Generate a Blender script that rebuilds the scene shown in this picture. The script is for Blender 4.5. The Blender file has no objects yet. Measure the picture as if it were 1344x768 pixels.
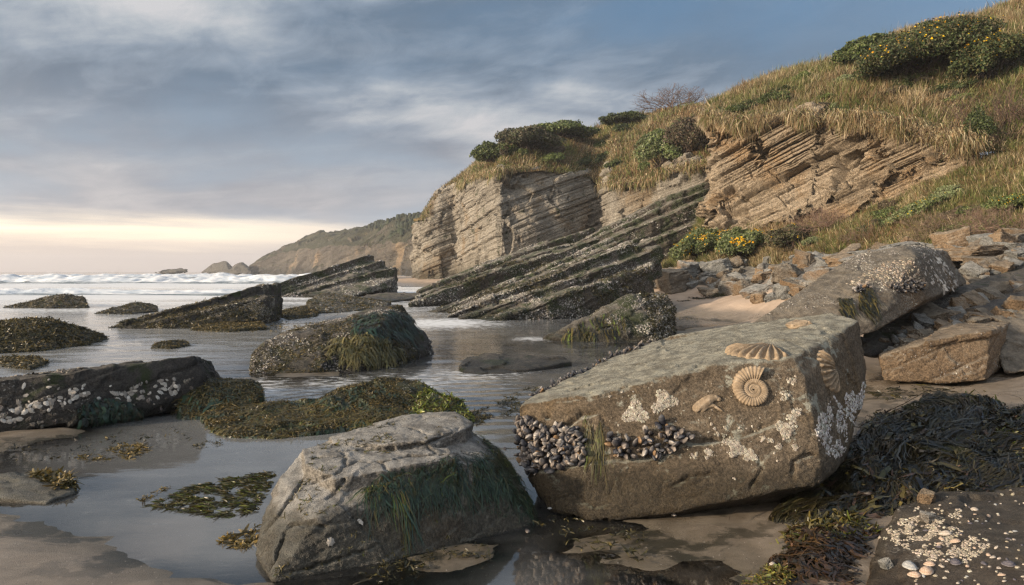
import bpy, bmesh, math
import numpy as np
from mathutils import Vector, Matrix
from mathutils.bvhtree import BVHTree

scene = bpy.context.scene
COL = scene.collection
RNG = np.random.default_rng(11)
R = math.radians

# ------------------------------------------------------------------ camera
F, H, CX, HY = 970.0, 1.5, 672.0, 356.0      # focal length in photo pixels, eye height, principal column, horizon row
cam = bpy.data.cameras.new("camera")
cam.sensor_width = 36.0
cam.lens = F * 36.0 / 1344.0
cam.shift_y = -(384.0 - HY) / 1344.0
cam.clip_start, cam.clip_end = 0.05, 6000.0
cam_o = bpy.data.objects.new("camera", cam)
cam_o.location = (0, 0, H)
cam_o.rotation_euler = (R(90), 0, 0)
COL.objects.link(cam_o)
scene.camera = cam_o

# ------------------------------------------------------------------ sky, sun, exposure
SUN_EL, SUN_AZ = R(15.0), math.atan2(-0.92, -0.38)         # azimuth measured from +Y towards +X
SUN = Vector((math.sin(SUN_AZ) * math.cos(SUN_EL), math.cos(SUN_AZ) * math.cos(SUN_EL), math.sin(SUN_EL)))
sun = bpy.data.lights.new("sun", 'SUN')
sun.energy = 4.3
sun.angle = R(2.5)
sun.color = (1.0, 0.80, 0.58)
sun_o = bpy.data.objects.new("sun", sun)
sun_o.rotation_euler = SUN.to_track_quat('Z', 'Y').to_euler()
sun_o.location = (-20, -10, 30)
COL.objects.link(sun_o)

scene.view_settings.view_transform = 'Standard'
scene.view_settings.look = 'None'
scene.view_settings.gamma = 1.0
scene.view_settings.use_curve_mapping = False
scene.view_settings.exposure = 0.55
scene.cycles.use_denoising = True
scene.cycles.denoiser = 'OPENIMAGEDENOISE'
scene.cycles.denoising_prefilter = 'NONE'       # keeps the grain of rock and weed
scene.cycles.sample_clamp_indirect = 2.0
scene.cycles.filter_width = 1.35
scene.cycles.max_bounces = 6
scene.cycles.diffuse_bounces = 2
scene.cycles.glossy_bounces = 2
scene.cycles.transparent_max_bounces = 10
scene.cycles.volume_bounces = 0
scene.cycles.caustics_reflective = False
scene.cycles.caustics_refractive = False


class NT:
    """tiny node-graph writer"""
    def __init__(self, nt):
        self.nt = nt
        nt.nodes.clear()

    def new(self, t, **kw):
        n = self.nt.nodes.new(t)
        for k, v in kw.items():
            setattr(n, k, v)
        return n

    def put(self, sock, v):
        if isinstance(v, bpy.types.NodeSocket):
            self.nt.links.new(v, sock)
        elif v is not None:
            if sock.type in ('RGBA', 'VECTOR') and not hasattr(v, '__len__'):
                v = (v, v, v)
            if sock.type == 'RGBA' and hasattr(v, '__len__') and len(v) == 3:
                v = (*v, 1.0)
            sock.default_value = v

    def math(self, op, a, b=None, c=None, clamp=False):
        n = self.new('ShaderNodeMath', operation=op, use_clamp=clamp)
        for i, v in enumerate((a, b, c)):
            if v is not None:
                self.put(n.inputs[i], v)
        return n.outputs[0]

    def vmath(self, op, a, b=None, s=None):
        n = self.new('ShaderNodeVectorMath', operation=op)
        self.put(n.inputs[0], a)
        if b is not None:
            self.put(n.inputs[1], b)
        if s is not None:
            self.put(n.inputs['Scale'], s)
        return n.outputs['Value'] if op in ('DOT_PRODUCT', 'LENGTH') else n.outputs[0]

    def sep(self, v):
        n = self.new('ShaderNodeSeparateXYZ')
        self.put(n.inputs[0], v)
        return n.outputs

    def comb(self, x, y, z):
        n = self.new('ShaderNodeCombineXYZ')
        for i, v in enumerate((x, y, z)):
            self.put(n.inputs[i], v)
        return n.outputs[0]

    def noise(self, vec, scale, detail=4.0, rough=0.55, dist=0.0):
        n = self.new('ShaderNodeTexNoise')
        self.put(n.inputs['Vector'], vec)
        self.put(n.inputs['Scale'], scale)
        n.inputs['Detail'].default_value = detail
        n.inputs['Roughness'].default_value = rough
        n.inputs['Distortion'].default_value = dist
        return n.outputs[0]

    def vor(self, vec, scale, out='Distance', feature='F1', rnd=1.0):
        n = self.new('ShaderNodeTexVoronoi', feature=feature)
        self.put(n.inputs['Vector'], vec)
        n.inputs['Scale'].default_value = scale
        n.inputs['Randomness'].default_value = rnd
        return n.outputs[out]

    def mapr(self, v, a, b, c=0.0, d=1.0, smooth=True):
        n = self.new('ShaderNodeMapRange', interpolation_type='SMOOTHSTEP' if smooth else 'LINEAR')
        self.put(n.inputs[0], v)
        for i, x in enumerate((a, b, c, d)):
            self.put(n.inputs[1 + i], x)
        return n.outputs[0]

    def ramp(self, f, stops):
        n = self.new('ShaderNodeValToRGB')
        e = n.color_ramp.elements
        while len(e) < len(stops):
            e.new(0.5)
        for i, (p, c) in enumerate(stops):
            e[i].position = p
            e[i].color = (*c, 1.0)
        self.put(n.inputs[0], f)
        return n.outputs[0]

    def mix(self, f, a, b, mode='MIX'):
        n = self.new('ShaderNodeMix', data_type='RGBA', blend_type=mode)
        n.clamp_factor = True
        self.put(n.inputs[0], f)
        self.put(n.inputs[6], a)
        self.put(n.inputs[7], b)
        return n.outputs[2]

    def attr(self, name, out='Fac'):
        n = self.new('ShaderNodeAttribute', attribute_name=name)
        return n.outputs[out]

    def bump(self, h, strength, dist, normal=None):
        n = self.new('ShaderNodeBump')
        self.put(n.inputs['Height'], h)
        n.inputs['Strength'].default_value = strength
        n.inputs['Distance'].default_value = dist
        if normal is not None:
            self.put(n.inputs['Normal'], normal)
        return n.outputs[0]


world = bpy.data.worlds.new("World")
scene.world = world
world.use_nodes = True


def build_world():
    g = NT(world.node_tree)
    d = g.new('ShaderNodeTexCoord').outputs['Generated']
    x, y, z = g.sep(d)
    zc = g.math('MAXIMUM', z, 0.0)
    # clear-sky layer
    sky = g.new('ShaderNodeTexSky', sky_type='NISHITA')
    sky.sun_disc = False
    sky.sun_elevation = SUN_EL
    sky.sun_rotation = SUN_AZ % (2 * math.pi)
    sky.air_density = 1.0
    sky.dust_density = 1.2
    sky.ozone_density = 2.0
    # cloud deck: direction projected on a plane overhead
    den = g.math('ADD', zc, 0.16)
    u = g.math('DIVIDE', x, den)
    v = g.math('DIVIDE', y, den)
    p = g.comb(g.math('ADD', g.math('MULTIPLY', u, 0.95), g.math('MULTIPLY', v, 0.35)), g.math('MULTIPLY', v, 1.0), 3.7)
    n1 = g.noise(p, 0.85, 7.0, 0.50, 0.35)
    p2 = g.comb(g.math('MULTIPLY', u, 0.5), g.math('MULTIPLY', v, 1.1), 9.1)
    n2 = g.noise(p2, 1.9, 6.0, 0.52, 0.4)
    n4 = g.noise(g.comb(g.math('MULTIPLY', u, 1.0), g.math('ADD', g.math('MULTIPLY', v, 1.0), g.math('MULTIPLY', u, 0.5)), 21.0), 4.2, 6.0, 0.6, 0.5)
    shade = g.math('ADD', g.math('MULTIPLY', n1, 0.58), g.math('ADD', g.math('MULTIPLY', n2, 0.28), g.math('MULTIPLY', n4, 0.14)))
    cover = g.mapr(n1, 0.28, 0.56, 0.35, 1.0)
    cover = g.math('MULTIPLY', cover, g.mapr(g.math('SUBTRACT', x, g.math('MULTIPLY', zc, -0.6)), 0.25, 0.85, 1.0, 0.45))
    # colour of the deck, dark undersides to pale thin parts
    deck = g.ramp(g.mapr(shade, 0.40, 0.60, 0, 1, False), [
        (0.0, (0.066, 0.096, 0.138)), (0.35, (0.105, 0.142, 0.190)),
        (0.60, (0.190, 0.233, 0.288)), (0.82, (0.31, 0.34, 0.375)), (1.0, (0.43, 0.43, 0.445))])
    low = g.mapr(zc, 0.05, 0.26)                         # towards the horizon the deck greys and lightens
    greyband = g.mix(g.mapr(shade, 0.36, 0.62), (0.24, 0.25, 0.285), (0.42, 0.40, 0.40))
    deck = g.mix(low, greyband, deck)
    # clear blue
    blue = g.mix(0.45, (0.075, 0.175, 0.300), g.vmath('SCALE', sky.outputs[0], s=0.10))
    blue = g.mix(g.mapr(zc, 0.0, 0.35), (0.34, 0.39, 0.45), blue)
    col = g.mix(cover, blue, deck)
    # warm strip of clear light under the deck, out over the sea on the left
    n3 = g.noise(g.comb(g.math('MULTIPLY', x, 2.2), g.math('MULTIPLY', z, 26.0), 1.3), 1.3, 5.0, 0.55, 0.3)
    zj = g.math('ADD', zc, g.math('MULTIPLY', g.math('SUBTRACT', n3, 0.5), 0.065))
    strip = g.math('MULTIPLY', g.mapr(zj, 0.044, 0.078, 1.0, 0.0), g.mapr(x, -0.60, 0.05, 1.0, 0.12))
    cream = g.ramp(g.mapr(zj, 0.0, 0.09, 0, 1, False), [
        (0.0, (0.50, 0.42, 0.375)), (0.25, (0.58, 0.48, 0.41)), (0.55, (1.15, 0.94, 0.68)), (0.8, (1.0, 0.84, 0.64)), (1.0, (0.60, 0.54, 0.49))])
    col = g.mix(strip, col, cream)
    # brightness around the veiled sun, behind and left of the viewer
    sd = g.math('MAXIMUM', g.vmath('DOT_PRODUCT', d, tuple(SUN)), 0.0)
    glow = g.math('POWER', sd, 3.0)
    col = g.mix(1.0, col, g.vmath('SCALE', (1.0, 0.80, 0.58), s=g.math('MULTIPLY', glow, 1.5)), 'ADD')
    # unseen brightness added to the sky behind the viewer, as front fill light
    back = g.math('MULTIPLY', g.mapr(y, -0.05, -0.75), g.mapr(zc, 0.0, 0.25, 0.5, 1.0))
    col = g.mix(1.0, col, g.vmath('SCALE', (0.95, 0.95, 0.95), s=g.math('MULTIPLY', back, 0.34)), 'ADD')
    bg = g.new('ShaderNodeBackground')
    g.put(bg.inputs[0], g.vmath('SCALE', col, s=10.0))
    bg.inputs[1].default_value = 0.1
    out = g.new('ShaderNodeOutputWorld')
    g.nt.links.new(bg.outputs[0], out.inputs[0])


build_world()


# ------------------------------------------------------------------ pixels to metres
def P(px, py, d):
    """point seen at photo pixel (px, py), d metres in front of the viewer"""
    return np.array([(px - CX) / F * d, d, H - (py - HY) / F * d])


def G(px, py, z=0.0):
    """point of height z seen at photo pixel (px, py)"""
    return P(px, py, (H - z) * F / (py - HY))


# ------------------------------------------------------------------ noise (numpy)
_r = np.random.default_rng(3)
_PERM = np.concatenate([_r.permutation(256)] * 2)
_GRAD = _r.normal(size=(256, 3))
_GRAD /= np.linalg.norm(_GRAD, axis=1)[:, None]


def _h(ix, iy, iz):
    return _PERM[_PERM[_PERM[ix & 255] + (iy & 255)] + (iz & 255)]


def hash01(ix, iy, iz):
    n = (ix.astype(np.int64) * 73856093) ^ (iy.astype(np.int64) * 19349663) ^ (iz.astype(np.int64) * 83492791)
    n = (n ^ (n >> 13)) * 1274126177
    return ((n ^ (n >> 16)) & 0xFFFFF) / float(0xFFFFF)


def perlin(p):
    p = np.asarray(p, float)
    i = np.floor(p).astype(int)
    f = p - i
    w = f * f * f * (f * (f * 6 - 15) + 10)
    res = 0
    for dx in (0, 1):
        for dy in (0, 1):
            for dz in (0, 1):
                g = _GRAD[_h(i[:, 0] + dx, i[:, 1] + dy, i[:, 2] + dz)]
                dot = g[:, 0] * (f[:, 0] - dx) + g[:, 1] * (f[:, 1] - dy) + g[:, 2] * (f[:, 2] - dz)
                res = res + dot * (w[:, 0] if dx else 1 - w[:, 0]) * (w[:, 1] if dy else 1 - w[:, 1]) * (w[:, 2] if dz else 1 - w[:, 2])
    return res


def fbm(p, octv=4, gain=0.5, lac=2.03):
    p = np.asarray(p, float)
    a, s, o = 1.0, 0, 0.0
    for k in range(octv):
        s = s + a * perlin(p * lac ** k + 17.3 * k)
        a *= gain
    return s * 1.4


def chips(p, seed=0):
    """chiselled facets: each cell is a randomly tilted plane; returns about -0.5..0.5"""
    i = np.floor(p).astype(int)
    best = np.full(len(p), 9.0)
    val = np.zeros(len(p))
    for dx in (-1, 0, 1):
        for dy in (-1, 0, 1):
            for dz in (-1, 0, 1):
                c = i + (dx, dy, dz)
                j = np.stack([hash01(c[:, 0] + seed, c[:, 1], c[:, 2] + k) for k in (11, 23, 37)], 1)
                e = p - (c + j)
                d2 = (e * e).sum(1)
                m = d2 < best
                best[m] = d2[m]
                rn = np.stack([hash01(c[m, 0] + seed, c[m, 1] + k, c[m, 2]) - 0.5 for k in (5, 13, 29)], 1)
                val[m] = (e[m] * rn).sum(1) * 1.6 + (hash01(c[m, 0], c[m, 1] + seed, c[m, 2] + 3) - 0.5) * 0.35
    return val


def sstep(x, a, b):
    t = np.clip((x - a) / (b - a), 0, 1)
    return t * t * (3 - 2 * t)


def unit(v):
    v = np.asarray(v, float)
    return v / np.maximum(np.linalg.norm(v, axis=-1, keepdims=True), 1e-9)


BED = unit(np.array([-0.40, -0.03, 1.0]))          # normal of the tilted rock beds of this coast
BEDX = unit(np.cross(np.array([0, 1.0, 0]), BED))
BEDY = np.cross(BED, BEDX)


# ------------------------------------------------------------------ objects
def tag(o, label=None, cat=None, group=None, kind=None):
    if label:
        o['label'] = label
    if cat:
        o['category'] = cat
    if group:
        o['group'] = group
    if kind:
        o['kind'] = kind
    return o


def new_mesh(name, V, Fs, smooth=True, attrs=None, col=None):
    """mesh from arrays; Fs is one (n,k) array or a list of such arrays"""
    if isinstance(Fs, np.ndarray):
        Fs = [Fs]
    Fs = [f for f in Fs if len(f)]
    me = bpy.data.meshes.new(name)
    V = np.ascontiguousarray(V, dtype=np.float32)
    me.vertices.add(len(V))
    me.vertices.foreach_set('co', V.ravel())
    loops = np.concatenate([f.ravel() for f in Fs]).astype(np.int32)
    sizes = np.concatenate([np.full(len(f), f.shape[1]) for f in Fs])
    starts = np.concatenate([[0], np.cumsum(sizes)[:-1]]).astype(np.int32)
    me.loops.add(len(loops))
    me.loops.foreach_set('vertex_index', loops)
    me.polygons.add(len(starts))
    me.polygons.foreach_set('loop_start', starts)
    me.polygons.foreach_set('use_smooth', np.full(len(starts), bool(smooth)))
    me.update(calc_edges=True)
    for k, a in (attrs or {}).items():
        at = me.attributes.new(k, 'FLOAT', 'POINT')
        at.data.foreach_set('value', np.ascontiguousarray(a, dtype=np.float32))
    if col is not None:
        at = me.attributes.new('tint', 'FLOAT_COLOR', 'POINT')
        c = np.ones((len(V), 4), np.float32)
        c[:, :3] = col
        at.data.foreach_set('color', c.ravel())
    return me


def world_loc(o):
    return np.array(o.location) + (world_loc(o.parent) if o.parent else 0)


def add(name, V, Fs, mat, parent=None, origin=None, smooth=True, attrs=None, col=None):
    """one mesh object from world-space vertices; a child keeps its parent's origin"""
    V = np.asarray(V, float)
    if parent is not None:
        base = world_loc(parent)
    elif origin is not None:
        base = np.asarray(origin, float)
    else:
        lo, hi = V.min(0), V.max(0)
        base = np.array([(lo[0] + hi[0]) / 2, (lo[1] + hi[1]) / 2, lo[2]])
    me = new_mesh(name, V - base, Fs, smooth, attrs, col)
    me.materials.append(mat)
    o = bpy.data.objects.new(name, me)
    COL.objects.link(o)
    if parent is not None:
        o.parent = parent
    else:
        o.location = base
    return o


def empty(name, loc):
    o = bpy.data.objects.new(name, None)
    o.empty_display_size = 0.1
    o.location = loc
    COL.objects.link(o)
    return o


def normals_of(V, Q):
    n = np.zeros_like(V)
    fn = np.cross(V[Q[:, 2]] - V[Q[:, 0]], V[Q[:, 3 % Q.shape[1]]] - V[Q[:, 1]]) if Q.shape[1] == 4 else np.cross(V[Q[:, 1]] - V[Q[:, 0]], V[Q[:, 2]] - V[Q[:, 0]])
    for k in range(Q.shape[1]):
        np.add.at(n, Q[:, k], fn)
    return unit(n)


def bedding(p, th, amp, seed=0, joint=3.0, groove=0.5, n=None, block=0.35):
    """displacement of a weathered bedded face: hard and soft beds, blocks between joints"""
    n = BED if n is None else unit(np.asarray(n, float))
    ex = unit(np.cross(np.array([0, 1.0, 0]), n))
    s = p @ n / th + 0.13 * fbm(p / (th * 9.0) + seed, 3) + 50
    z0 = 0 * s
    s = s + 1.1 * perlin(np.stack([s * 0.37, z0 + seed, z0], 1)) + 0.5 * perlin(np.stack([s * 0.9, z0 + seed, z0 + 5], 1))
    i = np.floor(s)
    f = s - i
    h = hash01(i, i * 0 + seed, i * 0 + 1) - 0.5
    t = (p @ ex) / (th * joint) + hash01(i, i * 0 + 7, i * 0) * 9 + 0.2 * fbm(p / (th * 4), 2)
    j = np.floor(t)
    b = hash01(i, j, i * 0 + seed) - 0.5
    s2 = s * 3.3 + 0.15 * perlin(p / (th * 2) + 9)
    i2 = np.floor(s2)
    h2 = hash01(i2, i2 * 0 + seed, i2 * 0 + 5) - 0.5
    f2 = s2 - i2
    e = np.minimum(f, 1 - f)
    g = np.exp(-(e / 0.07) ** 2)
    g2 = np.exp(-(np.minimum(f2, 1 - f2) / 0.14) ** 2)
    ej = np.minimum(t - j, 1 - (t - j)) * joint
    gj = np.exp(-(ej / 0.05) ** 2) * (hash01(i, j, i * 0 + 31) > 0.45)
    return amp * (h * 1.1 + b * block + h2 * 0.40 - groove * g - 0.22 * groove * g2 - groove * 0.5 * gj)


# ------------------------------------------------------------------ geometry builders
class Rock:
    def __init__(self, obj, V, Q):
        self.o, self.V, self.Q = obj, V, Q
        self._b = None

    @property
    def bvh(self):
        if self._b is None:
            self._b = BVHTree.FromPolygons(self.V.tolist(), self.Q.tolist())
        return self._b

    def hit(self, px, py):
        """where the sight line through a photo pixel meets the surface"""
        d = Vector(((px - CX) / F, 1.0, -(py - HY) / F)).normalized()
        loc, n, i, t = self.bvh.ray_cast(Vector((0, 0, H)), d)
        if loc is None:
            return None
        return np.array(loc), np.array(n)


def hull_remesh(hulls, vox):
    bm = bmesh.new()
    for h in hulls:
        vs = [bm.verts.new(tuple(p)) for p in h]
        r = bmesh.ops.convex_hull(bm, input=vs)
        drop = [e for e in r['geom_interior'] + r['geom_unused'] if isinstance(e, bmesh.types.BMVert) and e.is_valid]
        bmesh.ops.delete(bm, geom=list(set(drop)), context='VERTS')
    bmesh.ops.recalc_face_normals(bm, faces=bm.faces)
    me = bpy.data.meshes.new('scratch')
    bm.to_mesh(me)
    bm.free()
    o = bpy.data.objects.new('scratch', me)
    COL.objects.link(o)
    m = o.modifiers.new('r', 'REMESH')
    m.mode = 'VOXEL'
    m.voxel_size = vox
    dg = bpy.context.evaluated_depsgraph_get()
    ev = o.evaluated_get(dg)
    em = ev.to_mesh()
    V = np.empty(len(em.vertices) * 3, np.float32)
    em.vertices.foreach_get('co', V)
    Q = np.empty(len(em.loops), np.int32)
    em.loops.foreach_get('vertex_index', Q)
    V = V.reshape(-1, 3).astype(float)
    Q = Q.reshape(-1, 4)
    ev.to_mesh_clear()
    bpy.data.objects.remove(o)
    bpy.data.meshes.remove(me)
    return V, Q


def relax(V, Q, it, w=0.6):
    n = len(V)
    e = np.concatenate([Q[:, [0, 1]], Q[:, [1, 2]], Q[:, [2, 3]], Q[:, [3, 0]]])
    a = np.concatenate([e[:, 0], e[:, 1]])
    b = np.concatenate([e[:, 1], e[:, 0]])
    cnt = np.bincount(a, minlength=n)[:, None]
    for _ in range(it):
        s = np.stack([np.bincount(a, V[b, k], minlength=n) for k in range(3)], 1)
        V = V + w * (s / np.maximum(cnt, 1) - V)
    return V


def rock_shape(hulls, vox, size, seed=0, low=0.035, chip=(0.35, 0.10), bed=None, crack=0.0, fine=0.006, smooth=3, bed_side=True, edge=0.05):
    V, Q = hull_remesh(hulls, vox)
    V = relax(V, Q, smooth)
    o = seed * 7.77
    # broken outline first
    N = normals_of(V, Q)
    w = np.stack([fbm(V / (size * 0.45) + o + 31 * k, 4) for k in range(3)], 1)
    V = V + w * size * low
    N = normals_of(V, Q)
    d = np.zeros(len(V))
    if chip:
        wp = V + 0.12 * chip[0] * np.stack([fbm(V / chip[0] * 2 + o + 5 * k, 2) for k in range(3)], 1)
        d += chip[1] * chip[0] * chips(wp / chip[0] + o, seed)
        d += 0.5 * chip[1] * chip[0] * chips(wp / (chip[0] * 0.42) + o + 3, seed + 1) * 0.42
    if bed:
        k = 1 - np.abs(N @ BED) ** 2 if bed_side else 1.0
        d += bedding(V, bed[0], bed[1], seed) * k
    if crack:
        c1 = perlin(V / (size * 0.22) * (1, 1, 0.6) + o) + 0.25 * fbm(V / (size * 0.06) + o, 2)
        c2 = (V @ BED) / (size * 0.13) + 0.7 * fbm(V / (size * 0.3) + o, 3)
        c2 = np.abs(c2 - np.round(c2))
        gate = sstep(perlin(V / (size * 0.2) + o + 40), -0.05, 0.12)
        d -= crack * np.exp(-(c1 / 0.035) ** 2) * gate
        d -= crack * 0.9 * np.exp(-(c2 / 0.05) ** 2) * (1 - gate * 0.4)
    d += fine * (fbm(V / (vox * 6) + o, 4) + 0.6 * fbm(V / (vox * 22) + o, 3))
    return V + N * d[:, None], Q


def rock(name, hulls, vox, mat, label, cat='rock', group=None, size=None, attrs=None, parent=None, **kw):
    if not isinstance(hulls[0], (list, tuple)) and np.asarray(hulls[0]).ndim == 1:
        hulls = [hulls]
    allp = np.concatenate([np.asarray(h, float) for h in hulls])
    if size is None:
        size = float(np.max(allp.max(0) - allp.min(0)))
    V, Q = rock_shape(hulls, vox, size, **kw)
    o = add(name, V, Q, mat, parent)
    if label:
        tag(o, label, cat, group)
    return Rock(o, V, Q)


def slab(front, back):
    """hull points: a front outline [(px,py,d)...] and the same outline pushed back by a vector"""
    a = [P(*q) for q in front]
    return a + [q + np.asarray(back, float) for q in a]


def ribbons(Pts, side, W):
    """N strips of K stations; Pts (N,K,3), side (N,K,3) unit, W (N,K) half widths"""
    n, k = Pts.shape[:2]
    V = np.stack([Pts - side * W[..., None], Pts + side * W[..., None]], 2).reshape(-1, 3)
    b = (np.arange(n)[:, None] * k + np.arange(k - 1)[None]).ravel() * 2
    return V, np.stack([b, b + 1, b + 3, b + 2], 1)


def rep(c, k):
    """per-strip colours (N,3) or (N,K,3) to per-vertex colours"""
    c = np.asarray(c)
    if c.ndim == 2:
        c = np.repeat(c[:, None], k, 1)
    return np.repeat(c.reshape(-1, 3), 2, 0)


def sample(V, Q, n, weight=None, rng=RNG):
    """n random points of a surface with their normals; weight(p, nrm) thins them"""
    T = np.concatenate([Q[:, [0, 1, 2]], Q[:, [0, 2, 3]]]) if Q.shape[1] == 4 else Q
    a, b, c = V[T[:, 0]], V[T[:, 1]], V[T[:, 2]]
    fn = np.cross(b - a, c - a)
    ar = np.linalg.norm(fn, axis=1)
    w = ar.copy()
    if weight is not None:
        w = w * np.clip(weight((a + b + c) / 3, fn / np.maximum(ar, 1e-12)[:, None]), 0, None)
    if w.sum() <= 0:
        return np.zeros((0, 3)), np.zeros((0, 3))
    i = rng.choice(len(T), n, p=w / w.sum())
    r1, r2 = np.sqrt(rng.random(n)), rng.random(n)
    p = (1 - r1)[:, None] * a[i] + (r1 * (1 - r2))[:, None] * b[i] + (r1 * r2)[:, None] * c[i]
    return p, unit(fn[i])


def frames(n, rng=RNG, up=None):
    """random tangents t, b for normals n"""
    r = rng.normal(size=n.shape) if up is None else np.broadcast_to(up, n.shape) + 0
    t = unit(r - n * (r * n).sum(1)[:, None])
    return t, np.cross(n, t)


def lumps(p, n, r, hgt=0.7, sides=6, rng=RNG):
    """barnacle-like cones standing on points p with normals n and radii r"""
    N = len(p)
    t, b = frames(n, rng)
    a = np.arange(sides) / sides * 2 * np.pi
    jr = 1 + 0.25 * rng.normal(size=(N, sides))
    ring = lambda rad, h: (p[:, None] + (np.cos(a)[None, :, None] * t[:, None] + np.sin(a)[None, :, None] * b[:, None]) * (r[:, None] * rad * jr)[..., None] + n[:, None] * (r * h)[:, None, None])
    V = np.concatenate([ring(1.0, -0.25), ring(0.50, hgt), ring(0.22, hgt * 0.75)], 1).reshape(-1, 3)
    base = np.arange(N)[:, None] * (3 * sides)
    k = np.arange(sides)
    k2 = (k + 1) % sides
    q = []
    for lv in (0, 1):
        q.append(np.stack([base + lv * sides + k, base + lv * sides + k2, base + (lv + 1) * sides + k2, base + (lv + 1) * sides + k], 2).reshape(-1, 4))
    caps = (base + 2 * sides + k).reshape(-1, sides)
    return V, [np.concatenate(q), caps]


def lumps_simple(p, n, r, hgt=0.6, rng=RNG):
    """four-sided lumps for shells too far off to show more"""
    N = len(p)
    t, b = frames(n, rng)
    a = np.array([0, 1, 2, 3]) * np.pi / 2
    jr = 1 + 0.3 * rng.normal(size=(N, 4))
    ring = p[:, None] + (np.cos(a)[None, :, None] * t[:, None] + np.sin(a)[None, :, None] * b[:, None]) * (r[:, None] * jr)[..., None] - n[:, None] * (r * 0.2)[:, None, None]
    top = (p + n * (r * hgt)[:, None] + 0.2 * r[:, None] * t)[:, None]
    V = np.concatenate([ring, top], 1).reshape(-1, 3)
    base = np.arange(N)[:, None] * 5
    k = np.arange(4)
    T = np.stack([base + k, base + (k + 1) % 4, base + 4 + 0 * k], 2).reshape(-1, 3)
    return V, T


def drape(rk, p, n, L, K, flow, off=0.012, jit=0.25, rng=RNG, stick=True):
    """strands that creep over a rock from points p along flow(p, n); returns stations and sides"""
    N = len(p)
    Pts = np.zeros((N, K, 3))
    S = np.zeros((N, K, 3))
    q = p + n * off
    nn = n.copy()
    wob = rng.normal(size=(N, 3))
    step = (L / (K - 1))[:, None]
    for k in range(K):
        d = flow(q, nn) + jit * (wob + 0.7 * rng.normal(size=(N, 3)))
        d = unit(d - nn * np.minimum((d * nn).sum(1), 0)[:, None] - 0.5 * nn * np.maximum((d * nn).sum(1), 0)[:, None])
        Pts[:, k] = q
        S[:, k] = unit(np.cross(d, nn))
        q = q + d * step
        if stick:
            for i in range(N):
                loc, nr, fi, dist = rk.bvh.find_nearest(Vector(q[i]))
                if loc is None:
                    continue
                loc, nr = np.array(loc), np.array(nr)
                o = (q[i] - loc) @ nr
                want = off * (0.75 + 0.35 * math.sin(0.8 * k + 3.0 * wob[i, 1]) + 0.5 * abs(wob[i, 0]))
                if o < want or dist < 3 * off or stick == 2:
                    q[i] = loc + nr * want
                nn[i] = 0.6 * nn[i] + 0.4 * nr
            nn = unit(nn)
    return Pts, S


def pal(n, cols, rng=RNG, jit=0.18, probs=None):
    cols = np.asarray(cols, float)
    c = cols[rng.choice(len(cols), n, p=probs)]
    return np.clip(c * (1 + jit * rng.normal(size=(n, 1))) * (1 + 0.025 * rng.normal(size=(n, 3))), 0.002, 0.9)


def tufts(p, n, size, blades=5, K=4, width=0.16, down=0.5, lift=0.5, rng=RNG):
    """short curled fronds, several per point"""
    M = len(p)
    pp = np.repeat(p, blades, 0)
    nn = np.repeat(n, blades, 0)
    s = np.repeat(size, blades) * (0.6 + 0.8 * rng.random(M * blades))
    t, b = frames(nn, rng)
    g = np.array([0, 0, -1.0])
    gt = g - nn * (nn @ g)[:, None]
    d0 = unit(t + nn * lift * (0.4 + rng.random((M * blades, 1))) + gt * down)
    d1 = unit(t + gt * down * 1.6 - nn * 0.15 + 0.6 * rng.normal(size=t.shape))
    u = np.linspace(0, 1, K)[None, :, None]
    Pts = pp[:, None] + (d0[:, None] * u + (d1 - d0)[:, None] * u * u * 0.5) * s[:, None, None]
    side = unit(np.cross(d0, nn) + 0.7 * rng.normal(size=d0.shape))
    S = np.repeat(side[:, None], K, 1)
    prof = np.interp(np.linspace(0, 1, K), [0, 0.35, 0.8, 1], [0.45, 0.8, 1.0, 0.35])
    W = s[:, None] * width * prof[None]
    return Pts, S, W


def poly_pixels(poly, n, rng=RNG):
    """random photo pixels inside an outline"""
    poly = np.asarray(poly, float)
    lo, hi = poly.min(0), poly.max(0)
    out = np.zeros((0, 2))
    while len(out) < n:
        q = lo + rng.random((n * 3, 2)) * (hi - lo)
        ins = np.zeros(len(q), bool)
        j = len(poly) - 1
        for i in range(len(poly)):
            xi, yi = poly[i]
            xj, yj = poly[j]
            c = ((yi > q[:, 1]) != (yj > q[:, 1])) & (q[:, 0] < (xj - xi) * (q[:, 1] - yi) / (yj - yi + 1e-9) + xi)
            ins ^= c
            j = i
        out = np.concatenate([out, q[ins]])
    return out[:n]


def hits(rk, pix):
    r = [rk.hit(*q) for q in pix]
    r = [q for q in r if q is not None]
    if not r:
        return np.zeros((0, 3)), np.zeros((0, 3))
    return np.array([q[0] for q in r]), np.array([q[1] for q in r])


def project(V):
    """photo pixel of world points"""
    y = np.maximum(V[:, 1], 0.05)
    return CX + V[:, 0] / y * F, HY - (V[:, 2] - H) / y * F


def update(rk, V):
    rk.V, rk._b = V, None
    co = np.ascontiguousarray(V - world_loc(rk.o), dtype=np.float32)
    rk.o.data.vertices.foreach_set('co', co.ravel())
    rk.o.data.update()


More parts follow.
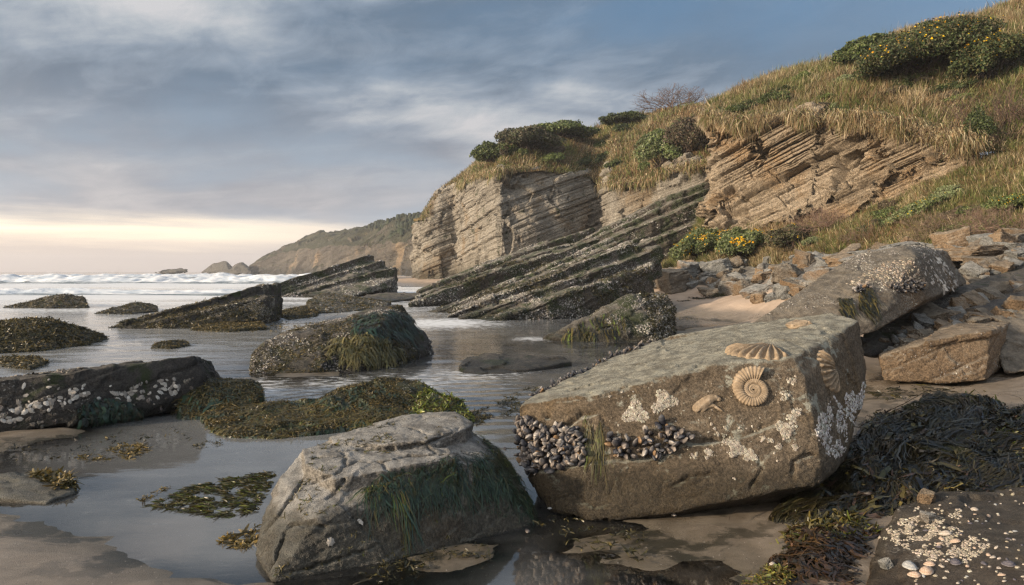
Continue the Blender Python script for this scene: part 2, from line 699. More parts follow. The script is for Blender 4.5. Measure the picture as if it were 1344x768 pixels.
def carve(rk, lines, w=0.010, depth=0.03, wob=0.012, seed=0):
    """open cracks along lines drawn across the rock's visible surface"""
    V = rk.V
    N = normals_of(V, rk.Q)
    d = np.zeros(len(V))
    for ln, sc in lines:
        ln = np.array(ln, float)
        seg = np.linalg.norm(np.diff(ln, axis=0), axis=1)
        t = np.concatenate([[0], np.cumsum(seg)])
        u = np.arange(0, t[-1], 1.2)
        px = np.stack([np.interp(u, t, ln[:, 0]), np.interp(u, t, ln[:, 1])], 1)
        q, _ = hits(rk, px)
        if len(q) < 2:
            continue
        q = q + wob * np.stack([fbm(q / 0.06 + seed + 9 * k, 3) for k in range(3)], 1)
        taper = np.interp(np.linspace(0, 1, len(q)), [0, .15, .85, 1], [.4, 1, 1, .3])
        near = np.flatnonzero(np.all((V > q.min(0) - 0.1) & (V < q.max(0) + 0.1), axis=1))
        for a in range(0, len(near), 8000):
            ix = near[a:a + 8000]
            dd = np.sqrt(((V[ix][:, None] - q[None]) ** 2).sum(2))
            j = dd.argmin(1)
            dm = dd[np.arange(len(ix)), j]
            d[ix] = np.minimum(d[ix], -depth * sc * taper[j] * np.exp(-(dm / (w * (0.6 + 0.4 * sc))) ** 2) + 0 * dm)
    update(rk, V + N * d[:, None])


def grid_faces(nu, nv):
    a = (np.arange(nv - 1)[:, None] * nu + np.arange(nu - 1)[None]).ravel()
    return np.stack([a, a + 1, a + nu + 1, a + nu], 1)


def catmull(ctrl, t):
    """ctrl (K,3), stations t in 0..K-1 -> smooth curve through the points"""
    K = len(ctrl)
    c = np.concatenate([[2 * ctrl[0] - ctrl[1]], ctrl, [2 * ctrl[-1] - ctrl[-2]]])
    i = np.minimum(t.astype(int), K - 2)
    f = (t - i)[:, None]
    p0, p1, p2, p3 = c[i], c[i + 1], c[i + 2], c[i + 3]
    sm = 0.5 * (2 * p1 + (p2 - p0) * f + (2 * p0 - 5 * p1 + 4 * p2 - p3) * f ** 2 + (3 * p1 - p0 - 3 * p2 + p3) * f ** 3)
    lin = p1 * (1 - f) + p2 * f
    return 0.35 * sm + 0.65 * lin


def loft(cols, nu, nv, curve=None):
    """cols: list of columns, each a list of R points bottom to top -> grid (nv,nu,3)"""
    A = np.array(cols, float)                       # K,R,3
    K, Rr = A.shape[:2]
    pxs = A[..., 0] / A[..., 1] * 600                       # spread stations by how wide a column pair stands in view and in space
    ln = np.abs(np.diff(pxs, axis=0)).max(1) + 2.0 * np.linalg.norm(np.diff(A, axis=0), axis=2).mean(1)
    cum = np.concatenate([[0], np.cumsum(ln)])
    ts = np.interp(np.linspace(0, cum[-1], nu), cum, np.arange(K))
    rows = np.stack([catmull(A[:, r], ts) for r in range(Rr)])      # R,nu,3
    t = np.linspace(0, Rr - 1, nv)
    i = np.minimum(t.astype(int), Rr - 2)
    f = (t - i)[:, None, None]
    return rows[i] * (1 - f) + rows[i + 1] * f


# ------------------------------------------------------------------ materials
def material(name):
    m = bpy.data.materials.new(name)
    m.use_nodes = True
    return m, NT(m.node_tree)


def finish(g, col, rough, normal=None, spec=0.4, **kw):
    b = g.new('ShaderNodeBsdfPrincipled')
    g.put(b.inputs['Base Color'], col)
    g.put(b.inputs['Roughness'], rough)
    b.inputs['Specular IOR Level'].default_value = spec
    if normal is not None:
        g.put(b.inputs['Normal'], normal)
    for k, v in kw.items():
        g.put(b.inputs[k], v)
    out = g.new('ShaderNodeOutputMaterial')
    g.nt.links.new(b.outputs[0], out.inputs[0])
    return b


def rock_mat(name, dark, mid, light, top=None, scale=1.0, streak=0.5, stain=None, lichen=0.0, lichen_col=(0.42, 0.42, 0.36),
             crust=0.0, crust_col=(0.40, 0.38, 0.34), wet=None, algae=0.0, algae_col=(0.03, 0.045, 0.012), rough=0.85, bump=1.0, top_at=(0.45, 0.8), speck=0.3, beds=None):
    m, g = material(name)
    geo = g.new('ShaderNodeNewGeometry')
    pos = geo.outputs['Position']
    nz = g.sep(geo.outputs['Normal'])[2]
    pz = g.sep(pos)[2]
    # coordinates along and across the beds
    bz = BED if beds is None else unit(np.asarray(beds, float))
    bx = unit(np.cross(np.array([0, 1.0, 0]), bz))
    by = np.cross(bz, bx)
    bed = g.comb(g.math('MULTIPLY', g.vmath('DOT_PRODUCT', pos, tuple(bx)), 0.28 * scale),
                 g.math('MULTIPLY', g.vmath('DOT_PRODUCT', pos, tuple(by)), 0.28 * scale),
                 g.math('MULTIPLY', g.vmath('DOT_PRODUCT', pos, tuple(bz)), 5.0 * scale))
    n1 = g.noise(pos, 1.1 * scale, 6.0, 0.6, 0.2)
    n2 = g.noise(pos, 7.0 * scale, 8.0, 0.68)
    n3 = g.noise(pos, 46.0 * scale, 5.0, 0.7)
    ns = g.noise(bed, 1.5, 5.0, 0.6)
    f = g.math('ADD', g.math('MULTIPLY', n1, 0.45), g.math('MULTIPLY', n2, 0.35))
    f = g.math('ADD', f, g.math('MULTIPLY', ns, 0.2 + 0.4 * streak))
    f = g.math('DIVIDE', f, 1.0 + 0.4 * streak)
    col = g.ramp(g.mapr(f, 0.33, 0.66, 0, 1, False), [(0.0, dark), (0.5, mid), (1.0, light)])
    if stain:
        st = g.mapr(g.noise(pos, 0.75 * scale, 5.0, 0.6, 0.4), 0.50, 0.66)
        col = g.mix(g.math('MULTIPLY', st, 0.75), col, stain)
    col = g.mix(g.mapr(n3, 0.38, 0.62, 0.0, speck * 2.0), col, g.vmath('SCALE', col, s=1.8))
    col = g.mix(g.mapr(n3, 0.62, 0.36, 0.0, speck * 2.0), col, g.vmath('SCALE', col, s=0.42))
    if top:
        tf = g.mapr(g.math('ADD', nz, g.math('MULTIPLY', g.math('SUBTRACT', n2, 0.5), 0.9)), top_at[0], top_at[1])
        tc = g.mix(g.mapr(n2, 0.36, 0.64), g.vmath('SCALE', top, s=0.6), g.vmath('SCALE', top, s=1.3))
        col = g.mix(g.math('MULTIPLY', tf, 0.85), col, tc)
    h = g.math('ADD', g.math('MULTIPLY', n2, 0.8), g.math('MULTIPLY', n3, 0.55))
    pit = g.mapr(g.vor(pos, 21.0 * scale), 0.05, 0.30, -1.0, 0.0)
    h = g.math('ADD', h, g.math('MULTIPLY', pit, g.mapr(n2, 0.45, 0.65, 0.0, 0.22)))
    if algae:
        af = g.mapr(g.noise(pos, 2.3 * scale, 6.0, 0.62, 0.3), 0.60 - 0.28 * algae, 0.72 - 0.25 * algae)
        col = g.mix(g.math('MULTIPLY', af, 0.85), col, g.mix(n2, g.vmath('SCALE', algae_col, s=0.6), g.vmath('SCALE', algae_col, s=1.6)))
    if crust:
        cl = g.noise(pos, 1.3 * scale, 4.0, 0.6, 0.3)
        vd = g.vor(pos, 34.0 * scale)
        cf = g.math('MULTIPLY', g.mapr(vd, 0.20, 0.42, 1.0, 0.0), g.mapr(cl, 0.62 - 0.3 * crust, 0.70 - 0.25 * crust))
        col = g.mix(cf, col, g.mix(n3, g.vmath('SCALE', crust_col, s=0.7), g.vmath('SCALE', crust_col, s=1.35)))
        h = g.math('ADD', h, g.math('MULTIPLY', cf, 0.5))
    if lichen:
        ln = g.noise(pos, 3.1 * scale, 9.0, 0.72, 0.15)
        lf = g.mapr(ln, 0.66 - 0.2 * lichen, 0.70 - 0.2 * lichen)
        lf = g.math('MULTIPLY', lf, g.mapr(g.noise(pos, 24.0 * scale, 4.0, 0.7), 0.36, 0.5))
        lf = g.math('MULTIPLY', lf, g.mapr(nz, -0.3, 0.25))
        col = g.mix(lf, col, g.mix(n3, g.vmath('SCALE', lichen_col, s=0.75), g.vmath('SCALE', lichen_col, s=1.25)))
        h = g.math('ADD', h, g.math('MULTIPLY', lf, 0.15))
    r = rough
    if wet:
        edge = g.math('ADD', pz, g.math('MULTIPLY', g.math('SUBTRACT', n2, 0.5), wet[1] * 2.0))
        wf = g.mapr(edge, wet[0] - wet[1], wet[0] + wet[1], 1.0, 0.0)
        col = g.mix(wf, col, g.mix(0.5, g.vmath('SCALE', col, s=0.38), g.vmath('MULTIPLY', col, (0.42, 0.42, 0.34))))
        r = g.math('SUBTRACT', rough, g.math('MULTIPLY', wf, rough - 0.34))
    nb = g.bump(h, 1.0 * bump, 0.060 / scale)
    nb = g.bump(g.noise(pos, 120.0 * scale, 3.0, 0.7), 1.0 * bump, 0.016 / scale, nb)
    finish(g, col, r, nb, 0.35)
    return m


def tint_mat(name, rough=0.5, spec=0.4, trans=0.0, bump=0.0, bscale=60.0):
    """colour comes from what each blade, leaf or shell is by nature (per-piece attribute)"""
    m, g = material(name)
    geo = g.new('ShaderNodeNewGeometry')
    c = g.attr('tint', 'Color')
    n = g.noise(geo.outputs['Position'], bscale, 3.0, 0.6)
    col = g.mix(g.mapr(n, 0.35, 0.65), g.vmath('SCALE', c, s=0.75), g.vmath('SCALE', c, s=1.25))
    nb = g.bump(n, bump, 0.01) if bump else None
    b = finish(g, col, rough, nb, spec)
    if trans:
        t = g.new('ShaderNodeBsdfTranslucent')
        g.put(t.inputs[0], col)
        mx = g.new('ShaderNodeMixShader')
        mx.inputs[0].default_value = trans
        g.nt.links.new(b.outputs[0], mx.inputs[1])
        g.nt.links.new(t.outputs[0], mx.inputs[2])
        o = [n for n in g.nt.nodes if n.type == 'OUTPUT_MATERIAL'][0]
        g.nt.links.new(mx.outputs[0], o.inputs[0])
    return m


M = {}
RBED = (-0.47, 0.10, 1.0)            # the beds of the sunlit cliff dip more steeply
M['fossil_rock'] = rock_mat('sandstone', (0.090, 0.071, 0.049), (0.165, 0.131, 0.093), (0.26, 0.212, 0.155), top=(0.37, 0.365, 0.305), scale=1.3,
                            streak=0.35, lichen=0.40, lichen_col=(0.44, 0.44, 0.37), wet=(0.30, 0.10), bump=1.1, stain=(0.19, 0.135, 0.075), top_at=(0.55, 0.85))
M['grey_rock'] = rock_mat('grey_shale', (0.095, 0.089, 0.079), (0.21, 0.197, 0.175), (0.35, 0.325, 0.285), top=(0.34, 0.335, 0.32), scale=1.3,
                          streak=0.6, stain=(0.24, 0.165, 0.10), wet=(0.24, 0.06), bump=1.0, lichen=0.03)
M['dark_rock'] = rock_mat('dark_tidal_rock', (0.028, 0.026, 0.024), (0.055, 0.050, 0.045), (0.105, 0.095, 0.082), top=(0.12, 0.108, 0.09), scale=1.2,
                          streak=0.4, crust=0.25, wet=(0.14, 0.08), algae=0.25, rough=0.7, top_at=(0.6, 0.9))
M['slab_rock'] = rock_mat('barnacled_slab', (0.036, 0.030, 0.024), (0.080, 0.068, 0.054), (0.160, 0.138, 0.108), top=(0.20, 0.185, 0.155), scale=0.6,
                          streak=0.9, crust=0.75, crust_col=(0.33, 0.31, 0.28), wet=(0.25, 0.18), algae=0.55, rough=0.75, top_at=(0.5, 0.85))
M['weed_rock'] = rock_mat('weed_rock', (0.022, 0.022, 0.014), (0.045, 0.045, 0.025), (0.085, 0.080, 0.055), scale=1.2,
                          streak=0.2, crust=0.4, wet=(0.2, 0.1), algae=1.2, algae_col=(0.030, 0.036, 0.010), rough=0.65)
M['tan_rock'] = rock_mat('tan_sandstone', (0.11, 0.075, 0.045), (0.205, 0.145, 0.090), (0.32, 0.245, 0.165), top=(0.27, 0.225, 0.17), scale=0.9,
                         streak=0.5, lichen=0.10, lichen_col=(0.42, 0.40, 0.35), bump=1.0, speck=0.3)
M['blue_rock'] = rock_mat('blue_grey_stone', (0.090, 0.092, 0.088), (0.175, 0.178, 0.170), (0.29, 0.29, 0.272), top=(0.30, 0.298, 0.28), scale=0.8,
                          streak=0.4, lichen=0.12, lichen_col=(0.42, 0.41, 0.37), stain=(0.21, 0.135, 0.075))
M['shore_rock'] = rock_mat('brown_shore_rock', (0.072, 0.060, 0.047), (0.145, 0.122, 0.095), (0.25, 0.213, 0.165), top=(0.22, 0.197, 0.16), scale=0.9,
                          streak=0.5, lichen=0.12, lichen_col=(0.36, 0.34, 0.30), crust=0.2, stain=(0.17, 0.105, 0.05))
M['ledge_rock'] = rock_mat('wet_ledge', (0.032, 0.026, 0.020), (0.068, 0.055, 0.042), (0.13, 0.106, 0.080), top=(0.095, 0.083, 0.067), scale=1.3,
                           streak=0.7, crust=0.3, wet=(0.1, 0.05), rough=0.42, stain=(0.15, 0.08, 0.035))
M['cliff_grey'] = rock_mat('grey_cliff', (0.15, 0.134, 0.110), (0.30, 0.274, 0.230), (0.44, 0.405, 0.345), top=(0.31, 0.285, 0.24), scale=0.28,
                           streak=1.3, stain=(0.25, 0.185, 0.115), lichen=0.06, bump=1.2, wet=(2.0, 1.2), algae=0.05)
M['cliff_tan'] = rock_mat('tan_cliff', (0.20, 0.158, 0.108), (0.365, 0.295, 0.212), (0.50, 0.42, 0.32), top=(0.36, 0.30, 0.22), scale=0.38,
                          streak=1.2, stain=(0.37, 0.245, 0.13), lichen=0.10, lichen_col=(0.42, 0.39, 0.33), bump=1.2, beds=RBED)
M['headland'] = rock_mat('headland_rock', (0.050, 0.043, 0.035), (0.095, 0.083, 0.068), (0.17, 0.148, 0.118), top=(0.045, 0.050, 0.022), scale=0.06,
                         streak=0.8, stain=(0.29, 0.21, 0.13), bump=1.0, top_at=(0.42, 0.68), wet=(3.0, 2.0))
M['weed'] = tint_mat('seaweed', 0.42, 0.5, 0.12)
M['kelp'] = tint_mat('wet_kelp', 0.33, 0.48, 0.03)
M['shell'] = tint_mat('shell', 0.6, 0.35, 0.0, 0.35, 220.0)
M['grass'] = tint_mat('dry_grass', 0.75, 0.2, 0.30, 0.0, 3.0)
M['leaf'] = tint_mat('shrub_leaf', 0.55, 0.35, 0.18, 0.0, 8.0)
M['twig'] = tint_mat('twig', 0.85, 0.2)
M['petal'] = tint_mat('petal', 0.6, 0.2, 0.2)


def fossil_mat():
    m, g = material('fossil_stone')
    pos = g.new('ShaderNodeNewGeometry').outputs['Position']
    n = g.noise(pos, 28.0, 6.0, 0.65)
    n2 = g.noise(pos, 240.0, 3.0, 0.6)
    col = g.ramp(g.mapr(n, 0.3, 0.7, 0, 1, False), [(0, (0.21, 0.155, 0.100)), (0.5, (0.33, 0.255, 0.175)), (1, (0.44, 0.355, 0.26))])
    col = g.mix(g.mapr(n2, 0.4, 0.6, 0.0, 0.5), col, g.vmath('SCALE', col, s=0.6))
    worn = g.mapr(g.noise(pos, 11.0, 6.0, 0.7, 0.3), 0.48, 0.62)
    col = g.mix(g.math('MULTIPLY', worn, 0.55), col, (0.165, 0.131, 0.093))
    finish(g, col, 0.9, g.bump(g.math('ADD', n, g.math('MULTIPLY', n2, 0.5)), 0.7, 0.008), 0.25)
    return m


M['fossil'] = fossil_mat()


def sand_mat():
    m, g = material('sand')
    pos = g.new('ShaderNodeNewGeometry').outputs['Position']
    pz = g.sep(pos)[2]
    n1 = g.noise(pos, 0.9, 5.0, 0.6, 0.4)
    n2 = g.noise(pos, 6.0, 6.0, 0.6)
    n3 = g.noise(pos, 260.0, 3.0, 0.6)
    dry = g.mix(g.mapr(n1, 0.35, 0.65), (0.37, 0.285, 0.215), (0.47, 0.37, 0.285))
    damp = g.mix(g.mapr(n2, 0.35, 0.65), (0.195, 0.160, 0.122), (0.265, 0.220, 0.172))
    damp = g.mix(g.mapr(pz, 0.05, -0.02), damp, g.vmath('MULTIPLY', damp, (0.46, 0.475, 0.44)))
    e = g.math('ADD', pz, g.math('MULTIPLY', g.math('SUBTRACT', n1, 0.5), 0.25))
    wf = g.mapr(e, 0.16, 0.40, 1.0, 0.0)
    col = g.mix(wf, dry, damp)
    # weed film and black silt on patches of the pool floor
    silt = g.math('MULTIPLY', g.mapr(g.noise(pos, 2.2, 7.0, 0.66, 0.5), 0.50, 0.57), g.mapr(pz, 0.085, 0.0))
    col = g.mix(g.math('MULTIPLY', silt, 0.85), col, (0.022, 0.022, 0.014))
    # deep seabed painted dark, standing in for light lost in the water
    col = g.mix(g.mapr(pz, -0.18, -0.7), col, (0.035, 0.040, 0.030))
    # among the blocks at the back of the beach: broken stone
    ston = g.math('MULTIPLY', g.attr('stony'), 1.0)
    vd = g.vor(pos, 5.0, 'Color')
    stc = g.mix(g.sep(vd)[0], (0.075, 0.071, 0.064), (0.19, 0.178, 0.158))
    col = g.mix(ston, col, stc)
    col = g.mix(g.mapr(n3, 0.4, 0.65, 0.0, 0.45), col, g.vmath('SCALE', col, s=0.55))
    # grit, shell crumbs and black flecks
    vg = g.vor(pos, 55.0)
    vc = g.sep(g.vor(pos, 55.0, 'Color'))
    fleck = g.math('MULTIPLY', g.mapr(vg, 0.16, 0.22, 1.0, 0.0), g.mapr(vc[0], 0.80, 0.82))
    col = g.mix(fleck, col, g.mix(g.mapr(vc[1], 0.45, 0.55), (0.025, 0.022, 0.018), (0.42, 0.38, 0.33)))
    rip = g.noise(g.comb(g.math('MULTIPLY', g.sep(pos)[0], 1.2), g.math('MULTIPLY', g.sep(pos)[1], 6.0), 0.0), 2.4, 3.0, 0.5, 0.4)
    h = g.math('ADD', g.math('MULTIPLY', n2, 0.4), g.math('MULTIPLY', n3, 0.20))
    h = g.math('ADD', h, g.math('ADD', g.math('MULTIPLY', rip, 0.35), g.math('MULTIPLY', fleck, 0.3)))
    h = g.math('ADD', h, g.math('MULTIPLY', g.math('MULTIPLY', ston, g.vor(pos, 5.0)), -1.6))
    rough = g.math('SUBTRACT', 0.9, g.math('MULTIPLY', wf, g.mapr(n1, 0.3, 0.7, 0.66, 0.52)))
    rough = g.mix(ston, rough, 0.9)
    finish(g, col, rough, g.bump(h, 0.5, 0.03), 0.5)
    return m


M['sand'] = sand_mat()


def water_mat():
    m, g = material('sea_water')
    pos = g.new('ShaderNodeNewGeometry').outputs['Position']
    x, y, z = g.sep(pos)
    w = g.comb(g.math('MULTIPLY', x, 0.55), g.math('MULTIPLY', y, 1.5), 0.0)
    n1 = g.noise(w, 1.1, 3.0, 0.5, 0.6)
    n2 = g.noise(w, 7.0, 3.0, 0.5, 0.5)
    n3 = g.noise(w, 28.0, 2.0, 0.5)
    chop = g.attr('chop')
    h = g.math('ADD', g.math('MULTIPLY', n1, g.math('MULTIPLY', chop, 0.7)), g.math('MULTIPLY', n2, g.math('MULTIPLY', chop, 0.22)))
    h = g.math('ADD', h, g.math('MULTIPLY', n3, g.math('MULTIPLY', chop, 0.035)))
    nb = g.bump(h, 0.22, 0.11)
    fr = g.new('ShaderNodeFresnel')
    fr.inputs['IOR'].default_value = 2.6
    g.put(fr.inputs['Normal'], nb)
    body = g.new('ShaderNodeBsdfDiffuse')
    g.put(body.inputs[0], (0.54, 0.555, 0.555))
    clear = g.new('ShaderNodeBsdfTransparent')
    g.put(clear.inputs[0], (0.86, 0.88, 0.84))
    under = g.new('ShaderNodeMixShader')
    g.put(under.inputs[0], g.attr('deep'))
    g.nt.links.new(clear.outputs[0], under.inputs[1])
    g.nt.links.new(body.outputs[0], under.inputs[2])
    gl = g.new('ShaderNodeBsdfGlossy')
    gl.inputs['Roughness'].default_value = 0.04
    g.put(gl.inputs['Normal'], nb)
    surf = g.new('ShaderNodeMixShader')
    g.put(surf.inputs[0], g.math('MULTIPLY', fr.outputs[0], 1.0, clamp=True))
    g.nt.links.new(under.outputs[0], surf.inputs[1])
    g.nt.links.new(gl.outputs[0], surf.inputs[2])
    # foam
    lace = g.vor(g.vmath('ADD', g.vmath('MULTIPLY', pos, (0.8, 1.6, 1.0)), g.vmath('SCALE', g.comb(n1, n2, 0.0), s=0.7)), 3.2, 'Distance', 'DISTANCE_TO_EDGE')
    fn = g.noise(g.comb(g.math('MULTIPLY', x, 1.0), g.math('MULTIPLY', y, 2.2), 0.0), 5.0, 6.0, 0.68, 0.4)
    fa = g.attr('foam')
    fm = g.mapr(g.math('ADD', fa, g.math('SUBTRACT', g.math('MULTIPLY', fn, 0.9), g.math('MULTIPLY', lace, 0.8))), 0.50, 0.95)
    foam = g.new('ShaderNodeBsdfDiffuse')
    g.put(foam.inputs[0], (0.72, 0.75, 0.78))
    fin = g.new('ShaderNodeMixShader')
    g.put(fin.inputs[0], g.math('MULTIPLY', fm, 0.85))
    g.nt.links.new(surf.outputs[0], fin.inputs[1])
    g.nt.links.new(foam.outputs[0], fin.inputs[2])
    out = g.new('ShaderNodeOutputMaterial')
    g.nt.links.new(fin.outputs[0], out.inputs[0])
    return m


M['water'] = water_mat()


def surf_mat():
    m, g = material('breaking_surf')
    pos = g.new('ShaderNodeNewGeometry').outputs['Position']
    n = g.noise(g.vmath('MULTIPLY', pos, (0.35, 1.0, 1.2)), 1.1, 5.0, 0.6)
    f = g.mapr(g.math('ADD', g.attr('foam'), g.math('MULTIPLY', g.math('SUBTRACT', n, 0.5), 1.1)), 0.22, 0.60)
    white = g.mix(g.mapr(n, 0.35, 0.65), (0.50, 0.575, 0.65), (0.80, 0.82, 0.84))
    col = g.mix(f, (0.115, 0.150, 0.165), white)
    finish(g, col, g.math('ADD', 0.2, g.math('MULTIPLY', f, 0.65)), g.bump(n, 0.6, 0.4), 0.4)
    return m


M['surf'] = surf_mat()


def slope_mat():
    m, g = material('grassy_soil')
    pos = g.new('ShaderNodeNewGeometry').outputs['Position']
    n = g.noise(pos, 0.35, 5.0, 0.6)
    n2 = g.noise(pos, 4.0, 6.0, 0.65)
    col = g.ramp(g.mapr(n, 0.32, 0.68, 0, 1, False), [(0, (0.055, 0.065, 0.022)), (0.5, (0.115, 0.088, 0.040)), (1, (0.165, 0.115, 0.055))])
    col = g.mix(g.mapr(n2, 0.35, 0.65), g.vmath('SCALE', col, s=0.55), g.vmath('SCALE', col, s=1.4))
    finish(g, col, 0.95, g.bump(n2, 1.0, 0.25), 0.1)
    return m


M['slope'] = slope_mat()


# ------------------------------------------------------------------ ground
_gp = []


def _c(z_or_none, *pts):
    for q in pts:
        _gp.append(G(*q) if z_or_none is None else P(*q))


_c(None, (480, 768, .005), (560, 740, .004), (640, 730, .006), (690, 765, -.05), (690, 725, -.02), (750, 720, .008), (800, 700, .008), (850, 740, .0), (950, 740, .0), (1000, 700, .03),
   (0, 668, 0), (142, 715, 0), (297, 763, 0), (0, 768, .065), (150, 768, .045), (0, 715, .035), (70, 700, .012),
   (150, 640, -.07), (250, 690, -.05), (330, 745, -.06), (250, 600, -.12), (600, 590, -.12), (660, 580, -.08), (60, 640, -.05), (0, 640, -.03),
   (0, 580, .025), (80, 562, .03), (200, 570, -.10), (120, 600, -.08),
   (200, 480, -.25), (400, 520, -.12), (440, 488, .004), (380, 500, .004), (520, 470, -.03), (560, 505, -.1), (640, 530, -.1), (650, 450, -.06), (680, 500, -.08), (830, 440, -.05),
   (560, 430, -.2), (300, 450, -.35), (100, 450, -.5), (100, 400, -1), (0, 385, -1.5), (300, 380, -1.5), (0, 365, -3), (400, 365, -2), (500, 370, -1.0), (540, 372, -.5), (520, 366, -1.2), (560, 368, -.6), (450, 366, -1.5), (590, 372, -.5), (560, 385, -.4), (620, 385, -.2),
   (880, 416, -.02), (940, 420, 0), (985, 422, .03), (900, 395, .38), (960, 390, .45), (900, 380, .70), (980, 375, .9), (870, 388, .45), (845, 400, .15), (800, 425, -.05), (850, 470, -.06),
   (1160, 502, .05), (1340, 500, .13), (1150, 530, .03), (1340, 560, .1), (1100, 480, .05), (1340, 450, .35), (1344, 395, 1.0), (1200, 400, .8), (1060, 400, .62), (1000, 362, 1.25),
   (1344, 768, .1), (1200, 700, .06), (1344, 640, .1), (1050, 768, .02), (900, 560, .0), (1000, 600, .03))
_c(1, (900, 350, 36), (960, 348, 33.5), (1040, 342, 30.5), (1130, 330, 27.5), (1220, 321, 25.5), (1344, 314, 23.5), (1100, 345, 24), (1200, 338, 20), (1344, 350, 17), (1000, 335, 38), (1200, 280, 31), (1344, 260, 29),
   (700, 352, 60), (850, 340, 50), (600, 366, 85), (560, 364, 110), (520, 362.5, 160), (450, 362, 250))
_gp += [np.array(q, float) for q in ((0, -6, .1), (-6, -4, .1), (6, -4, .4), (20, 0, 2.5), (20, 10, 2.6), (-300, 300, -8), (0, 1400, -12), (-1400, 1000, -12), (300, 300, -3), (-20, 5, -.4), (-60, 20, -2), (900, 900, -3), (60, 40, 4), (1400, 0, 3), (-1400, 0, -10))]
_gp = np.array(_gp)


def _warp(x, y):
    yy = np.maximum(y + 9.0, 1.5)
    return np.stack([2.2 * x / yy, 2.4 * np.log(yy)], -1)


_gq = _warp(_gp[:, 0], _gp[:, 1])
_K = np.sqrt(((_gq[:, None] - _gq[None]) ** 2).sum(2) + 0.02 ** 2)
_A = np.block([[_K - 0.001 * np.eye(len(_gq)), np.ones((len(_gq), 1))], [np.ones((1, len(_gq))), np.zeros((1, 1))]])
_w = np.linalg.solve(_A, np.concatenate([_gp[:, 2], [0]]))


def ground_z(x, y):
    x, y = np.asarray(x, float).ravel(), np.asarray(y, float).ravel()
    out = np.zeros(len(x))
    for a in range(0, len(x), 40000):
        q = _warp(x[a:a + 40000], y[a:a + 40000])
        d = np.sqrt(((q[:, None] - _gq[None]) ** 2).sum(2) + 0.02 ** 2)
        out[a:a + 40000] = d @ _w[:-1] + _w[-1]
    p = np.stack([x, y, 0 * x], 1)
    r = np.hypot(x, y)
    out += 0.018 * fbm(p * 1.5, 5) * np.clip(r / 6, 0.6, 3) + 0.011 * fbm(p * (4, 8, 1), 5)
    return out


def sheet_grid(n, a, cx, cy, half):
    t = np.linspace(-math.asinh(half / a), math.asinh(half / a), n)
    s = a * np.sinh(t)
    X, Y = np.meshgrid(cx + s, cy + s)
    return X.ravel(), Y.ravel()


gx, gy = sheet_grid(620, 2.6, 0.5, 5.0, 1500.0)
gz = ground_z(gx, gy)
_sx = np.where(gy > 1, gx / np.maximum(gy, 1) * F + CX, 0)
_nz = fbm(np.stack([gx * .5, gy * .5, 0 * gx], 1), 3)
stony = sstep(gz + 0.5 * _nz, 0.80, 1.15) * (gx > 1.5)
gz = gz + stony * 0.10 * fbm(np.stack([gx * 2.5, gy * 2.5, 0 * gx], 1), 3)
ground = add('sand_ground', np.stack([gx, gy, gz], 1), grid_faces(620, 620), M['sand'], origin=(0, 0, 0), attrs={'stony': stony})
tag(ground, 'wet brown sand beach running under the pools and out beneath the sea', 'sand', kind='structure')

# ------------------------------------------------------------------ sea and breakers
def build_sea():
    n = 700
    x, y = sheet_grid(n, 3.0, -1.0, 6.0, 1500.0)
    gzz = ground_z(x, y)
    p = np.stack([x, y, 0 * x], 1)
    chop = np.clip(sstep(y, 4.0, 14.0) * 0.85 + 0.10, 0, 1)
    lee = sstep(x, -2.0, 3.0) * (1 - sstep(y, 26, 40))            # sheltered water behind the slabs
    chop = chop * (1 - 0.72 * lee)
    z = 0.012 * chop * fbm(p * (0.8, 2.2, 1), 3)
    far = sstep(y, 12, 60)
    z = z + far * (0.10 * fbm(p * (0.10, 0.30, 1), 3)) - 0.02 * far
    # ripples running in between the boulders
    rc = np.exp(-(((x + 0.9) / 1.7) ** 2 + ((y - 8.9) / 1.5) ** 2))
    ph = (y * 1.0 + 0.16 * (x + 0.6) ** 2 - 0.25 * x + 0.10 * fbm(p * 0.9, 2)) * 2 * np.pi / 0.34
    z = z + rc * 0.0085 * np.sin(ph)
    deep = 1 - np.exp(-np.clip(-gzz, 0, None) * 3.2)
    ny = fbm(p * (0.03, 0.10, 1), 3)
    foam = sstep(y, 15, 34) * (0.34 + 0.26 * fbm(p * (0.09, 0.30, 1), 4)) * (1 - lee)
    foam += 0.55 * np.exp(-((y - 46 - 0.22 * (x + 20)) / 6) ** 2) + 0.35 * np.exp(-((y - 84 - 0.1 * x) / 14) ** 2)
    foam *= 1 - sstep(y, 120, 170)
    # wash running up against the foot of the slabs
    for (px, py, r, a) in ((575, 424, 1.9, .62), (610, 425, 1.5, .45), (545, 392, 4.0, .5), (520, 383, 5, .55), (320, 418, 2.6, .4), (330, 505, .55, .40), (345, 515, .5, .35), (540, 378, 6, .5), (700, 445, .5, .4), (540, 500, .9, .3), (620, 492, .9, .3), (440, 505, .8, .3)):
        c = G(px, py)
        foam = np.maximum(foam, a * np.exp(-(((x - c[0]) / r) ** 2 + ((y - c[1]) / (r * 1.3)) ** 2)))
    o = add('sea', np.stack([x, y, z], 1), grid_faces(n, n), M['water'], origin=(0, 0, 0), attrs={'deep': deep, 'foam': foam, 'chop': chop})
    return tag(o, 'grey sea water with pools between the rocks and open water to the horizon', 'sea', kind='structure')


sea = build_sea()


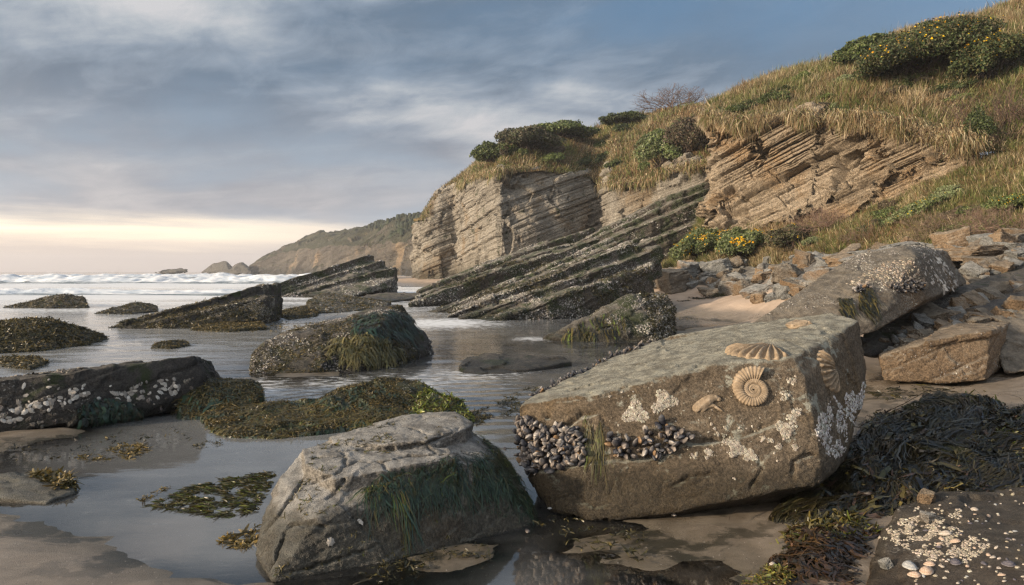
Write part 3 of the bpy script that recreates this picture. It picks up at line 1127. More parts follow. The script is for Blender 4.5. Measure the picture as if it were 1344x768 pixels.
def breaker(d0, slant, x0, x1, hgt, wid, seed, label):
    nu, nv = 420, 34
    u = np.linspace(x0, x1, nu)
    v = np.linspace(-1, 1, nv)
    U, Vv = np.meshgrid(u, v)
    q = np.stack([U.ravel() * 0.06 + seed, 0 * U.ravel(), 0 * U.ravel()], 1)
    crest = (hgt * (0.75 + 0.55 * fbm(q * 0.7, 2) + 0.3 * fbm(q * 5, 3)) * np.clip((U.ravel() - x0) / 15, 0, 1) * np.clip((x1 - U.ravel()) / 20, 0, 1)).reshape(U.shape)
    yc = d0 + slant * U + 1.6 * fbm(np.stack([U.ravel() * 0.05 + seed, 0 * U.ravel(), 0 * U.ravel() + 4], 1), 3).reshape(U.shape)
    prof = np.where(Vv < 0, np.exp(-(Vv / 0.34) ** 2), np.exp(-(Vv / 0.5) ** 2))
    Y = yc + Vv * wid
    Z = crest * prof
    p3 = np.stack([U.ravel(), Y.ravel(), Z.ravel()], 1)
    foam = np.clip(prof * 1.1 + 0.25 * (Vv < 0), 0, 1).ravel()
    rough = fbm(p3 * (0.7, 1.2, 1.2) + seed, 4)
    p3[:, 2] += (0.13 * hgt * rough * prof.ravel())
    p3[:, 1] += 0.5 * hgt * fbm(p3 * 0.8 + 3, 3)
    edge = np.abs(Vv).ravel()
    p3[:, 2] -= 0.35 * sstep(edge, 0.7, 1.0)
    foam = foam * (1 - 0.5 * sstep(edge, 0.55, 0.95))
    o = add('breaking_wave', p3, grid_faces(nu, nv), M['surf'], origin=(0, d0, 0), attrs={'foam': foam})
    return tag(o, label, 'wave', kind='structure')


breaker(54, 0.22, -62, -6, 0.60, 3.0, 1.0, 'nearer line of white breaking surf behind the low rocks')
breaker(100, 0.10, -130, -10, 1.15, 6.0, 7.0, 'farther line of white breaking surf below the horizon')
breaker(190, 0.25, -120, -20, 1.1, 7.0, 3.0, 'small white breaker far out off the point')


# ------------------------------------------------------------------ cliffs and hills
def cliff(name, cols, nu, nv, mat, th, amp, seed, label, beds=None, groove=0.6):
    A = loft(cols, nu, nv)
    V = A.reshape(-1, 3)
    Q = grid_faces(nu, nv)
    N = normals_of(V, Q)
    big = fbm(V / (th * 7.0) + seed, 4)
    V = V + N * (big * th * 0.8 + 1.1 * th * chips(V / (th * 5.0), seed + 2))[:, None]
    N0 = normals_of(V, Q)
    d = bedding(V, th, amp, seed, joint=2.8, n=beds, block=0.30, groove=groove) + 0.6 * bedding(V, th * 0.36, amp * 0.42, seed + 3, joint=5.0, n=beds, block=0.2)
    d += 0.18 * amp * chips(V / (th * 1.6), seed) + 0.15 * amp * fbm(V / (th * 0.25), 3)
    # fallen-out slots
    slot = sstep(fbm(V / (th * 3.2) + 8 + seed, 3), 0.42, 0.55)
    d -= slot * amp * 1.6
    V = V + N0 * d[:, None]
    o = add(name, V, Q, mat)
    tag(o, label, 'cliff', kind='structure')
    return Rock(o, V, Q)


def column(*rows):
    return [P(*r) for r in rows]


# main bedded headland: base, top of the rock face
MAIN = [(540, 372, 112, 542, 290, 113, 543, 288, 118), (548, 371, 100, 552, 288, 101, 553, 286, 107), (556, 371, 91, 557, 286, 92, 558, 283, 98), (576, 371, 90, 574, 258, 91, 577, 252, 98), (598, 371, 90, 597, 246, 91, 600, 234, 98),
        (605, 371, 84, 606, 243, 85, 611, 226, 92), (630, 371, 74, 628, 231, 75, 634, 208, 84), (656, 371, 64, 655, 226, 65.5, 660, 188, 76), (668, 371, 63.6, 668, 225, 65.5, 672, 180, 78),
        (705, 371, 64.6, 704, 223, 66.5, 706, 170, 80), (745, 371, 66.2, 744, 226, 68, 748, 168, 84), (772, 371, 68.5, 772, 231, 70, 776, 168, 86),
        (784, 371, 68, 786, 244, 69, 792, 162, 86), (800, 371, 61, 801, 244, 62.5, 806, 157, 82), (825, 371, 59.5, 825, 243, 61, 830, 152, 82), (850, 371, 57.5, 850, 238, 59, 856, 147, 80),
        (880, 371, 54, 880, 224, 55.5, 884, 142, 78), (915, 371, 51, 915, 218, 52.5, 916, 137, 76), (960, 371, 49, 955, 216, 50, 955, 133, 75), (1020, 371, 47, 1010, 210, 48, 1010, 125, 74)]
cols = []
for q in MAIN:
    b, t, c = P(*q[0:3]), P(*q[3:6]), P(*q[6:9])
    out = 4.0 * sstep(q[0], 600, 640) * (1 - 0.6 * sstep(q[0], 780, 860))          # the foot steps out, the brow rounds back
    t = t + (0, 0, 0.9 * math.sin(q[3] * 0.11) + 0.5 * math.sin(q[3] * 0.31))
    cols.append([b * ((b[1] - out) / b[1]) - (0, 0, 1.5), b * 0.6 + t * 0.4 - (0, 0.55 * out, 0), b * 0.25 + t * 0.75 - (0, 0.12 * out, 0), t + (0, 0.8, 0), t * 0.45 + c * 0.55 + (0, 0.6, -0.9)])
cliff_main = cliff('sea_cliff', cols, 1000, 420, M['cliff_grey'], 0.60, 0.24, 2, 'grey bedded sea cliff with sloping strata in the middle distance')

RIGHT = [(950, 300, 56, 950, 158, 57, 952, 138, 62), (940, 300, 46, 936, 155, 47, 938, 140, 52), (934, 302, 38.5, 930, 154, 39.6, 934, 142, 44), (942, 308, 37.4, 938, 156, 38.4, 946, 130, 45), (964, 312, 36.5, 962, 164, 37.6, 965, 118, 45.5), (1010, 305, 35, 1004, 158, 36.2, 1010, 99, 45.5),
         (1060, 298, 33.6, 1056, 155, 35, 1065, 88, 45.5), (1126, 295, 31.6, 1115, 158, 33, 1125, 70, 45.5), (1197, 274, 29.6, 1180, 166, 31, 1190, 40, 45.5),
         (1250, 244, 28.2, 1240, 182, 29, 1240, 26, 45.5), (1290, 222, 27.4, 1290, 196, 27.8, 1290, 20, 45.5)]
cols = []
for q in RIGHT:
    b, t, c = P(*q[0:3]), P(*q[3:6]), P(*q[6:9])
    cols.append([b - (0, -0.3, 1.0), b * 0.5 + t * 0.5 + (0.25, 0.5, 0), t, t * 0.6 + c * 0.4 + (0, 0.5, -0.6)])
cliff_right = cliff('sunlit_cliff', cols, 760, 380, M['cliff_tan'], 0.62, 0.42, 5, 'sunlit tan cliff of thin sloping rock beds under the grassy slope', RBED, 1.0)


def hillside(name, cols, nu, nv, label, bumpy=0.35, seed=0):
    V = loft(cols, nu, nv).reshape(-1, 3)
    Q = grid_faces(nu, nv)
    N = normals_of(V, Q)
    V = V + N * (bumpy * fbm(V / 3.5 + seed, 4))[:, None]
    N = normals_of(V, Q)
    if N[:, 2].mean() < 0:
        Q = Q[:, ::-1].copy()
    o = add(name, V, Q, M['slope'])
    tag(o, label, 'hill', kind='structure')
    return Rock(o, V, Q)


cols = []
for q in MAIN:
    t, c = P(*q[3:6]), P(*q[6:9])
    back = c + np.array([6.0, 30.0, -1.0])
    cols.append([t + (0, 0.25, -0.10), t * 0.62 + c * 0.38 + (0, 0, 0.25), c, c + (1, 7, 0.0), back])
hill_main = hillside('clifftop_slope', cols, 420, 120, 'grassy brow on top of the grey cliff', 0.30, 1)
RIGHT2 = RIGHT + [(1344, 205, 26.6, 1344, 194, 27, 1344, -2, 45.5), (1440, 190, 25.5, 1440, 182, 26, 1450, -45, 46), (1600, 170, 24, 1600, 160, 24.5, 1640, -120, 46)]
cols = []
for q in RIGHT2:
    t, c = P(*q[3:6]), P(*q[6:9])
    cols.append([t + (0, 0.2, -0.05), t * 0.72 + c * 0.28 + (0, 0, 0.35), t * 0.35 + c * 0.65 + (0, 0, 0.35), c, c + (1, 6, 0.2), c + (8, 30, 1)])
hill_right = hillside('upper_slope', cols, 460, 160, 'grassy upper slope above the sunlit cliff', 0.28, 4)
# slope of grass and flowers below the sunlit cliff
LOW = [(868, 352, 40.5, 900, 330, 44, 922, 285, 48), (885, 349, 37.6, 905, 320, 39.5, 932, 272, 41), (905, 347, 36.2, 925, 322, 37.2, 945, 302, 38.0), (935, 345, 35, 950, 318, 36, 964, 307, 36.6), (985, 341, 33, 1000, 312, 34, 1010, 300, 35.1),
       (1050, 335, 30.6, 1056, 305, 32, 1060, 292, 33.7), (1110, 328, 28.3, 1120, 298, 30, 1126, 288, 31.7), (1180, 322, 26.2, 1190, 292, 27.8, 1197, 266, 29.7),
       (1250, 317, 24.6, 1262, 266, 26.5, 1268, 228, 28.0), (1344, 312, 22.6, 1344, 250, 25, 1344, 202, 26.9), (1440, 306, 21, 1440, 235, 23.6, 1440, 180, 26), (1600, 300, 19, 1600, 220, 21.6, 1600, 158, 24.4)]
cols = [[P(*q[0:3]) + (0, -0.6, -0.35), P(*q[0:3]), P(*q[3:6]), P(*q[6:9]), P(*q[6:9]) + (0.1, 1.0, 0.25)] for q in LOW]
hill_low = hillside('lower_slope', cols, 320, 90, 'flowery grass slope between the sunlit cliff and the beach blocks', 0.16, 8)

# far headland, its stacks and the skerry
FAR = [(326, 357.5, 420, 330, 351, 421, 340, 347, 440), (340, 357.5, 405, 345, 342, 408, 356, 334, 430), (360, 358, 395, 368, 331, 400, 380, 320, 425), (395, 358.5, 370, 400, 327, 376, 410, 310, 430), (430, 359, 330, 432, 324, 336, 440, 304, 400),
       (470, 360, 285, 474, 320, 290, 480, 298, 370), (480, 360, 270, 484, 321, 274, 492, 296, 350), (505, 361, 235, 508, 319, 240, 515, 292, 320), (530, 362, 205, 533, 317, 210, 540, 288, 290), (545, 363, 180, 548, 316, 186, 556, 285, 270), (565, 364, 160, 570, 316, 165, 580, 283, 250), (640, 366, 140, 640, 318, 146, 650, 280, 230)]
cols = []
for q in FAR:
    b, t, c = P(*q[0:3]), P(*q[3:6]), P(*q[6:9])
    cols.append([b - (0, 0, 3), b * 0.5 + t * 0.5 + (0, 2, 0), t, t * 0.5 + c * 0.5 + (0, 0, 1.0), c, c + (20, 90, -2)])
V = loft(cols, 420, 150).reshape(-1, 3)
Q = grid_faces(420, 150)
N = normals_of(V, Q)
V = V + N * (2.2 * fbm(V / 24.0, 5) + 1.3 * chips(V / 9.0, 2) + 0.8 * bedding(V, 3.0, 0.8, 4))[:, None]
headland = add('headland', V, Q, M['headland'])
tag(headland, 'hazy far headland of pale cliffs under a green top', 'headland', kind='structure')
head = Rock(headland, V, Q)

# trees along the far ridge: a distant wood that reads as one dark line
p, n = sample(V, Q, 2600, lambda p, n: (np.abs(n[:, 2]) > 0.45) * sstep(p[:, 2] / p[:, 1] + 0.02 * fbm(p / 30, 3), .058, .068) * (p[:, 0] / p[:, 1] > -0.22))
r = 0.35 + 0.7 * RNG.random(len(p))
Vt, Ft = lumps(p, np.tile((0, 0, 1.0), (len(p), 1)), r, 1.5, 6)
wood = add('far_woods', Vt, Ft, M['leaf'], col=rep(pal(len(p), [(0.030, 0.040, 0.020), (0.045, 0.055, 0.025)]), 9))
tag(wood, 'dark line of trees along the ridge of the far headland', 'woods', kind='stuff')

rock('sea_stack', [[P(264, 358, 420), P(300, 358, 405), P(306, 352, 410), P(281, 345.5, 416), P(297, 343, 412), P(291, 343.4, 416), P(275, 352, 440), P(300, 347, 440)], [P(300, 358, 404), P(331, 358, 400), P(306, 350, 408), P(315, 344.5, 406), P(319, 344.6, 408), P(327, 351, 406), P(305, 352, 430), P(322, 350, 430)], [P(262, 359, 412), P(331, 359, 398), P(300, 354, 405), P(330, 355, 410), P(290, 355, 430)]],
     0.40, M['dark_rock'], 'low dark rock islet with two humps off the tip of the headland', 'islet', seed=4, size=26, low=0.012, chip=(4, 0.12), fine=0.12, crack=0, smooth=1)
rock('skerry', [[P(204, 357.5, 330), P(230, 357.5, 325), P(246, 357.5, 330), P(212, 355, 335), P(228, 353.6, 335), P(245, 353.8, 335), P(225, 355, 345)]],
     0.35, M['dark_rock'], 'small flat skerry in the surf near the horizon', 'islet', seed=5, low=0.05, chip=(3, 0.16), fine=0.12, crack=0)


# ------------------------------------------------------------------ sea air
def build_haze():
    m, g = material('sea_haze')
    v = g.new('ShaderNodeVolumePrincipled')
    v.inputs['Color'].default_value = (0.92, 0.94, 1.0, 1)
    v.inputs['Density'].default_value = 0.00045
    v.inputs['Anisotropy'].default_value = 0.1
    o = g.new('ShaderNodeOutputMaterial')
    g.nt.links.new(v.outputs[0], o.inputs['Volume'])
    lo, hi = np.array([-1620.0, -1620.0, -16.0]), np.array([1620.0, 1620.0, 36.0])
    V = np.array([[(lo, hi)[i][0], (lo, hi)[j][1], (lo, hi)[k][2]] for k in (0, 1) for j in (0, 1) for i in (0, 1)])
    Q = np.array([[0, 2, 3, 1], [4, 5, 7, 6], [0, 1, 5, 4], [2, 6, 7, 3], [0, 4, 6, 2], [1, 3, 7, 5]])
    h = add('haze', V, Q, m, origin=(0, 0, 0), smooth=False)
    tag(h, 'thin sea haze over the whole bay', 'haze', kind='stuff')


build_haze()


# ------------------------------------------------------------------ grass
TAN = [(0.41, 0.335, 0.205), (0.34, 0.270, 0.160), (0.255, 0.20, 0.115), (0.48, 0.405, 0.265)]
RUST = [(0.27, 0.18, 0.095), (0.21, 0.14, 0.075), (0.16, 0.11, 0.06)]
GREEN = [(0.145, 0.165, 0.055), (0.105, 0.130, 0.042), (0.20, 0.20, 0.08)]


def grass(name, rk, n, hgt, wid, weight, label, green=0.0, rust=0.4, lean=(0.35, -0.1, 0), seed=0, parent=None):
    rng = np.random.default_rng(seed + 100)
    p, nr = sample(rk.V, rk.Q, n, weight, rng)
    nr = np.where(nr[:, 2:3] < 0, -nr, nr)
    # blades grow in tussocks
    c = chips(p / 0.9, seed)
    k = fbm(p / 5.0 + seed, 3)
    k2 = fbm(p / 1.1 + seed + 9, 3)
    h = hgt * (0.45 + 0.75 * rng.random(n)) * (0.75 + 0.9 * np.clip(c + 0.25 * k2 + 0.2, 0, 1))
    up = unit(np.array([0, 0, 1.0]) + 0.35 * nr + 0.28 * rng.normal(size=(n, 3)) + 0.5 * np.stack([k2, 0.3 * k, 0 * k], 1) * 0.6)
    bend = unit(np.array(lean) + 0.6 * rng.normal(size=(n, 3)) + nr * (1, 1, 0)) * (0.25 + 0.45 * rng.random((n, 1)))
    K = 4
    u = np.linspace(0, 1, K)[None, :, None]
    Pts = p[:, None] - nr[:, None] * 0.04 + (up[:, None] * u + (bend - np.array([0, 0, 0.22]) * np.linalg.norm(bend, axis=1)[:, None])[:, None] * u * u) * h[:, None, None]
    a = rng.random(n) * np.pi
    side = np.stack([np.cos(a), np.sin(a) * 0.6, 0 * a], 1)
    S = np.repeat(unit(side)[:, None], K, 1)
    W = (wid * (0.6 + 0.8 * rng.random(n)))[:, None] * np.array([0.9, 1.0, 0.7, 0.15])[None]
    V, Q = ribbons(Pts, S, W)
    pg = np.clip(green + 0.9 * k + 0.35 * k2, 0.02, 0.98)
    pr = np.clip(rust + 0.8 * fbm(p / 3.0 + seed + 50, 3), 0, 1)
    col = np.where((rng.random(n) < pg)[:, None], pal(n, GREEN, rng), np.where((rng.random(n) < pr)[:, None], pal(n, RUST, rng), pal(n, TAN, rng)))
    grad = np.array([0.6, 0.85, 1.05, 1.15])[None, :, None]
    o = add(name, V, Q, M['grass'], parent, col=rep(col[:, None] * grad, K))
    return tag(o, label, 'grass', kind='stuff')


def front(p):
    return (p[:, 0] / p[:, 1] < 0.85) * (p[:, 1] < 110)


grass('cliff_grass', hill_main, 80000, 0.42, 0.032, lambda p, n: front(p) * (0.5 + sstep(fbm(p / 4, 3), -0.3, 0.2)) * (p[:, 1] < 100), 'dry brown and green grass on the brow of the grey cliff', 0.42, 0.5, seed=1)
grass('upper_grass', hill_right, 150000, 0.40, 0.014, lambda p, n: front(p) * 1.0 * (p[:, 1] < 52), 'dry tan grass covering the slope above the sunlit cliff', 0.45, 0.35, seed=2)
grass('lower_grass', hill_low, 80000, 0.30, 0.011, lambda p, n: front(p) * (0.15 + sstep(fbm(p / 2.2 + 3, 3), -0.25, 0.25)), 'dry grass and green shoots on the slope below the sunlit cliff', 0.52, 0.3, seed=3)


def fringe(name, rk, pts, n, hgt, wid, label, seed, green=0.1):
    """turf hanging over a cliff edge"""
    rng = np.random.default_rng(seed)
    line = np.array([P(*q) for q in pts])
    t = rng.random(n) * (len(line) - 1)
    i = t.astype(int)
    f = (t - i)[:, None]
    p = line[i] * (1 - f) + line[i + 1] * f + rng.normal(size=(n, 3)) * (0.25, 0.3, 0.16) + (0, -0.15, 0.1)
    k = fbm(p / 1.2 + seed, 3)
    h = hgt * (0.4 + 0.7 * rng.random(n)) * np.clip(0.55 + 1.9 * k, 0.12, 1.9)
    d0 = unit(np.array([-0.3, -0.75, 0.45]) + 0.5 * rng.normal(size=(n, 3)))
    d1 = unit(np.array([-0.05, -0.15, -1.0]) + 0.25 * rng.normal(size=(n, 3)))
    K = 5
    u = np.linspace(0, 1, K)[None, :, None]
    Pts = p[:, None] + (d0[:, None] * u * (1 - 0.6 * u) + d1[:, None] * u * u) * h[:, None, None]
    S = np.repeat(unit(rng.normal(size=(n, 3)) * (1, .4, .3))[:, None], K, 1)
    W = (wid * (0.6 + 0.8 * rng.random(n)))[:, None] * np.array([1, 1, .8, .6, .1])[None]
    V, Q = ribbons(Pts, S, W)
    col = np.where((rng.random(n) < green + 0.3 * k)[:, None], pal(n, GREEN, rng), pal(n, TAN + RUST, rng))
    o = add(name, V, Q, M['grass'], col=rep(col, K))
    return tag(o, label, 'grass', kind='stuff')


fringe('hanging_turf', hill_right, [(928, 154, 39.4), (945, 158, 38.3), (975, 166, 37.2), (1004, 158, 36.0), (1056, 156, 34.8), (1115, 158, 32.8), (1143, 161, 32), (1180, 167, 30.8), (1240, 182, 28.8), (1285, 196, 27.6)], 16000, 0.60, 0.015, 'dry turf hanging over the top edge of the sunlit cliff', 31)
fringe('cliff_turf', hill_main, [(557, 285, 90), (574, 257, 94), (598, 245, 100), (606, 242, 84), (628, 230, 74), (655, 225, 64.5), (704, 222, 69), (744, 225, 74), (777, 231, 77.5), (786, 243, 72), (801, 243, 62.5), (850, 237, 58), (880, 223, 54.5), (930, 217, 51)], 11000, 0.75, 0.032, 'brown turf hanging over the top edge of the grey cliff', 32, 0.25)


# ------------------------------------------------------------------ shrubs
def shrub(name, centre, rad, n, leaf, cols, label, cat='shrub', flowers=None, seed=0, stems=True, lobes=26, flat=0.0, tilt=None, twiggy=0, fl_size=None):
    rng = np.random.default_rng(seed + 500)
    centre = np.array(centre, float)
    rad = np.array(rad, float)
    root = empty(name, centre - (0, 0, rad[2] * 0.6))
    tag(root, label, cat)
    d = unit(rng.normal(size=(lobes, 3)))
    d[:, 2] = np.abs(d[:, 2]) * 1.0 - 0.25
    lc = d * rad * (0.55 + 0.35 * rng.random((lobes, 1)))
    lr = (0.16 + 0.26 * rng.random(lobes)) * (1.0 if lobes < 40 else 0.8)
    w = lr ** 2
    i = rng.choice(lobes, n, p=w / w.sum())
    dd = unit(rng.normal(size=(n, 3)) + (0, -0.25, 0.35))
    sh = (0.55 + 0.5 * rng.random(n) ** 0.5)[:, None]
    sh = np.where(rng.random((n, 1)) < 0.10, sh + 0.32 * rng.random((n, 1)), sh)         # sprigs standing out of the outline
    q = lc[i] + dd * lr[i][:, None] * rad * sh
    q = q * (1 + 0.12 * fbm(q / rad.mean() * 3 + seed, 3))[:, None]
    if tilt is not None:
        q[:, 2] += q[:, 0] * tilt[0] + q[:, 1] * tilt[1]
    p = centre + q
    nn = unit(dd + 0.8 * rng.normal(size=(n, 3)))
    t, b = frames(nn, rng)
    s = leaf * (0.6 + 0.8 * rng.random(n))[:, None]
    V = np.stack([p - t * s, p + b * s * 0.55 + nn * s * 0.2, p + t * s, p - b * s * 0.55 + nn * s * 0.2], 1).reshape(-1, 3)
    Q = np.arange(4 * n).reshape(-1, 4)
    c = pal(n, cols, rng) * (0.8 + 0.5 * hash01(i, i * 0 + seed, i * 0))[:, None]
    add('foliage', V, Q, M['leaf'], root, col=np.repeat(c, 4, 0), smooth=False)
    if stems:
        k = 40
        base = centre + rng.normal(size=(k, 3)) * rad * (0.15, 0.15, 0) - (0, 0, rad[2] * 0.7)
        tip = centre + lc[rng.integers(0, lobes, k)] * 0.8
        if tilt is not None:
            tip[:, 2] += (tip[:, 0] - centre[0]) * tilt[0] + (tip[:, 1] - centre[1]) * tilt[1]
        V, Q = tubes(base, tip, np.full(k, leaf * 0.35), np.full(k, leaf * 0.12))
        add('stem', V, Q, M['twig'], root, col=rep(pal(k, [(0.08, 0.06, 0.045)], rng), 3))
    if flowers:
        m = flowers
        fs = (fl_size or leaf * 1.0)
        kk = fbm(p / (rad.mean() * 0.5) + seed, 2) + 0.6 * dd[:, 2] - 0.6 * dd[:, 1] + 0.2 * rng.normal(size=n) + 4.0 * np.minimum(sh[:, 0], 1.1)
        j = np.argsort(-kk)[:m * 3]
        j = rng.choice(j, m, replace=False)
        pf = p[j] + dd[j] * leaf * 1.2
        pn = unit(dd[j] + (0, -0.4, 0.4))
        sz = fs * (0.6 + 0.6 * rng.random(m))
        cc = rng.integers(0, 3, m)
        order = np.argsort(-pn[:, 2] * sz)
        for i in order[:100]:
            f = bpy.data.objects.new('flower', _flower(cc[i]))
            COL.objects.link(f)
            f.parent = root
            f.location = pf[i] - np.array(root.location)
            f.rotation_euler = Vector(pn[i]).to_track_quat('Z', 'Y').to_euler()
            f.scale = (sz[i], sz[i], sz[i])
        if m > 100:
            ix = order[100:]
            V, Fc = lumps_simple(pf[ix], pn[ix], sz[ix], 0.5, rng)
            tag(add('blossom', V, Fc, M['petal'], root, col=np.repeat(pal(len(ix), PETALS, rng, 0.1), 5, 0)), kind='stuff')
    return root


PETALS = [(0.72, 0.42, 0.01), (0.80, 0.52, 0.02), (0.65, 0.30, 0.01)]
_fl = {}


def _flower(k):
    k = int(k)
    if k not in _fl:
        a = np.arange(10) * 2 * np.pi / 10
        r = np.where(np.arange(10) % 2 == 0, 1.0, 0.55)
        V = np.concatenate([np.stack([r * np.cos(a), r * np.sin(a), 0.25 * r], 1), np.stack([0.3 * np.cos(a), 0.3 * np.sin(a), 0 * a], 1)])
        i = np.arange(10)
        me = new_mesh('flower', V, [np.stack([i, (i + 1) % 10, (i + 1) % 10 + 10, i + 10], 1), (i + 10)[None]], False, col=np.tile(PETALS[k], (20, 1)))
        me.materials.append(M['petal'])
        _fl[k] = me
    return _fl[k]


def tubes(a, b, ra, rb):
    """three-sided tapering twigs from a to b"""
    n = len(a)
    d = unit(b - a)
    t, u = frames(d)
    ang = np.arange(3) * 2 * np.pi / 3
    ring = lambda c, r: c[:, None] + (np.cos(ang)[None, :, None] * t[:, None] + np.sin(ang)[None, :, None] * u[:, None]) * r[:, None, None]
    V = np.concatenate([ring(a, ra), ring(b, rb)], 1).reshape(-1, 3)
    base = np.arange(n)[:, None] * 6
    k = np.arange(3)
    return V, np.stack([base + k, base + (k + 1) % 3, base + 3 + (k + 1) % 3, base + 3 + k], 2).reshape(-1, 4)


def twig_bush(name, base, rad, label, n0=26, depth=5, thick=0.02, cols=((0.13, 0.085, 0.065), (0.19, 0.13, 0.10), (0.10, 0.07, 0.06)), seed=0, leaves=0, leafcol=None):
    rng = np.random.default_rng(seed + 900)
    base = np.array(base, float)
    rad = np.array(rad, float)
    root = empty(name, base)
    tag(root, label, 'bush')
    A, B, RA, RB = [], [], [], []
    p = base + rng.normal(size=(n0, 3)) * rad * (0.28, 0.28, 0.02)
    d = unit(rng.normal(size=(n0, 3)) * rad / rad.max() + (0, 0, 0.55 * rad[2] / rad.max() + 0.25))
    ln = np.full(n0, 0.42)
    th = np.full(n0, thick)
    for k in range(depth):
        e = p + d * (ln * (0.7 + 0.6 * rng.random(len(p))))[:, None] * rad * (1, 1, 1.25)
        A.append(p); B.append(e); RA.append(th); RB.append(th * 0.7)
        m = 3 if k < 2 else 2
        p = np.repeat(e, m, 0)
        d = unit(np.repeat(d, m, 0) + 0.55 * rng.normal(size=(len(p), 3)) + (0, 0, 0.12))
        ln = np.repeat(ln * 0.74, m)
        th = np.repeat(th * 0.66, m)
    A, B, RA, RB = map(np.concatenate, (A, B, RA, RB))
    V, Q = tubes(A, B, RA, RB)
    add('branches', V, Q, M['twig'], root, col=rep(pal(len(A), cols, rng), 3))
    if leaves:
        j = rng.integers(0, len(B), leaves)
        q = B[j] + rng.normal(size=(leaves, 3)) * rad * 0.05
        t, b = frames(unit(rng.normal(size=(leaves, 3))), rng)
        s = thick * (1.0 + 1.2 * rng.random(leaves))[:, None]
        V = np.stack([q - t * s, q + b * s * 0.5, q + t * s, q - b * s * 0.5], 1).reshape(-1, 3)
        add('foliage', V, np.arange(4 * leaves).reshape(-1, 4), M['leaf'], root, col=np.repeat(pal(leaves, leafcol or [(0.06, 0.07, 0.03)], rng), 4, 0), smooth=False)
    return root


DG = [(0.040, 0.062, 0.020), (0.058, 0.080, 0.026), (0.030, 0.045, 0.017), (0.085, 0.095, 0.035)]
LG = [(0.115, 0.150, 0.045), (0.085, 0.120, 0.038), (0.145, 0.165, 0.06)]
SG = [(0.155, 0.180, 0.090), (0.20, 0.215, 0.115), (0.115, 0.145, 0.065)]


def at(px, py, d, wpx, hpx, dep=None):
    """centre and radii of a bush by its size in the photo at distance d"""
    rx, rz = wpx / F * d / 2, hpx / F * d / 2
    return P(px, py, d), (rx, dep or max(rx * 0.7, rz), rz)


def bush(px, py, d, w, h, n, leaf, cols, label, on=None, **kw):
    if on is not None:                       # root it where the slope is
        q = on.hit(px, py + 0.42 * h)
        if q is not None:
            d = q[0][1]
            kw.setdefault('sink', 0)
        kw.pop('sink', None)
    c, r = at(px, py, d, w, h)
    return shrub('shrub', c, r, n, leaf, cols, label, **kw)


bush(648, 201, 80, 62, 32, 7000, 0.13, LG + DG, 'bright green shrub at the seaward end of the clifftop', seed=1, on=hill_main)
bush(690, 184, 81, 84, 36, 10000, 0.12, [(0.085, 0.085, 0.05), (0.06, 0.075, 0.03), (0.11, 0.095, 0.06)], 'grey green rounded shrub on the clifftop between two greener ones', seed=2, on=hill_main)
bush(738, 173, 83, 96, 24, 9000, 0.13, DG + LG, 'long dark green shrub along the clifftop skyline', seed=3, on=hill_main)
bush(822, 157, 82, 74, 18, 5000, 0.12, DG, 'low dark green hedge of shrub on the skyline left of the bare bush', seed=4, on=hill_main)
bush(868, 200, 66, 62, 58, 9000, 0.10, LG + SG, 'green cushion of scrub hanging on the grassy brow above the cliff', seed=5, tilt=(0.0, 0.35), on=hill_main)
bush(905, 178, 66, 60, 60, 6000, 0.09, [(0.11, 0.085, 0.06), (0.15, 0.11, 0.075), (0.08, 0.08, 0.04)], 'greyish brown scrub patch beside the green cushion on the brow', seed=6, tilt=(0.0, 0.35), on=hill_main)
twig_bush('bare_bush', P(886, 143, 79), (3.0, 1.6, 1.7), 'leafless twiggy bush standing on the skyline', seed=1, thick=0.045, n0=34)
bush(1130, 70, 44, 70, 44, 7000, 0.085, LG + DG, 'light green leafy shrub at the left end of the gorse thicket', seed=7, tilt=(0.35, 0), on=hill_right)
bush(1212, 70, 43, 200, 84, 42000, 0.062, DG + [(0.075, 0.070, 0.03), (0.10, 0.085, 0.04)], 'big dark gorse thicket dotted with yellow flowers on the upper slope', cat='gorse', flowers=420, seed=8, tilt=(0.2, 0), lobes=110, fl_size=0.050, on=hill_right)
bush(1300, 76, 41, 110, 76, 20000, 0.06, DG + [(0.10, 0.085, 0.03)], 'dark gorse bush with few flowers at the right end of the thicket', cat='gorse', flowers=110, seed=9, lobes=60, tilt=(0.25, 0), fl_size=0.050, on=hill_right)
bush(1087, 128, 39, 24, 12, 900, 0.06, LG, 'small green plant alone in the dry grass above the sunlit cliff', seed=10, on=hill_right)
twig_bush('thorn_bush', P(1322, 196, 29), (1.9, 1.3, 1.75), 'tall leafless thorn bush at the right end of the upper slope', n0=40, seed=2, thick=0.024, leaves=1500, leafcol=[(0.09, 0.075, 0.035)])
bush(1282, 170, 28.3, 26, 60, 3000, 0.05, DG, 'narrow dark evergreen shrub beside the thorn bush', seed=11, on=hill_right)
twig_bush('dry_bush', P(1320, 310, 22.5), (1.35, 0.9, 0.68), 'low dry grey bush at the right foot of the flowery slope', n0=40, seed=3, thick=0.014, cols=((0.17, 0.115, 0.085), (0.24, 0.17, 0.13)))
twig_bush('dry_bush', P(1235, 308, 25.5), (1.1, 0.7, 0.55), 'small dry twiggy bush left of the larger one at the foot of the slope', n0=34, seed=4, thick=0.013, cols=((0.17, 0.12, 0.085), (0.24, 0.18, 0.13)))
twig_bush('dry_bush', P(1085, 302, 31.5), (1.3, 0.7, 0.7), 'pinkish dry twig bush under the middle of the sunlit cliff', n0=34, seed=5, thick=0.014, cols=((0.20, 0.13, 0.10), (0.27, 0.19, 0.15)))
twig_bush('dry_bush', P(1145, 318, 28.5), (0.9, 0.6, 0.5), 'pale dry bush beside the bright grass patch', n0=30, seed=6, thick=0.012, cols=((0.24, 0.18, 0.13), (0.18, 0.13, 0.10)))
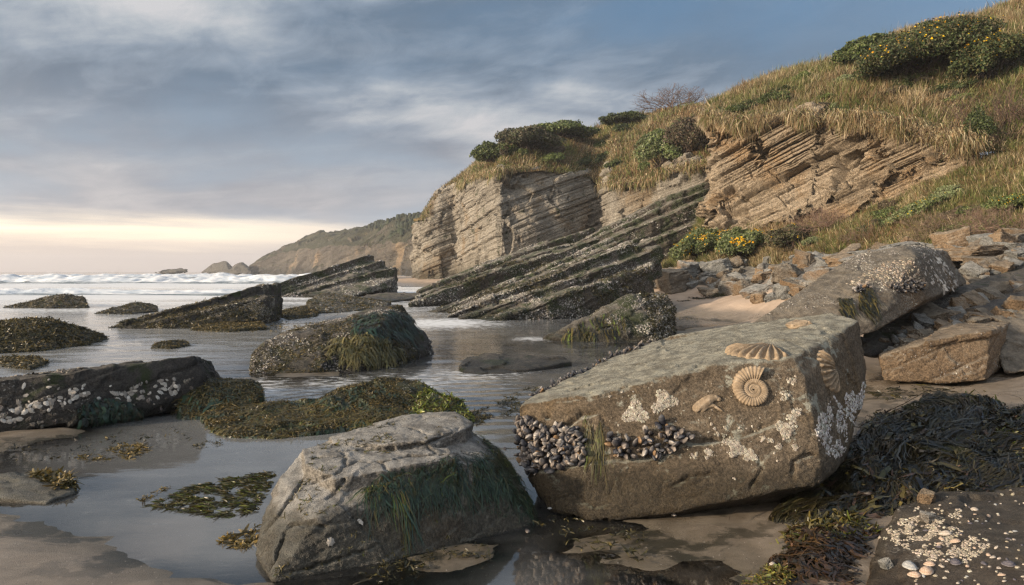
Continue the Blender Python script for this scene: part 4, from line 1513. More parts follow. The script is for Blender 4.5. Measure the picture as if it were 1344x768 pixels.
# flowering cushions at the foot of the slope
bush(915, 320, 36.2, 72, 46, 9000, 0.055, SG + LG, 'left green cushion plant with a line of yellow flowers at the slope foot', cat='cushion plant', flowers=120, seed=12, tilt=(0.42, 0.1), fl_size=0.046, on=hill_low)
bush(972, 320, 34.0, 68, 52, 11000, 0.055, SG + LG, 'rounded green cushion plant crowned with many yellow flowers', cat='cushion plant', flowers=190, seed=13, tilt=(0.15, 0.1), fl_size=0.046, on=hill_low)
bush(1030, 312, 32.4, 66, 36, 7000, 0.05, [(0.09, 0.08, 0.045), (0.12, 0.10, 0.06), (0.08, 0.09, 0.035)], 'brownish green cushion plant right of the flower crowned one', cat='cushion plant', flowers=12, seed=14, tilt=(0.1, 0.1), fl_size=0.031, on=hill_low)
bush(1215, 268, 28.0, 90, 22, 3500, 0.045, SG + LG, 'straggling plant with scattered yellow flowers across the lower slope', cat='flowering plant', flowers=45, seed=15, tilt=(0.45, 0), fl_size=0.025, on=hill_low)
bush(1318, 268, 24.2, 60, 26, 3000, 0.04, LG, 'yellow flowered plant above the dry bush at the right edge', cat='flowering plant', flowers=40, seed=16, tilt=(0.2, 0), fl_size=0.025, on=hill_low)

# low scrub scattered through the grass
rng = np.random.default_rng(21)
for k in range(70):
    if k < 36:
        hl, px, py, leaf = hill_right, rng.uniform(940, 1344), 0, 0.05
        py = rng.uniform(np.interp(px, [926, 1006, 1108, 1344], [150, 108, 84, 20]) + 10, np.interp(px, [926, 1090, 1205, 1344], [158, 160, 176, 190]))
        w, hh = rng.uniform(16, 52), rng.uniform(7, 16)
    elif k < 52:
        hl, px, leaf = hill_main, rng.uniform(650, 925), 0.09
        py = rng.uniform(np.interp(px, [650, 760, 925], [200, 178, 145]), np.interp(px, [650, 760, 790, 925], [216, 220, 232, 210]))
        w, hh = rng.uniform(14, 40), rng.uniform(7, 16)
    else:
        hl, px, leaf = hill_low, rng.uniform(940, 1344), 0.038
        py = rng.uniform(np.interp(px, [940, 1126, 1344], [300, 286, 225]), np.interp(px, [940, 1344], [335, 300]))
        w, hh = rng.uniform(18, 56), rng.uniform(9, 18)
    q = hl.hit(px, py)
    if q is None or q[0][1] > 100:
        continue
    d = q[0][1]
    pals = (DG, LG, SG, [(0.11, 0.09, 0.06), (0.15, 0.115, 0.08), (0.08, 0.07, 0.04)], LG + DG)[int(rng.integers(0, 5))]
    o = shrub('low_shrub', q[0] + (0, 0, 0.25 * hh / F * d), (w / F * d / 2, 0.4 * w / F * d, hh / F * d / 2 * 1.3), int(900 + w * 40), leaf, pals,
              'low scrub plant growing in the grass of the hillside', seed=60 + k, stems=False, lobes=18, tilt=(0.25, 0.25))
    o['group'] = 'low scrub scattered over the slopes'


# ------------------------------------------------------------------ shore rocks
# the boulder with the fossils
FB = [P(680, 534, 4.88), P(676, 576, 4.80), P(698, 630, 4.78), P(723, 667, 4.62), P(777, 682, 4.46), P(890, 668, 4.40), P(994, 649, 4.36), P(1076, 636, 4.42), P(1096, 618, 4.60),
      P(786, 522, 4.70), P(848, 500, 4.74), P(932, 479, 4.72), P(1042, 470, 4.72), P(1056, 500, 4.62), P(1076, 590, 4.46),
      P(1128, 420, 5.55), P(1139, 486, 5.45), P(1136, 520, 5.35), P(1110, 596, 5.05),
      P(694, 524, 5.15), P(798, 471, 6.1), P(890, 440, 6.55), P(973, 424, 6.45), P(1090, 411, 6.0), P(1000, 660, 6.0) - (0, 0, .25), P(740, 640, 5.6) - (0, 0, .25)]
fossil_rock = rock('fossil_boulder', [FB], 0.0145, M['fossil_rock'], 'big tilted brown boulder bearing an ammonite, two ribbed shells and mussels', 'boulder', size=2.2, seed=3,
                   low=0.005, chip=(0.50, 0.040), bed=(0.16, 0.007), crack=0.006, fine=0.0065, smooth=1)
# ledge where the lower front stands proud, then the long crack and the hollow lip
px_, py_ = project(fossil_rock.V)
led = np.interp(px_, [660, 704, 748, 800, 868, 905, 973, 1019, 1060], [632, 622, 613, 603, 603, 582, 573, 553, 548])
Nn = normals_of(fossil_rock.V, fossil_rock.Q)
fw = (Nn[:, 1] < -0.35) * sstep(Nn[:, 0], 0.75, 0.45)
prot = np.interp(px_, [660, 760, 900, 960, 1030], [0.050, 0.045, 0.022, 0.010, 0.0])
update(fossil_rock, fossil_rock.V + Nn * (fw * prot * (sstep(py_ - led + 5 * fbm(fossil_rock.V / 0.12, 3), -3, 4) - 0.35))[:, None])
carve(fossil_rock, [([(905, 582), (940, 577), (973, 572), (1019, 553)], 1.2), ([(728, 564), (748, 556), (762, 543), (785, 541)], 1.6), ([(1040, 628), (1042, 606), (1062, 596), (1080, 600)], 1.0), ([(880, 640), (905, 625), (940, 622)], .8), ([(985, 640), (1000, 615), (995, 600)], .8), ([(786, 545), (800, 560), (806, 590)], .7), ([(716, 545), (722, 549)], 1.5), ([(1075, 470), (1095, 540), (1105, 600)], .7), ([(1105, 440), (1120, 480), (1128, 520)], .6)], 0.012, 0.028)
# the grey cracked boulder
GB = [P(357, 764, 3.56), P(335, 728, 3.84), P(346, 671, 4.05), P(369, 626, 4.15), P(395, 594, 4.35), P(412, 587, 4.5), P(432, 577, 4.65), P(530, 556, 4.9), P(598, 550, 4.95), P(622, 570, 4.8), P(657, 592, 4.75),
      P(684, 630, 4.6), P(701, 662, 4.5), P(706, 690, 4.4), P(639, 707, 4.18), P(507, 742, 3.80), P(416, 682, 3.78), P(459, 663, 3.92), P(545, 622, 4.12), P(640, 606, 4.42)]
GB += [q * (1, 1, 0) + (-0.05, 0.35, -0.25) for q in GB[:8]] + [P(700, 640, 5.2) * (1, 1, 0) + (0, 0, -.2)]
TPL = [P(430, 580, 4.60), P(438, 588, 4.42), P(500, 590, 4.36), P(560, 586, 4.40), P(612, 570, 4.62), P(622, 562, 4.78), P(598, 546, 4.95), P(530, 552, 4.92)]
TPL2 = [P(396, 592, 4.34), P(400, 612, 4.12), P(440, 632, 3.97), P(500, 622, 4.04), P(545, 612, 4.12), P(600, 606, 4.22), P(590, 592, 4.42), P(520, 588, 4.45), P(440, 585, 4.45)]
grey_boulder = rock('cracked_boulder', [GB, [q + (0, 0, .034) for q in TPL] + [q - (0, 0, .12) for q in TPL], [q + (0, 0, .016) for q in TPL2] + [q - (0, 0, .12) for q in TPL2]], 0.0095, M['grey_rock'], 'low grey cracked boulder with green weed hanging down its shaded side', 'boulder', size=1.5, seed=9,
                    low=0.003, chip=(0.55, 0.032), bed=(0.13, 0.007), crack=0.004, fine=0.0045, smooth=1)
carve(grey_boulder, [([(434, 592), (480, 590), (530, 589), (560, 583), (590, 570), (604, 561)], 1.5), ([(452, 612), (470, 605), (500, 606), (540, 598), (580, 596), (610, 594)], 1.4), ([(410, 634), (440, 622), (452, 612)], 1.0), ([(410, 600), (440, 600), (455, 596)], .8), ([(450, 590), (455, 612)], 1.2), ([(500, 606), (512, 620)], 1.0), ([(560, 583), (575, 597)], .9), ([(346, 700), (362, 680), (385, 650), (398, 630)], 1.2), ([(352, 752), (368, 715), (378, 690), (415, 684)], 1.3), ([(430, 655), (445, 640), (452, 628)], 1.1), ([(535, 560), (560, 570), (590, 570)], .7), ([(600, 590), (628, 600)], .9), ([(395, 690), (430, 690)], .8), ([(384, 750), (440, 735), (500, 715)], .7)], 0.0075, 0.034)
# long dark slab on the left edge
LS = slab([(-230, 520, 6.9), (-230, 620, 6.2), (0, 567, 6.75), (90, 556, 6.95), (150, 547, 7.3), (232, 541, 7.75), (262, 522, 7.9), (268, 497, 8.0), (256, 471, 8.05), (180, 479, 7.65), (95, 487, 7.15), (0, 498, 6.85)], (-0.25, 1.1, -0.16))
left_slab = rock('shell_slab', [LS], 0.020, M['dark_rock'], 'long dark flat sided slab at the left edge studded with white shells', 'rock slab', size=2.0, seed=12, low=0.02, chip=(0.5, 0.07), bed=(0.3, 0.02), crack=0.015, fine=0.010, smooth=1)
# weed mound against the end of that slab
WM = [P(232, 530, 7.7), P(236, 548, 7.45), P(300, 546, 7.5), P(345, 524, 7.9), P(346, 508, 8.1), P(322, 498, 8.2), P(262, 503, 8.0), P(240, 510, 7.9), P(330, 500, 8.8), P(250, 500, 8.8)]
weed_mound_l = rock('weedy_rock', [WM + [q * (1, 1, 0) - (0, 0, .2) for q in WM]], 0.03, M['weed_rock'], 'small weed covered rock touching the right end of the shell studded slab', size=0.8, seed=13, chip=(0.3, 0.12), fine=0.012)
# weed draped block in mid water
MB_ = [P(330, 462, 11.4), P(333, 490, 10.9), P(400, 491, 10.8), P(470, 484, 11.1), P(520, 474, 11.7), P(560, 458, 13.2), P(565, 452, 13.5), P(548, 425, 13.6), P(530, 403, 13.9), P(510, 401, 13.9), P(470, 411, 13.4), P(458, 427, 12.6), P(420, 431, 12.3), P(360, 442, 11.7), P(500, 430, 12.0),
       P(420, 425, 14.0), P(370, 440, 13.2), P(520, 402, 14.8)]
mid_block = rock('weedy_block', [MB_ + [q * (1, 1, 0) - (0, 0, .25) for q in MB_]], 0.036, M['dark_rock'], 'dark block in the water draped with olive weed, its peak at the right end', 'rock', size=2.5, seed=14, low=0.025, chip=(0.7, 0.09), bed=(0.4, 0.03), crack=0.02, fine=0.012)
# long flat weed mound in front of it
FM = [[P(268, 548, 7.4), P(280, 562, 6.95), P(300, 574, 6.6), P(360, 574, 6.6), P(430, 562, 6.9), P(480, 556, 7.0), P(420, 530, 7.6), P(360, 538, 7.5), P(300, 542, 7.6), P(420, 535, 8.3), P(300, 545, 8.2)],
      [P(400, 545, 7.2), P(470, 562, 6.9), P(540, 564, 6.85), P(600, 552, 7.1), P(624, 546, 7.3), P(610, 530, 7.7), P(560, 516, 7.8), P(545, 503, 8.0), P(520, 498, 8.1), P(480, 508, 7.9), P(430, 522, 7.7), P(540, 510, 8.6), P(450, 522, 8.5)]]
flat_mound = rock('weedy_reef', [h + [q * (1, 1, 0) - (0, 0, .2) for q in h] for h in FM], 0.03, M['weed_rock'], 'long low reef smothered in brown and green weed behind the grey cracked boulder', 'rock', size=2.4, seed=15, low=0.03, chip=(0.4, 0.12), fine=0.016)
# smooth dark slab
DS = [P(602, 480, 11.1), P(612, 491, 10.75), P(660, 490, 10.8), P(720, 480, 11.3), P(752, 474, 11.7), P(742, 469, 11.9), P(690, 465, 12.1), P(640, 463, 12.0), P(612, 466, 11.9), P(606, 472, 11.6)]
dark_slab = rock('low_slab', [DS + [q * (1, 1, 0) - (0, 0, .25) for q in DS]], 0.028, M['dark_rock'], 'low smooth dark slab lying in the shallow pool', 'rock slab', size=1.7, seed=16, low=0.015, chip=(0.6, 0.06), fine=0.006)
# barnacled wedge
BW = [P(711, 444, 16.2), P(730, 447, 15.9), P(800, 452, 15.5), P(860, 449, 15.7), P(884, 438, 16.4), P(887, 405, 17.2), P(872, 387, 17.4), P(850, 383, 17.3), P(826, 386, 17.0), P(790, 405, 16.6), P(762, 418, 16.4), P(860, 388, 18.2), P(770, 425, 18.0)]
wedge = rock('barnacled_wedge', [BW + [q * (1, 1, 0) - (0, 0, .3) for q in BW]], 0.036, M['slab_rock'], 'wedge shaped rock white with barnacles, green weed dripping from its left edge', 'rock', size=2.6, seed=17, low=0.025, chip=(0.6, 0.10), bed=(0.28, 0.06), crack=0.03, fine=0.014)
# long leaning slabs below the cliff: each a stack of a few thick beds, pale on top, dark on the broken edge
def bed_plate(line, drop, w, dip=0.0):
    top = [P(*q) for q in line]
    low = [q - (0, 0.10 * drop, drop) for q in top]
    return top + low + [q + np.array([-0.15, w, dip]) for q in top] + [q + np.array([-0.15, w, dip - drop]) for q in top]


SL = [
    ([bed_plate([(632, 422, 22.2), (720, 397, 23), (790, 372, 24.2), (858, 345, 25.8)], 1.2, 1.6), bed_plate([(602, 420, 23), (700, 386, 24), (790, 351, 25.4), (869, 324, 27)], 1.1, 1.4), bed_plate([(587, 418, 23.7), (690, 374, 25), (797, 331, 26.7), (836, 315, 27.5)], 0.55, 1.2)],
     'nearest long leaning slab, pale edged, running from the wash up to the beach blocks', 18, 0.045),
    ([bed_plate([(566, 420, 25.3), (669, 379, 26.6), (727, 355, 27.6), (818, 317, 29.4)], 0.7, 1.3), bed_plate([(548, 419, 26.4), (640, 384, 27.8), (720, 350, 28.9), (806, 314, 30.6)], 0.6, 1.2)],
     'thin leaning slab stacked just behind the nearest long one', 19, 0.045),
    ([bed_plate([(536, 399, 31), (594, 376, 32), (640, 359, 33), (700, 341, 34.5), (790, 312, 36)], 1.5, 2.0), bed_plate([(545, 389, 33), (620, 364, 34.3), (692, 337, 35.6), (752, 319, 37)], 0.7, 1.5)],
     'dark overhanging leaning slab behind the pale edged ones', 20, 0.055),
    ([bed_plate([(548, 381, 41), (622, 352, 43.5), (714, 320, 46), (780, 299, 48)], 1.3, 2.2), bed_plate([(572, 371, 44.5), (640, 344, 46), (720, 316, 48)], 1.0, 2.0)],
     'leaning slab at the foot of the shaded cliff face', 21, 0.07),
    ([bed_plate([(750, 356, 39.5), (830, 328, 40.5), (890, 303, 41.5), (945, 280, 42.5)], 2.4, 2.5), bed_plate([(722, 346, 42), (812, 309, 43.3), (887, 277, 44.3), (942, 254, 45)], 1.7, 2.0),
      bed_plate([(736, 334, 44), (812, 301, 45.3), (887, 264, 46.3), (940, 244, 47)], 1.0, 1.8), bed_plate([(750, 322, 46), (812, 292, 47.3), (885, 254, 48.3), (938, 235, 49)], 0.8, 2.0)],
     'broad bedded ledge climbing up to the sunlit tan cliff', 22, 0.07),
]
slabs = []
for pts, lab, sd, vx in SL:
    slabs.append(rock('leaning_slab', pts, vx, M['slab_rock'], lab, 'rock slab', 'slabs leaning below the cliff', size=7.0, seed=sd, low=0.010, chip=(1.3, 0.11), bed=(0.24, 0.10), crack=0.06, fine=0.034, smooth=1))
# outlying wedges in the surf
OUT = [
    ([P(4, 403, 30.5), P(60, 405, 29.6), P(114, 403, 30.2), P(118, 399, 31), P(109, 388, 31.6), P(88, 386, 31.8), P(40, 396, 31), P(90, 388, 33.5), P(20, 402, 33)], 'isolated flat topped wedge at the far left', 25, 0.06, 'dark_rock', 3.6),
    ([P(120, 412, 26.2), P(160, 413, 25.6), P(206, 408, 27), P(206, 400, 28.4), P(180, 397, 28.4), P(140, 406, 27), P(180, 399, 30)], 'low rounded rock between the isolated wedge and the large dark wedge', 26, 0.055, 'dark_rock', 2.4),
    ([P(470, 392, 38), P(500, 396, 36), P(540, 392, 38), P(555, 385, 41), P(520, 383, 42), P(480, 387, 41)], 'low wave washed rock in front of the stepped wedge', 27, 0.06, 'dark_rock', 2.6),
    ([P(398, 408, 28.6), P(410, 412, 26.2), P(450, 410, 26.8), P(500, 404, 29.5), P(515, 396, 33), P(470, 390, 34), P(420, 386, 33), P(404, 393, 31), P(430, 388, 36)], 'pale topped weedy rock below the stepped wedge', 28, 0.055, 'slab_rock', 3.2),
    ([P(362, 416, 24.5), P(380, 420, 22.8), P(415, 415, 24.4), P(420, 407, 26.5), P(400, 402, 27), P(372, 406, 26)], 'small weedy rock beside the tall end of the large dark wedge', 29, 0.05, 'weed_rock', 1.5),
    ([P(-80, 440, 14.6), P(-60, 466, 13.0), P(60, 460, 13.9), P(120, 452, 15), P(144, 441, 16.4), P(110, 428, 16.2), P(74, 418, 16.0), P(40, 418, 15.6), P(0, 428, 15), P(50, 420, 18), P(-60, 430, 17)], 'rounded reef thick with brown weed at the left edge', 30, 0.045, 'weed_rock', 3.4),
    ([P(198, 455, 14.4), P(225, 457, 14.2), P(250, 452, 14.9), P(246, 447, 15.3), P(222, 445, 15.2), P(202, 451, 15)], 'tiny weed covered rock alone in the water', 31, 0.035, 'weed_rock', 0.8),
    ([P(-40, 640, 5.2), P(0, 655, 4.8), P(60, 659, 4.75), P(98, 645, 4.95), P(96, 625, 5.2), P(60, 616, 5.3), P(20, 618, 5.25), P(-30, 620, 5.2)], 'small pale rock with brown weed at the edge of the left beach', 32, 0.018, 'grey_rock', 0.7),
    ([P(250, 432, 18.6), P(300, 434, 18.2), P(350, 430, 18.9), P(345, 422, 20.4), P(290, 420, 20.6), P(255, 425, 20)], 'low yellow weed covered ledge at the foot of the large dark wedge', 33, 0.045, 'weed_rock', 1.8),
    ([P(0, 478, 11.6), P(40, 482, 11.2), P(64, 474, 12), P(50, 466, 12.6), P(0, 468, 12.4)], 'flat patch of weedy rock barely above water at the left edge', 34, 0.035, 'weed_rock', 1.0),
]
WD = rock('shore_rock', [bed_plate([(138, 431, 19.5), (240, 403, 20.3), (347, 373, 22.0)], 1.35, 2.2), bed_plate([(150, 433, 19.2), (250, 412, 19.8), (352, 388, 21.3)], 1.2, 1.6), [P(150, 433, 19.2), P(240, 433, 19.2), P(335, 421, 20.4), P(358, 412, 21.4), P(352, 388, 21.6), P(250, 410, 20.2), P(346, 378, 23), P(300, 420, 22)]],
          0.042, M['dark_rock'], 'large dark wedge rising from left to right out of the wash', 'rock', size=4.6, seed=23, low=0.006, chip=(0.7, 0.07), bed=(0.3, 0.06), crack=0.03, fine=0.02, smooth=1)
WS = rock('shore_rock', [bed_plate([(300, 393, 41), (400, 362, 45), (484, 334, 48.5)], 1.5, 3.0), bed_plate([(330, 391, 42), (420, 366, 45), (500, 342, 48)], 1.7, 2.6), bed_plate([(360, 391, 42), (440, 372, 44.5), (518, 350, 47)], 1.7, 2.2), [P(320, 391, 43), P(400, 364, 46), P(478, 338, 49), P(514, 352, 48), P(516, 378, 45.5), P(440, 392, 42.5), P(480, 345, 51)], [P(370, 393, 41.5), P(450, 394, 41), P(516, 377, 45), P(520, 362, 46.5), P(440, 375, 45)]],
          0.075, M['slab_rock'], 'long barnacled wedge farther out with a stepped peak', 'rock', size=8.0, seed=24, low=0.005, chip=(1.0, 0.08), bed=(0.34, 0.12), crack=0.05, fine=0.035, smooth=1)
out_rocks = [WD, WS]
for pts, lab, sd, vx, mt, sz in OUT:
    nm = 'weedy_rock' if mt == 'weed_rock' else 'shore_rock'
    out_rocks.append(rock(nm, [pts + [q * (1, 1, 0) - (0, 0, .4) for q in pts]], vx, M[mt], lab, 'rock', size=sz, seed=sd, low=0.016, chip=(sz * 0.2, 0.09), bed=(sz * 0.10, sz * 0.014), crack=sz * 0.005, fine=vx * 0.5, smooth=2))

# leaning boulder behind the fossil boulder, and ledges on the right
RB = [P(975, 432, 9.6), P(1000, 418, 9.7), P(1078, 364, 10.6), P(1115, 342, 11.0), P(1156, 331, 11.1), P(1190, 323, 11.3), P(1205, 323, 12.4), P(1242, 329, 13.2), P(1202, 338, 10.7), P(1225, 391, 10.5), P(1142, 436, 9.4), P(1060, 460, 9.0), P(1000, 460, 9.0),
      P(1269, 373, 12.9), P(1130, 335, 13.2), P(1010, 415, 11.4)]
lean_boulder = rock('leaning_boulder', [RB], 0.026, M['shore_rock'], 'long brown boulder with barnacled shoulder leaning up to the right, dark end face', 'boulder', size=3.4, seed=41, low=0.008, chip=(0.8, 0.035), bed=(0.30, 0.018), crack=0.012, fine=0.012, smooth=1)
RL = [P(1154, 466, 9.5), P(1160, 500, 9.3), P(1225, 502, 9.22), P(1293, 499, 9.2), P(1206, 451, 9.4), P(1300, 437, 9.5), P(1328, 470, 10.3), P(1334, 442, 10.6), P(1240, 424, 11.0), P(1326, 420, 11.2), P(1165, 456, 10.4), P(1300, 500, 11), P(1160, 480, 11)]
RL2 = [P(1212, 447, 9.36), P(1300, 434, 9.42), P(1305, 441, 9.42), P(1216, 455, 9.34), P(1240, 424, 10.6), P(1330, 420, 10.9), P(1240, 432, 10.6), P(1330, 430, 10.9)]
right_ledge = rock('square_ledge', [RL, RL2], 0.018, M['tan_rock'], 'square fronted brown block standing at the edge of the right hand pool', 'rock', size=1.8, seed=42, low=0.004, chip=(0.6, 0.025), bed=(0.2, 0.030), crack=0.012, fine=0.008, smooth=1)
rr = [
    ([P(1150, 462, 9.7), P(1200, 440, 10.2), P(1260, 408, 11.3), P(1344, 372, 13), P(1440, 340, 14), P(1440, 430, 11), P(1344, 440, 10.4), P(1300, 447, 10.2), P(1200, 470, 9.8), P(1300, 470, 11)], 'flat wet ledge sloping up behind the square fronted block', 43, 'ledge_rock', 0.034, 2.6),
    ([P(1108, 462, 9.9), P(1130, 440, 10.6), P(1225, 388, 12.6), P(1265, 376, 13.6), P(1360, 344, 14.4), P(1360, 384, 12.8), P(1262, 412, 11.8), P(1168, 452, 10.2), P(1140, 470, 9.9), P(1225, 420, 13.0) - (0, 0, .6)], 'dark shelf running back in the shade under the leaning boulder', 52, 'dark_rock', 0.034, 2.8),
    ([P(1302, 430, 10.3), P(1318, 490, 9.5), P(1420, 486, 9.5), P(1430, 420, 10.6), P(1344, 402, 11.2), P(1340, 480, 11)], 'dark ledge block at the right edge strewn with pebbles', 44, 'shore_rock', 0.03, 1.2),
    ([P(1236, 410, 11.9), P(1246, 424, 11.4), P(1344, 398, 11.9), P(1440, 372, 12.2), P(1440, 345, 13.4), P(1344, 374, 13), P(1262, 398, 12.4), P(1344, 385, 14)], 'dark thin shelf of rock under the leaning boulder', 45, 'dark_rock', 0.034, 2.4),
    ([P(1258, 352, 14.2), P(1270, 376, 13.6), P(1300, 374, 13.6), P(1348, 360, 13.9), P(1440, 340, 14.4), P(1440, 308, 15.5), P(1344, 325, 15.2), P(1300, 338, 14.8), P(1344, 340, 16.5)], 'long flat topped block with rusty end right of the leaning boulder', 46, 'shore_rock', 0.034, 2.2),
    ([P(1200, 344, 17.5), P(1206, 356, 17), P(1255, 352, 17), P(1300, 345, 17.2), P(1296, 333, 18), P(1235, 324, 18.6), P(1180, 322, 19), P(1130, 330, 19), P(1140, 350, 17.6)], 'broad rounded brown slab behind the leaning boulder', 47, 'shore_rock', 0.04, 2.6),
    ([P(1266, 340, 19.2), P(1300, 342, 18.9), P(1330, 336, 19.4), P(1316, 318, 20.5), P(1290, 309, 21), P(1268, 321, 20), P(1300, 318, 22)], 'peaked tan block by the dry bush at the foot of the slope', 48, 'tan_rock', 0.04, 1.4),
    ([P(1224, 322, 22), P(1232, 330, 21.6), P(1262, 322, 22), P(1258, 314, 22.8), P(1240, 311, 22.8)], 'dark blue grey slab sticking up at the slope foot', 49, 'blue_rock', 0.04, 0.9),
    ([P(1094, 336, 22.5), P(1100, 340, 22), P(1132, 325, 22.6), P(1130, 318, 23), P(1118, 320, 23), P(1110, 330, 24)], 'tan flagstone tilted up at the edge of the bright grass patch', 50, 'tan_rock', 0.035, 0.9),
]
right_rocks = [rock('rock_ledge' if 'ledge' in l or 'shelf' in l else 'beach_block', [h], vx, M[mt], l, 'rock', size=sz, seed=sd, low=0.016, chip=(sz * 0.25, 0.08), bed=(0.22, 0.03), crack=0.015, fine=0.010, smooth=1) for h, l, sd, mt, vx, sz in rr]
# low rock platform in the right corner, half buried in weed
PF = [G(1130, 790, .06), G(1155, 705, .10), G(1180, 668, .16), G(1235, 646, .20), G(1344, 640, .24), G(1640, 630, .30), G(1640, 860, .24), G(1300, 860, .15), G(1130, 860, .08), G(1290, 700, .21), G(1215, 740, .16), G(1344, 720, .21)]
platform = rock('rock_platform', [[q * (1, 1, 1) for q in PF] + [q * (1, 1, 0) - (0, 0, .25) for q in PF]], 0.018, M['ledge_rock'], 'low brown rock platform with barnacle crust and shells in the near right corner', 'rock', size=1.6, seed=51, low=0.012, chip=(0.4, 0.06), bed=(0.12, 0.010), fine=0.006, smooth=1)

# ------------------------------------------------------------------ loose blocks on the beach
def block_shape(seed, boxy=True):
    rng = np.random.default_rng(seed + 40)
    b = np.array([(x, y, z) for x in (-.5, .5) for y in (-.5, .5) for z in (0, 1)], float)
    b += rng.uniform(-0.20, 0.20, b.shape)
    if not boxy:
        b = np.concatenate([b * (1, 1, .75), rng.normal(size=(8, 3)) * 0.36 + (0, 0, .45)])
    V, Q = rock_shape([b], 0.036, 1.0, seed=seed, low=0.015, chip=(0.45, 0.16), bed=(0.2, 0.04), crack=0.03, fine=0.014, smooth=1)
    V[:, 2] -= 0.06
    return V, Q


PROTO = []
for i in range(7):
    Vb, Qb = block_shape(i, i < 5)
    PROTO.append((Vb, Qb))
_block_mesh = {}


def block(px, py, d, w, h, kind, mt, label, yaw=0.0, roll=0.0, pitch=0.0, dep=None, name='beach_block', group=None):
    """loose block with its foot centre at photo pixel (px, py), w x h photo pixels large"""
    key = (kind, mt)
    if key not in _block_mesh:
        Vb, Qb = PROTO[kind]
        me = new_mesh('block', Vb, Qb)
        me.materials.append(M[mt])
        _block_mesh[key] = me
    o = bpy.data.objects.new(name, _block_mesh[key])
    COL.objects.link(o)
    W, Hh = w / F * d, h / F * d
    o.scale = (W, dep or 0.8 * W, Hh)
    o.rotation_euler = (pitch, roll, yaw)
    o.location = P(px, py, d)
    tag(o, label, 'rock', group)
    return o


BL = [
    (859, 381, 33.5, 37, 21, 0, 'blue_rock', 'pale grey square block at the foot of the leaning slabs', .3, -.08),
    (886, 371, 35, 22, 18, 1, 'blue_rock', 'dark grey block just right of the pale square one', -.2, .1),
    (906, 366, 35.5, 24, 20, 2, 'tan_rock', 'orange tinted block below the left cushion plant', .5, .2),
    (920, 371, 34.2, 34, 22, 5, 'blue_rock', 'rounded grey boulder beside the orange tinted block', .1, .0),
    (952, 358, 34.4, 40, 9, 3, 'blue_rock', 'dark flat slab under the flower crowned cushion', .1, -.05),
    (946, 379, 32.2, 42, 13, 6, 'blue_rock', 'low grey slab at the top of the sand', -.2, .05),
    (907, 384, 32.8, 30, 15, 2, 'blue_rock', 'tilted grey wedge at the top of the sand', .6, -.35),
    (984, 383, 31.0, 44, 14, 3, 'tan_rock', 'rusty orange sided flat block beside the sand', .15, -.04),
    (1000, 372, 32.2, 24, 18, 1, 'blue_rock', 'pointed green grey stone behind the rusty block', .8, .3),
    (1038, 354, 32.0, 50, 15, 4, 'tan_rock', 'dark brown brick shaped block with square corners', .12, -.02),
    (1037, 376, 28.6, 42, 25, 6, 'tan_rock', 'domed tan boulder below the brick shaped block', .3, .12),
    (1022, 397, 26.6, 44, 26, 4, 'blue_rock', 'dark tilted block leaning on the domed tan boulder', .5, -.62),
    (1072, 390, 25.8, 66, 22, 3, 'tan_rock', 'long brown block tilted up to the right near the leaning boulder', .2, -.48),
    (1055, 377, 28.0, 26, 14, 2, 'tan_rock', 'small rusty wedge between the domed boulder and the long block', -.3, -.3),
    (1092, 356, 26.5, 34, 14, 0, 'tan_rock', 'pale brown block with a blue grey end on the pebble bank', .2, -.12),
    (1075, 362, 27.5, 28, 10, 1, 'blue_rock', 'flat bluish stone left of the pale brown block', .4, 0),
    (1160, 338, 21.5, 60, 10, 3, 'blue_rock', 'thin grey slab lying behind the leaning boulder', .1, -.1),
    (1280, 340, 17.0, 70, 16, 4, 'tan_rock', 'orange faced block wedged against the long flat topped block', .15, -.05),
    (985, 352, 34.0, 26, 9, 5, 'tan_rock', 'small tan stone at the foot of the flower crowned cushion', .2, 0),
    (1020, 345, 32.5, 40, 7, 3, 'tan_rock', 'thin pale slab under the brownish cushion plant', .05, -.12),
    (1150, 350, 17.5, 60, 16, 3, 'blue_rock', 'grey slab on the pebble bank over the leaning boulder', .1, -.25),
    (1335, 330, 19.0, 40, 12, 1, 'blue_rock', 'dark green grey block at the right edge by the slope', .2, 0),
]
BL += [
    (1118, 352, 22.0, 46, 17, 3, 'tan_rock', 'flat tan block in the rubble below the bright grass patch', .3, -.15),
    (1185, 334, 22.5, 44, 14, 2, 'blue_rock', 'wedge of grey stone at the slope foot behind the broad brown slab', -.3, -.2),
    (1206, 345, 20.0, 38, 16, 0, 'tan_rock', 'square tan stone on the far side of the leaning boulder', .5, .1),
    (1290, 322, 21.5, 36, 13, 3, 'blue_rock', 'flat grey stone left of the peaked tan block', .2, -.1),
    (1325, 322, 20.5, 44, 13, 4, 'shore_rock', 'dark brown slab right of the peaked tan block', .4, -.12),
    (1300, 352, 16.0, 52, 16, 1, 'shore_rock', 'dark angular block on top of the long flat block', .6, -.1),
    (1090, 372, 23.5, 40, 16, 0, 'blue_rock', 'grey angular block above the long tilted brown one', .7, .15),
    (1062, 345, 29.5, 36, 12, 2, 'blue_rock', 'small grey wedge right of the brick shaped block', .2, -.2),
    (966, 366, 32.8, 34, 12, 4, 'shore_rock', 'dark angular stone between the low grey slab and the rusty block', .5, .1),
    (935, 388, 31.0, 30, 9, 3, 'shore_rock', 'flat dark stone at the top edge of the sand', .1, 0.05),
    (1012, 404, 25.0, 40, 14, 6, 'shore_rock', 'rounded dark stone at the bottom of the tilted dark block', .1, 0),
    (1055, 402, 23.5, 34, 15, 1, 'shore_rock', 'dark square stone in front of the long tilted block', .4, -.2),
]
for (px, py, d, w, h, k, mt, lab, yaw, roll) in BL:
    block(px, py, d, w, h, k, mt, lab, yaw, roll)

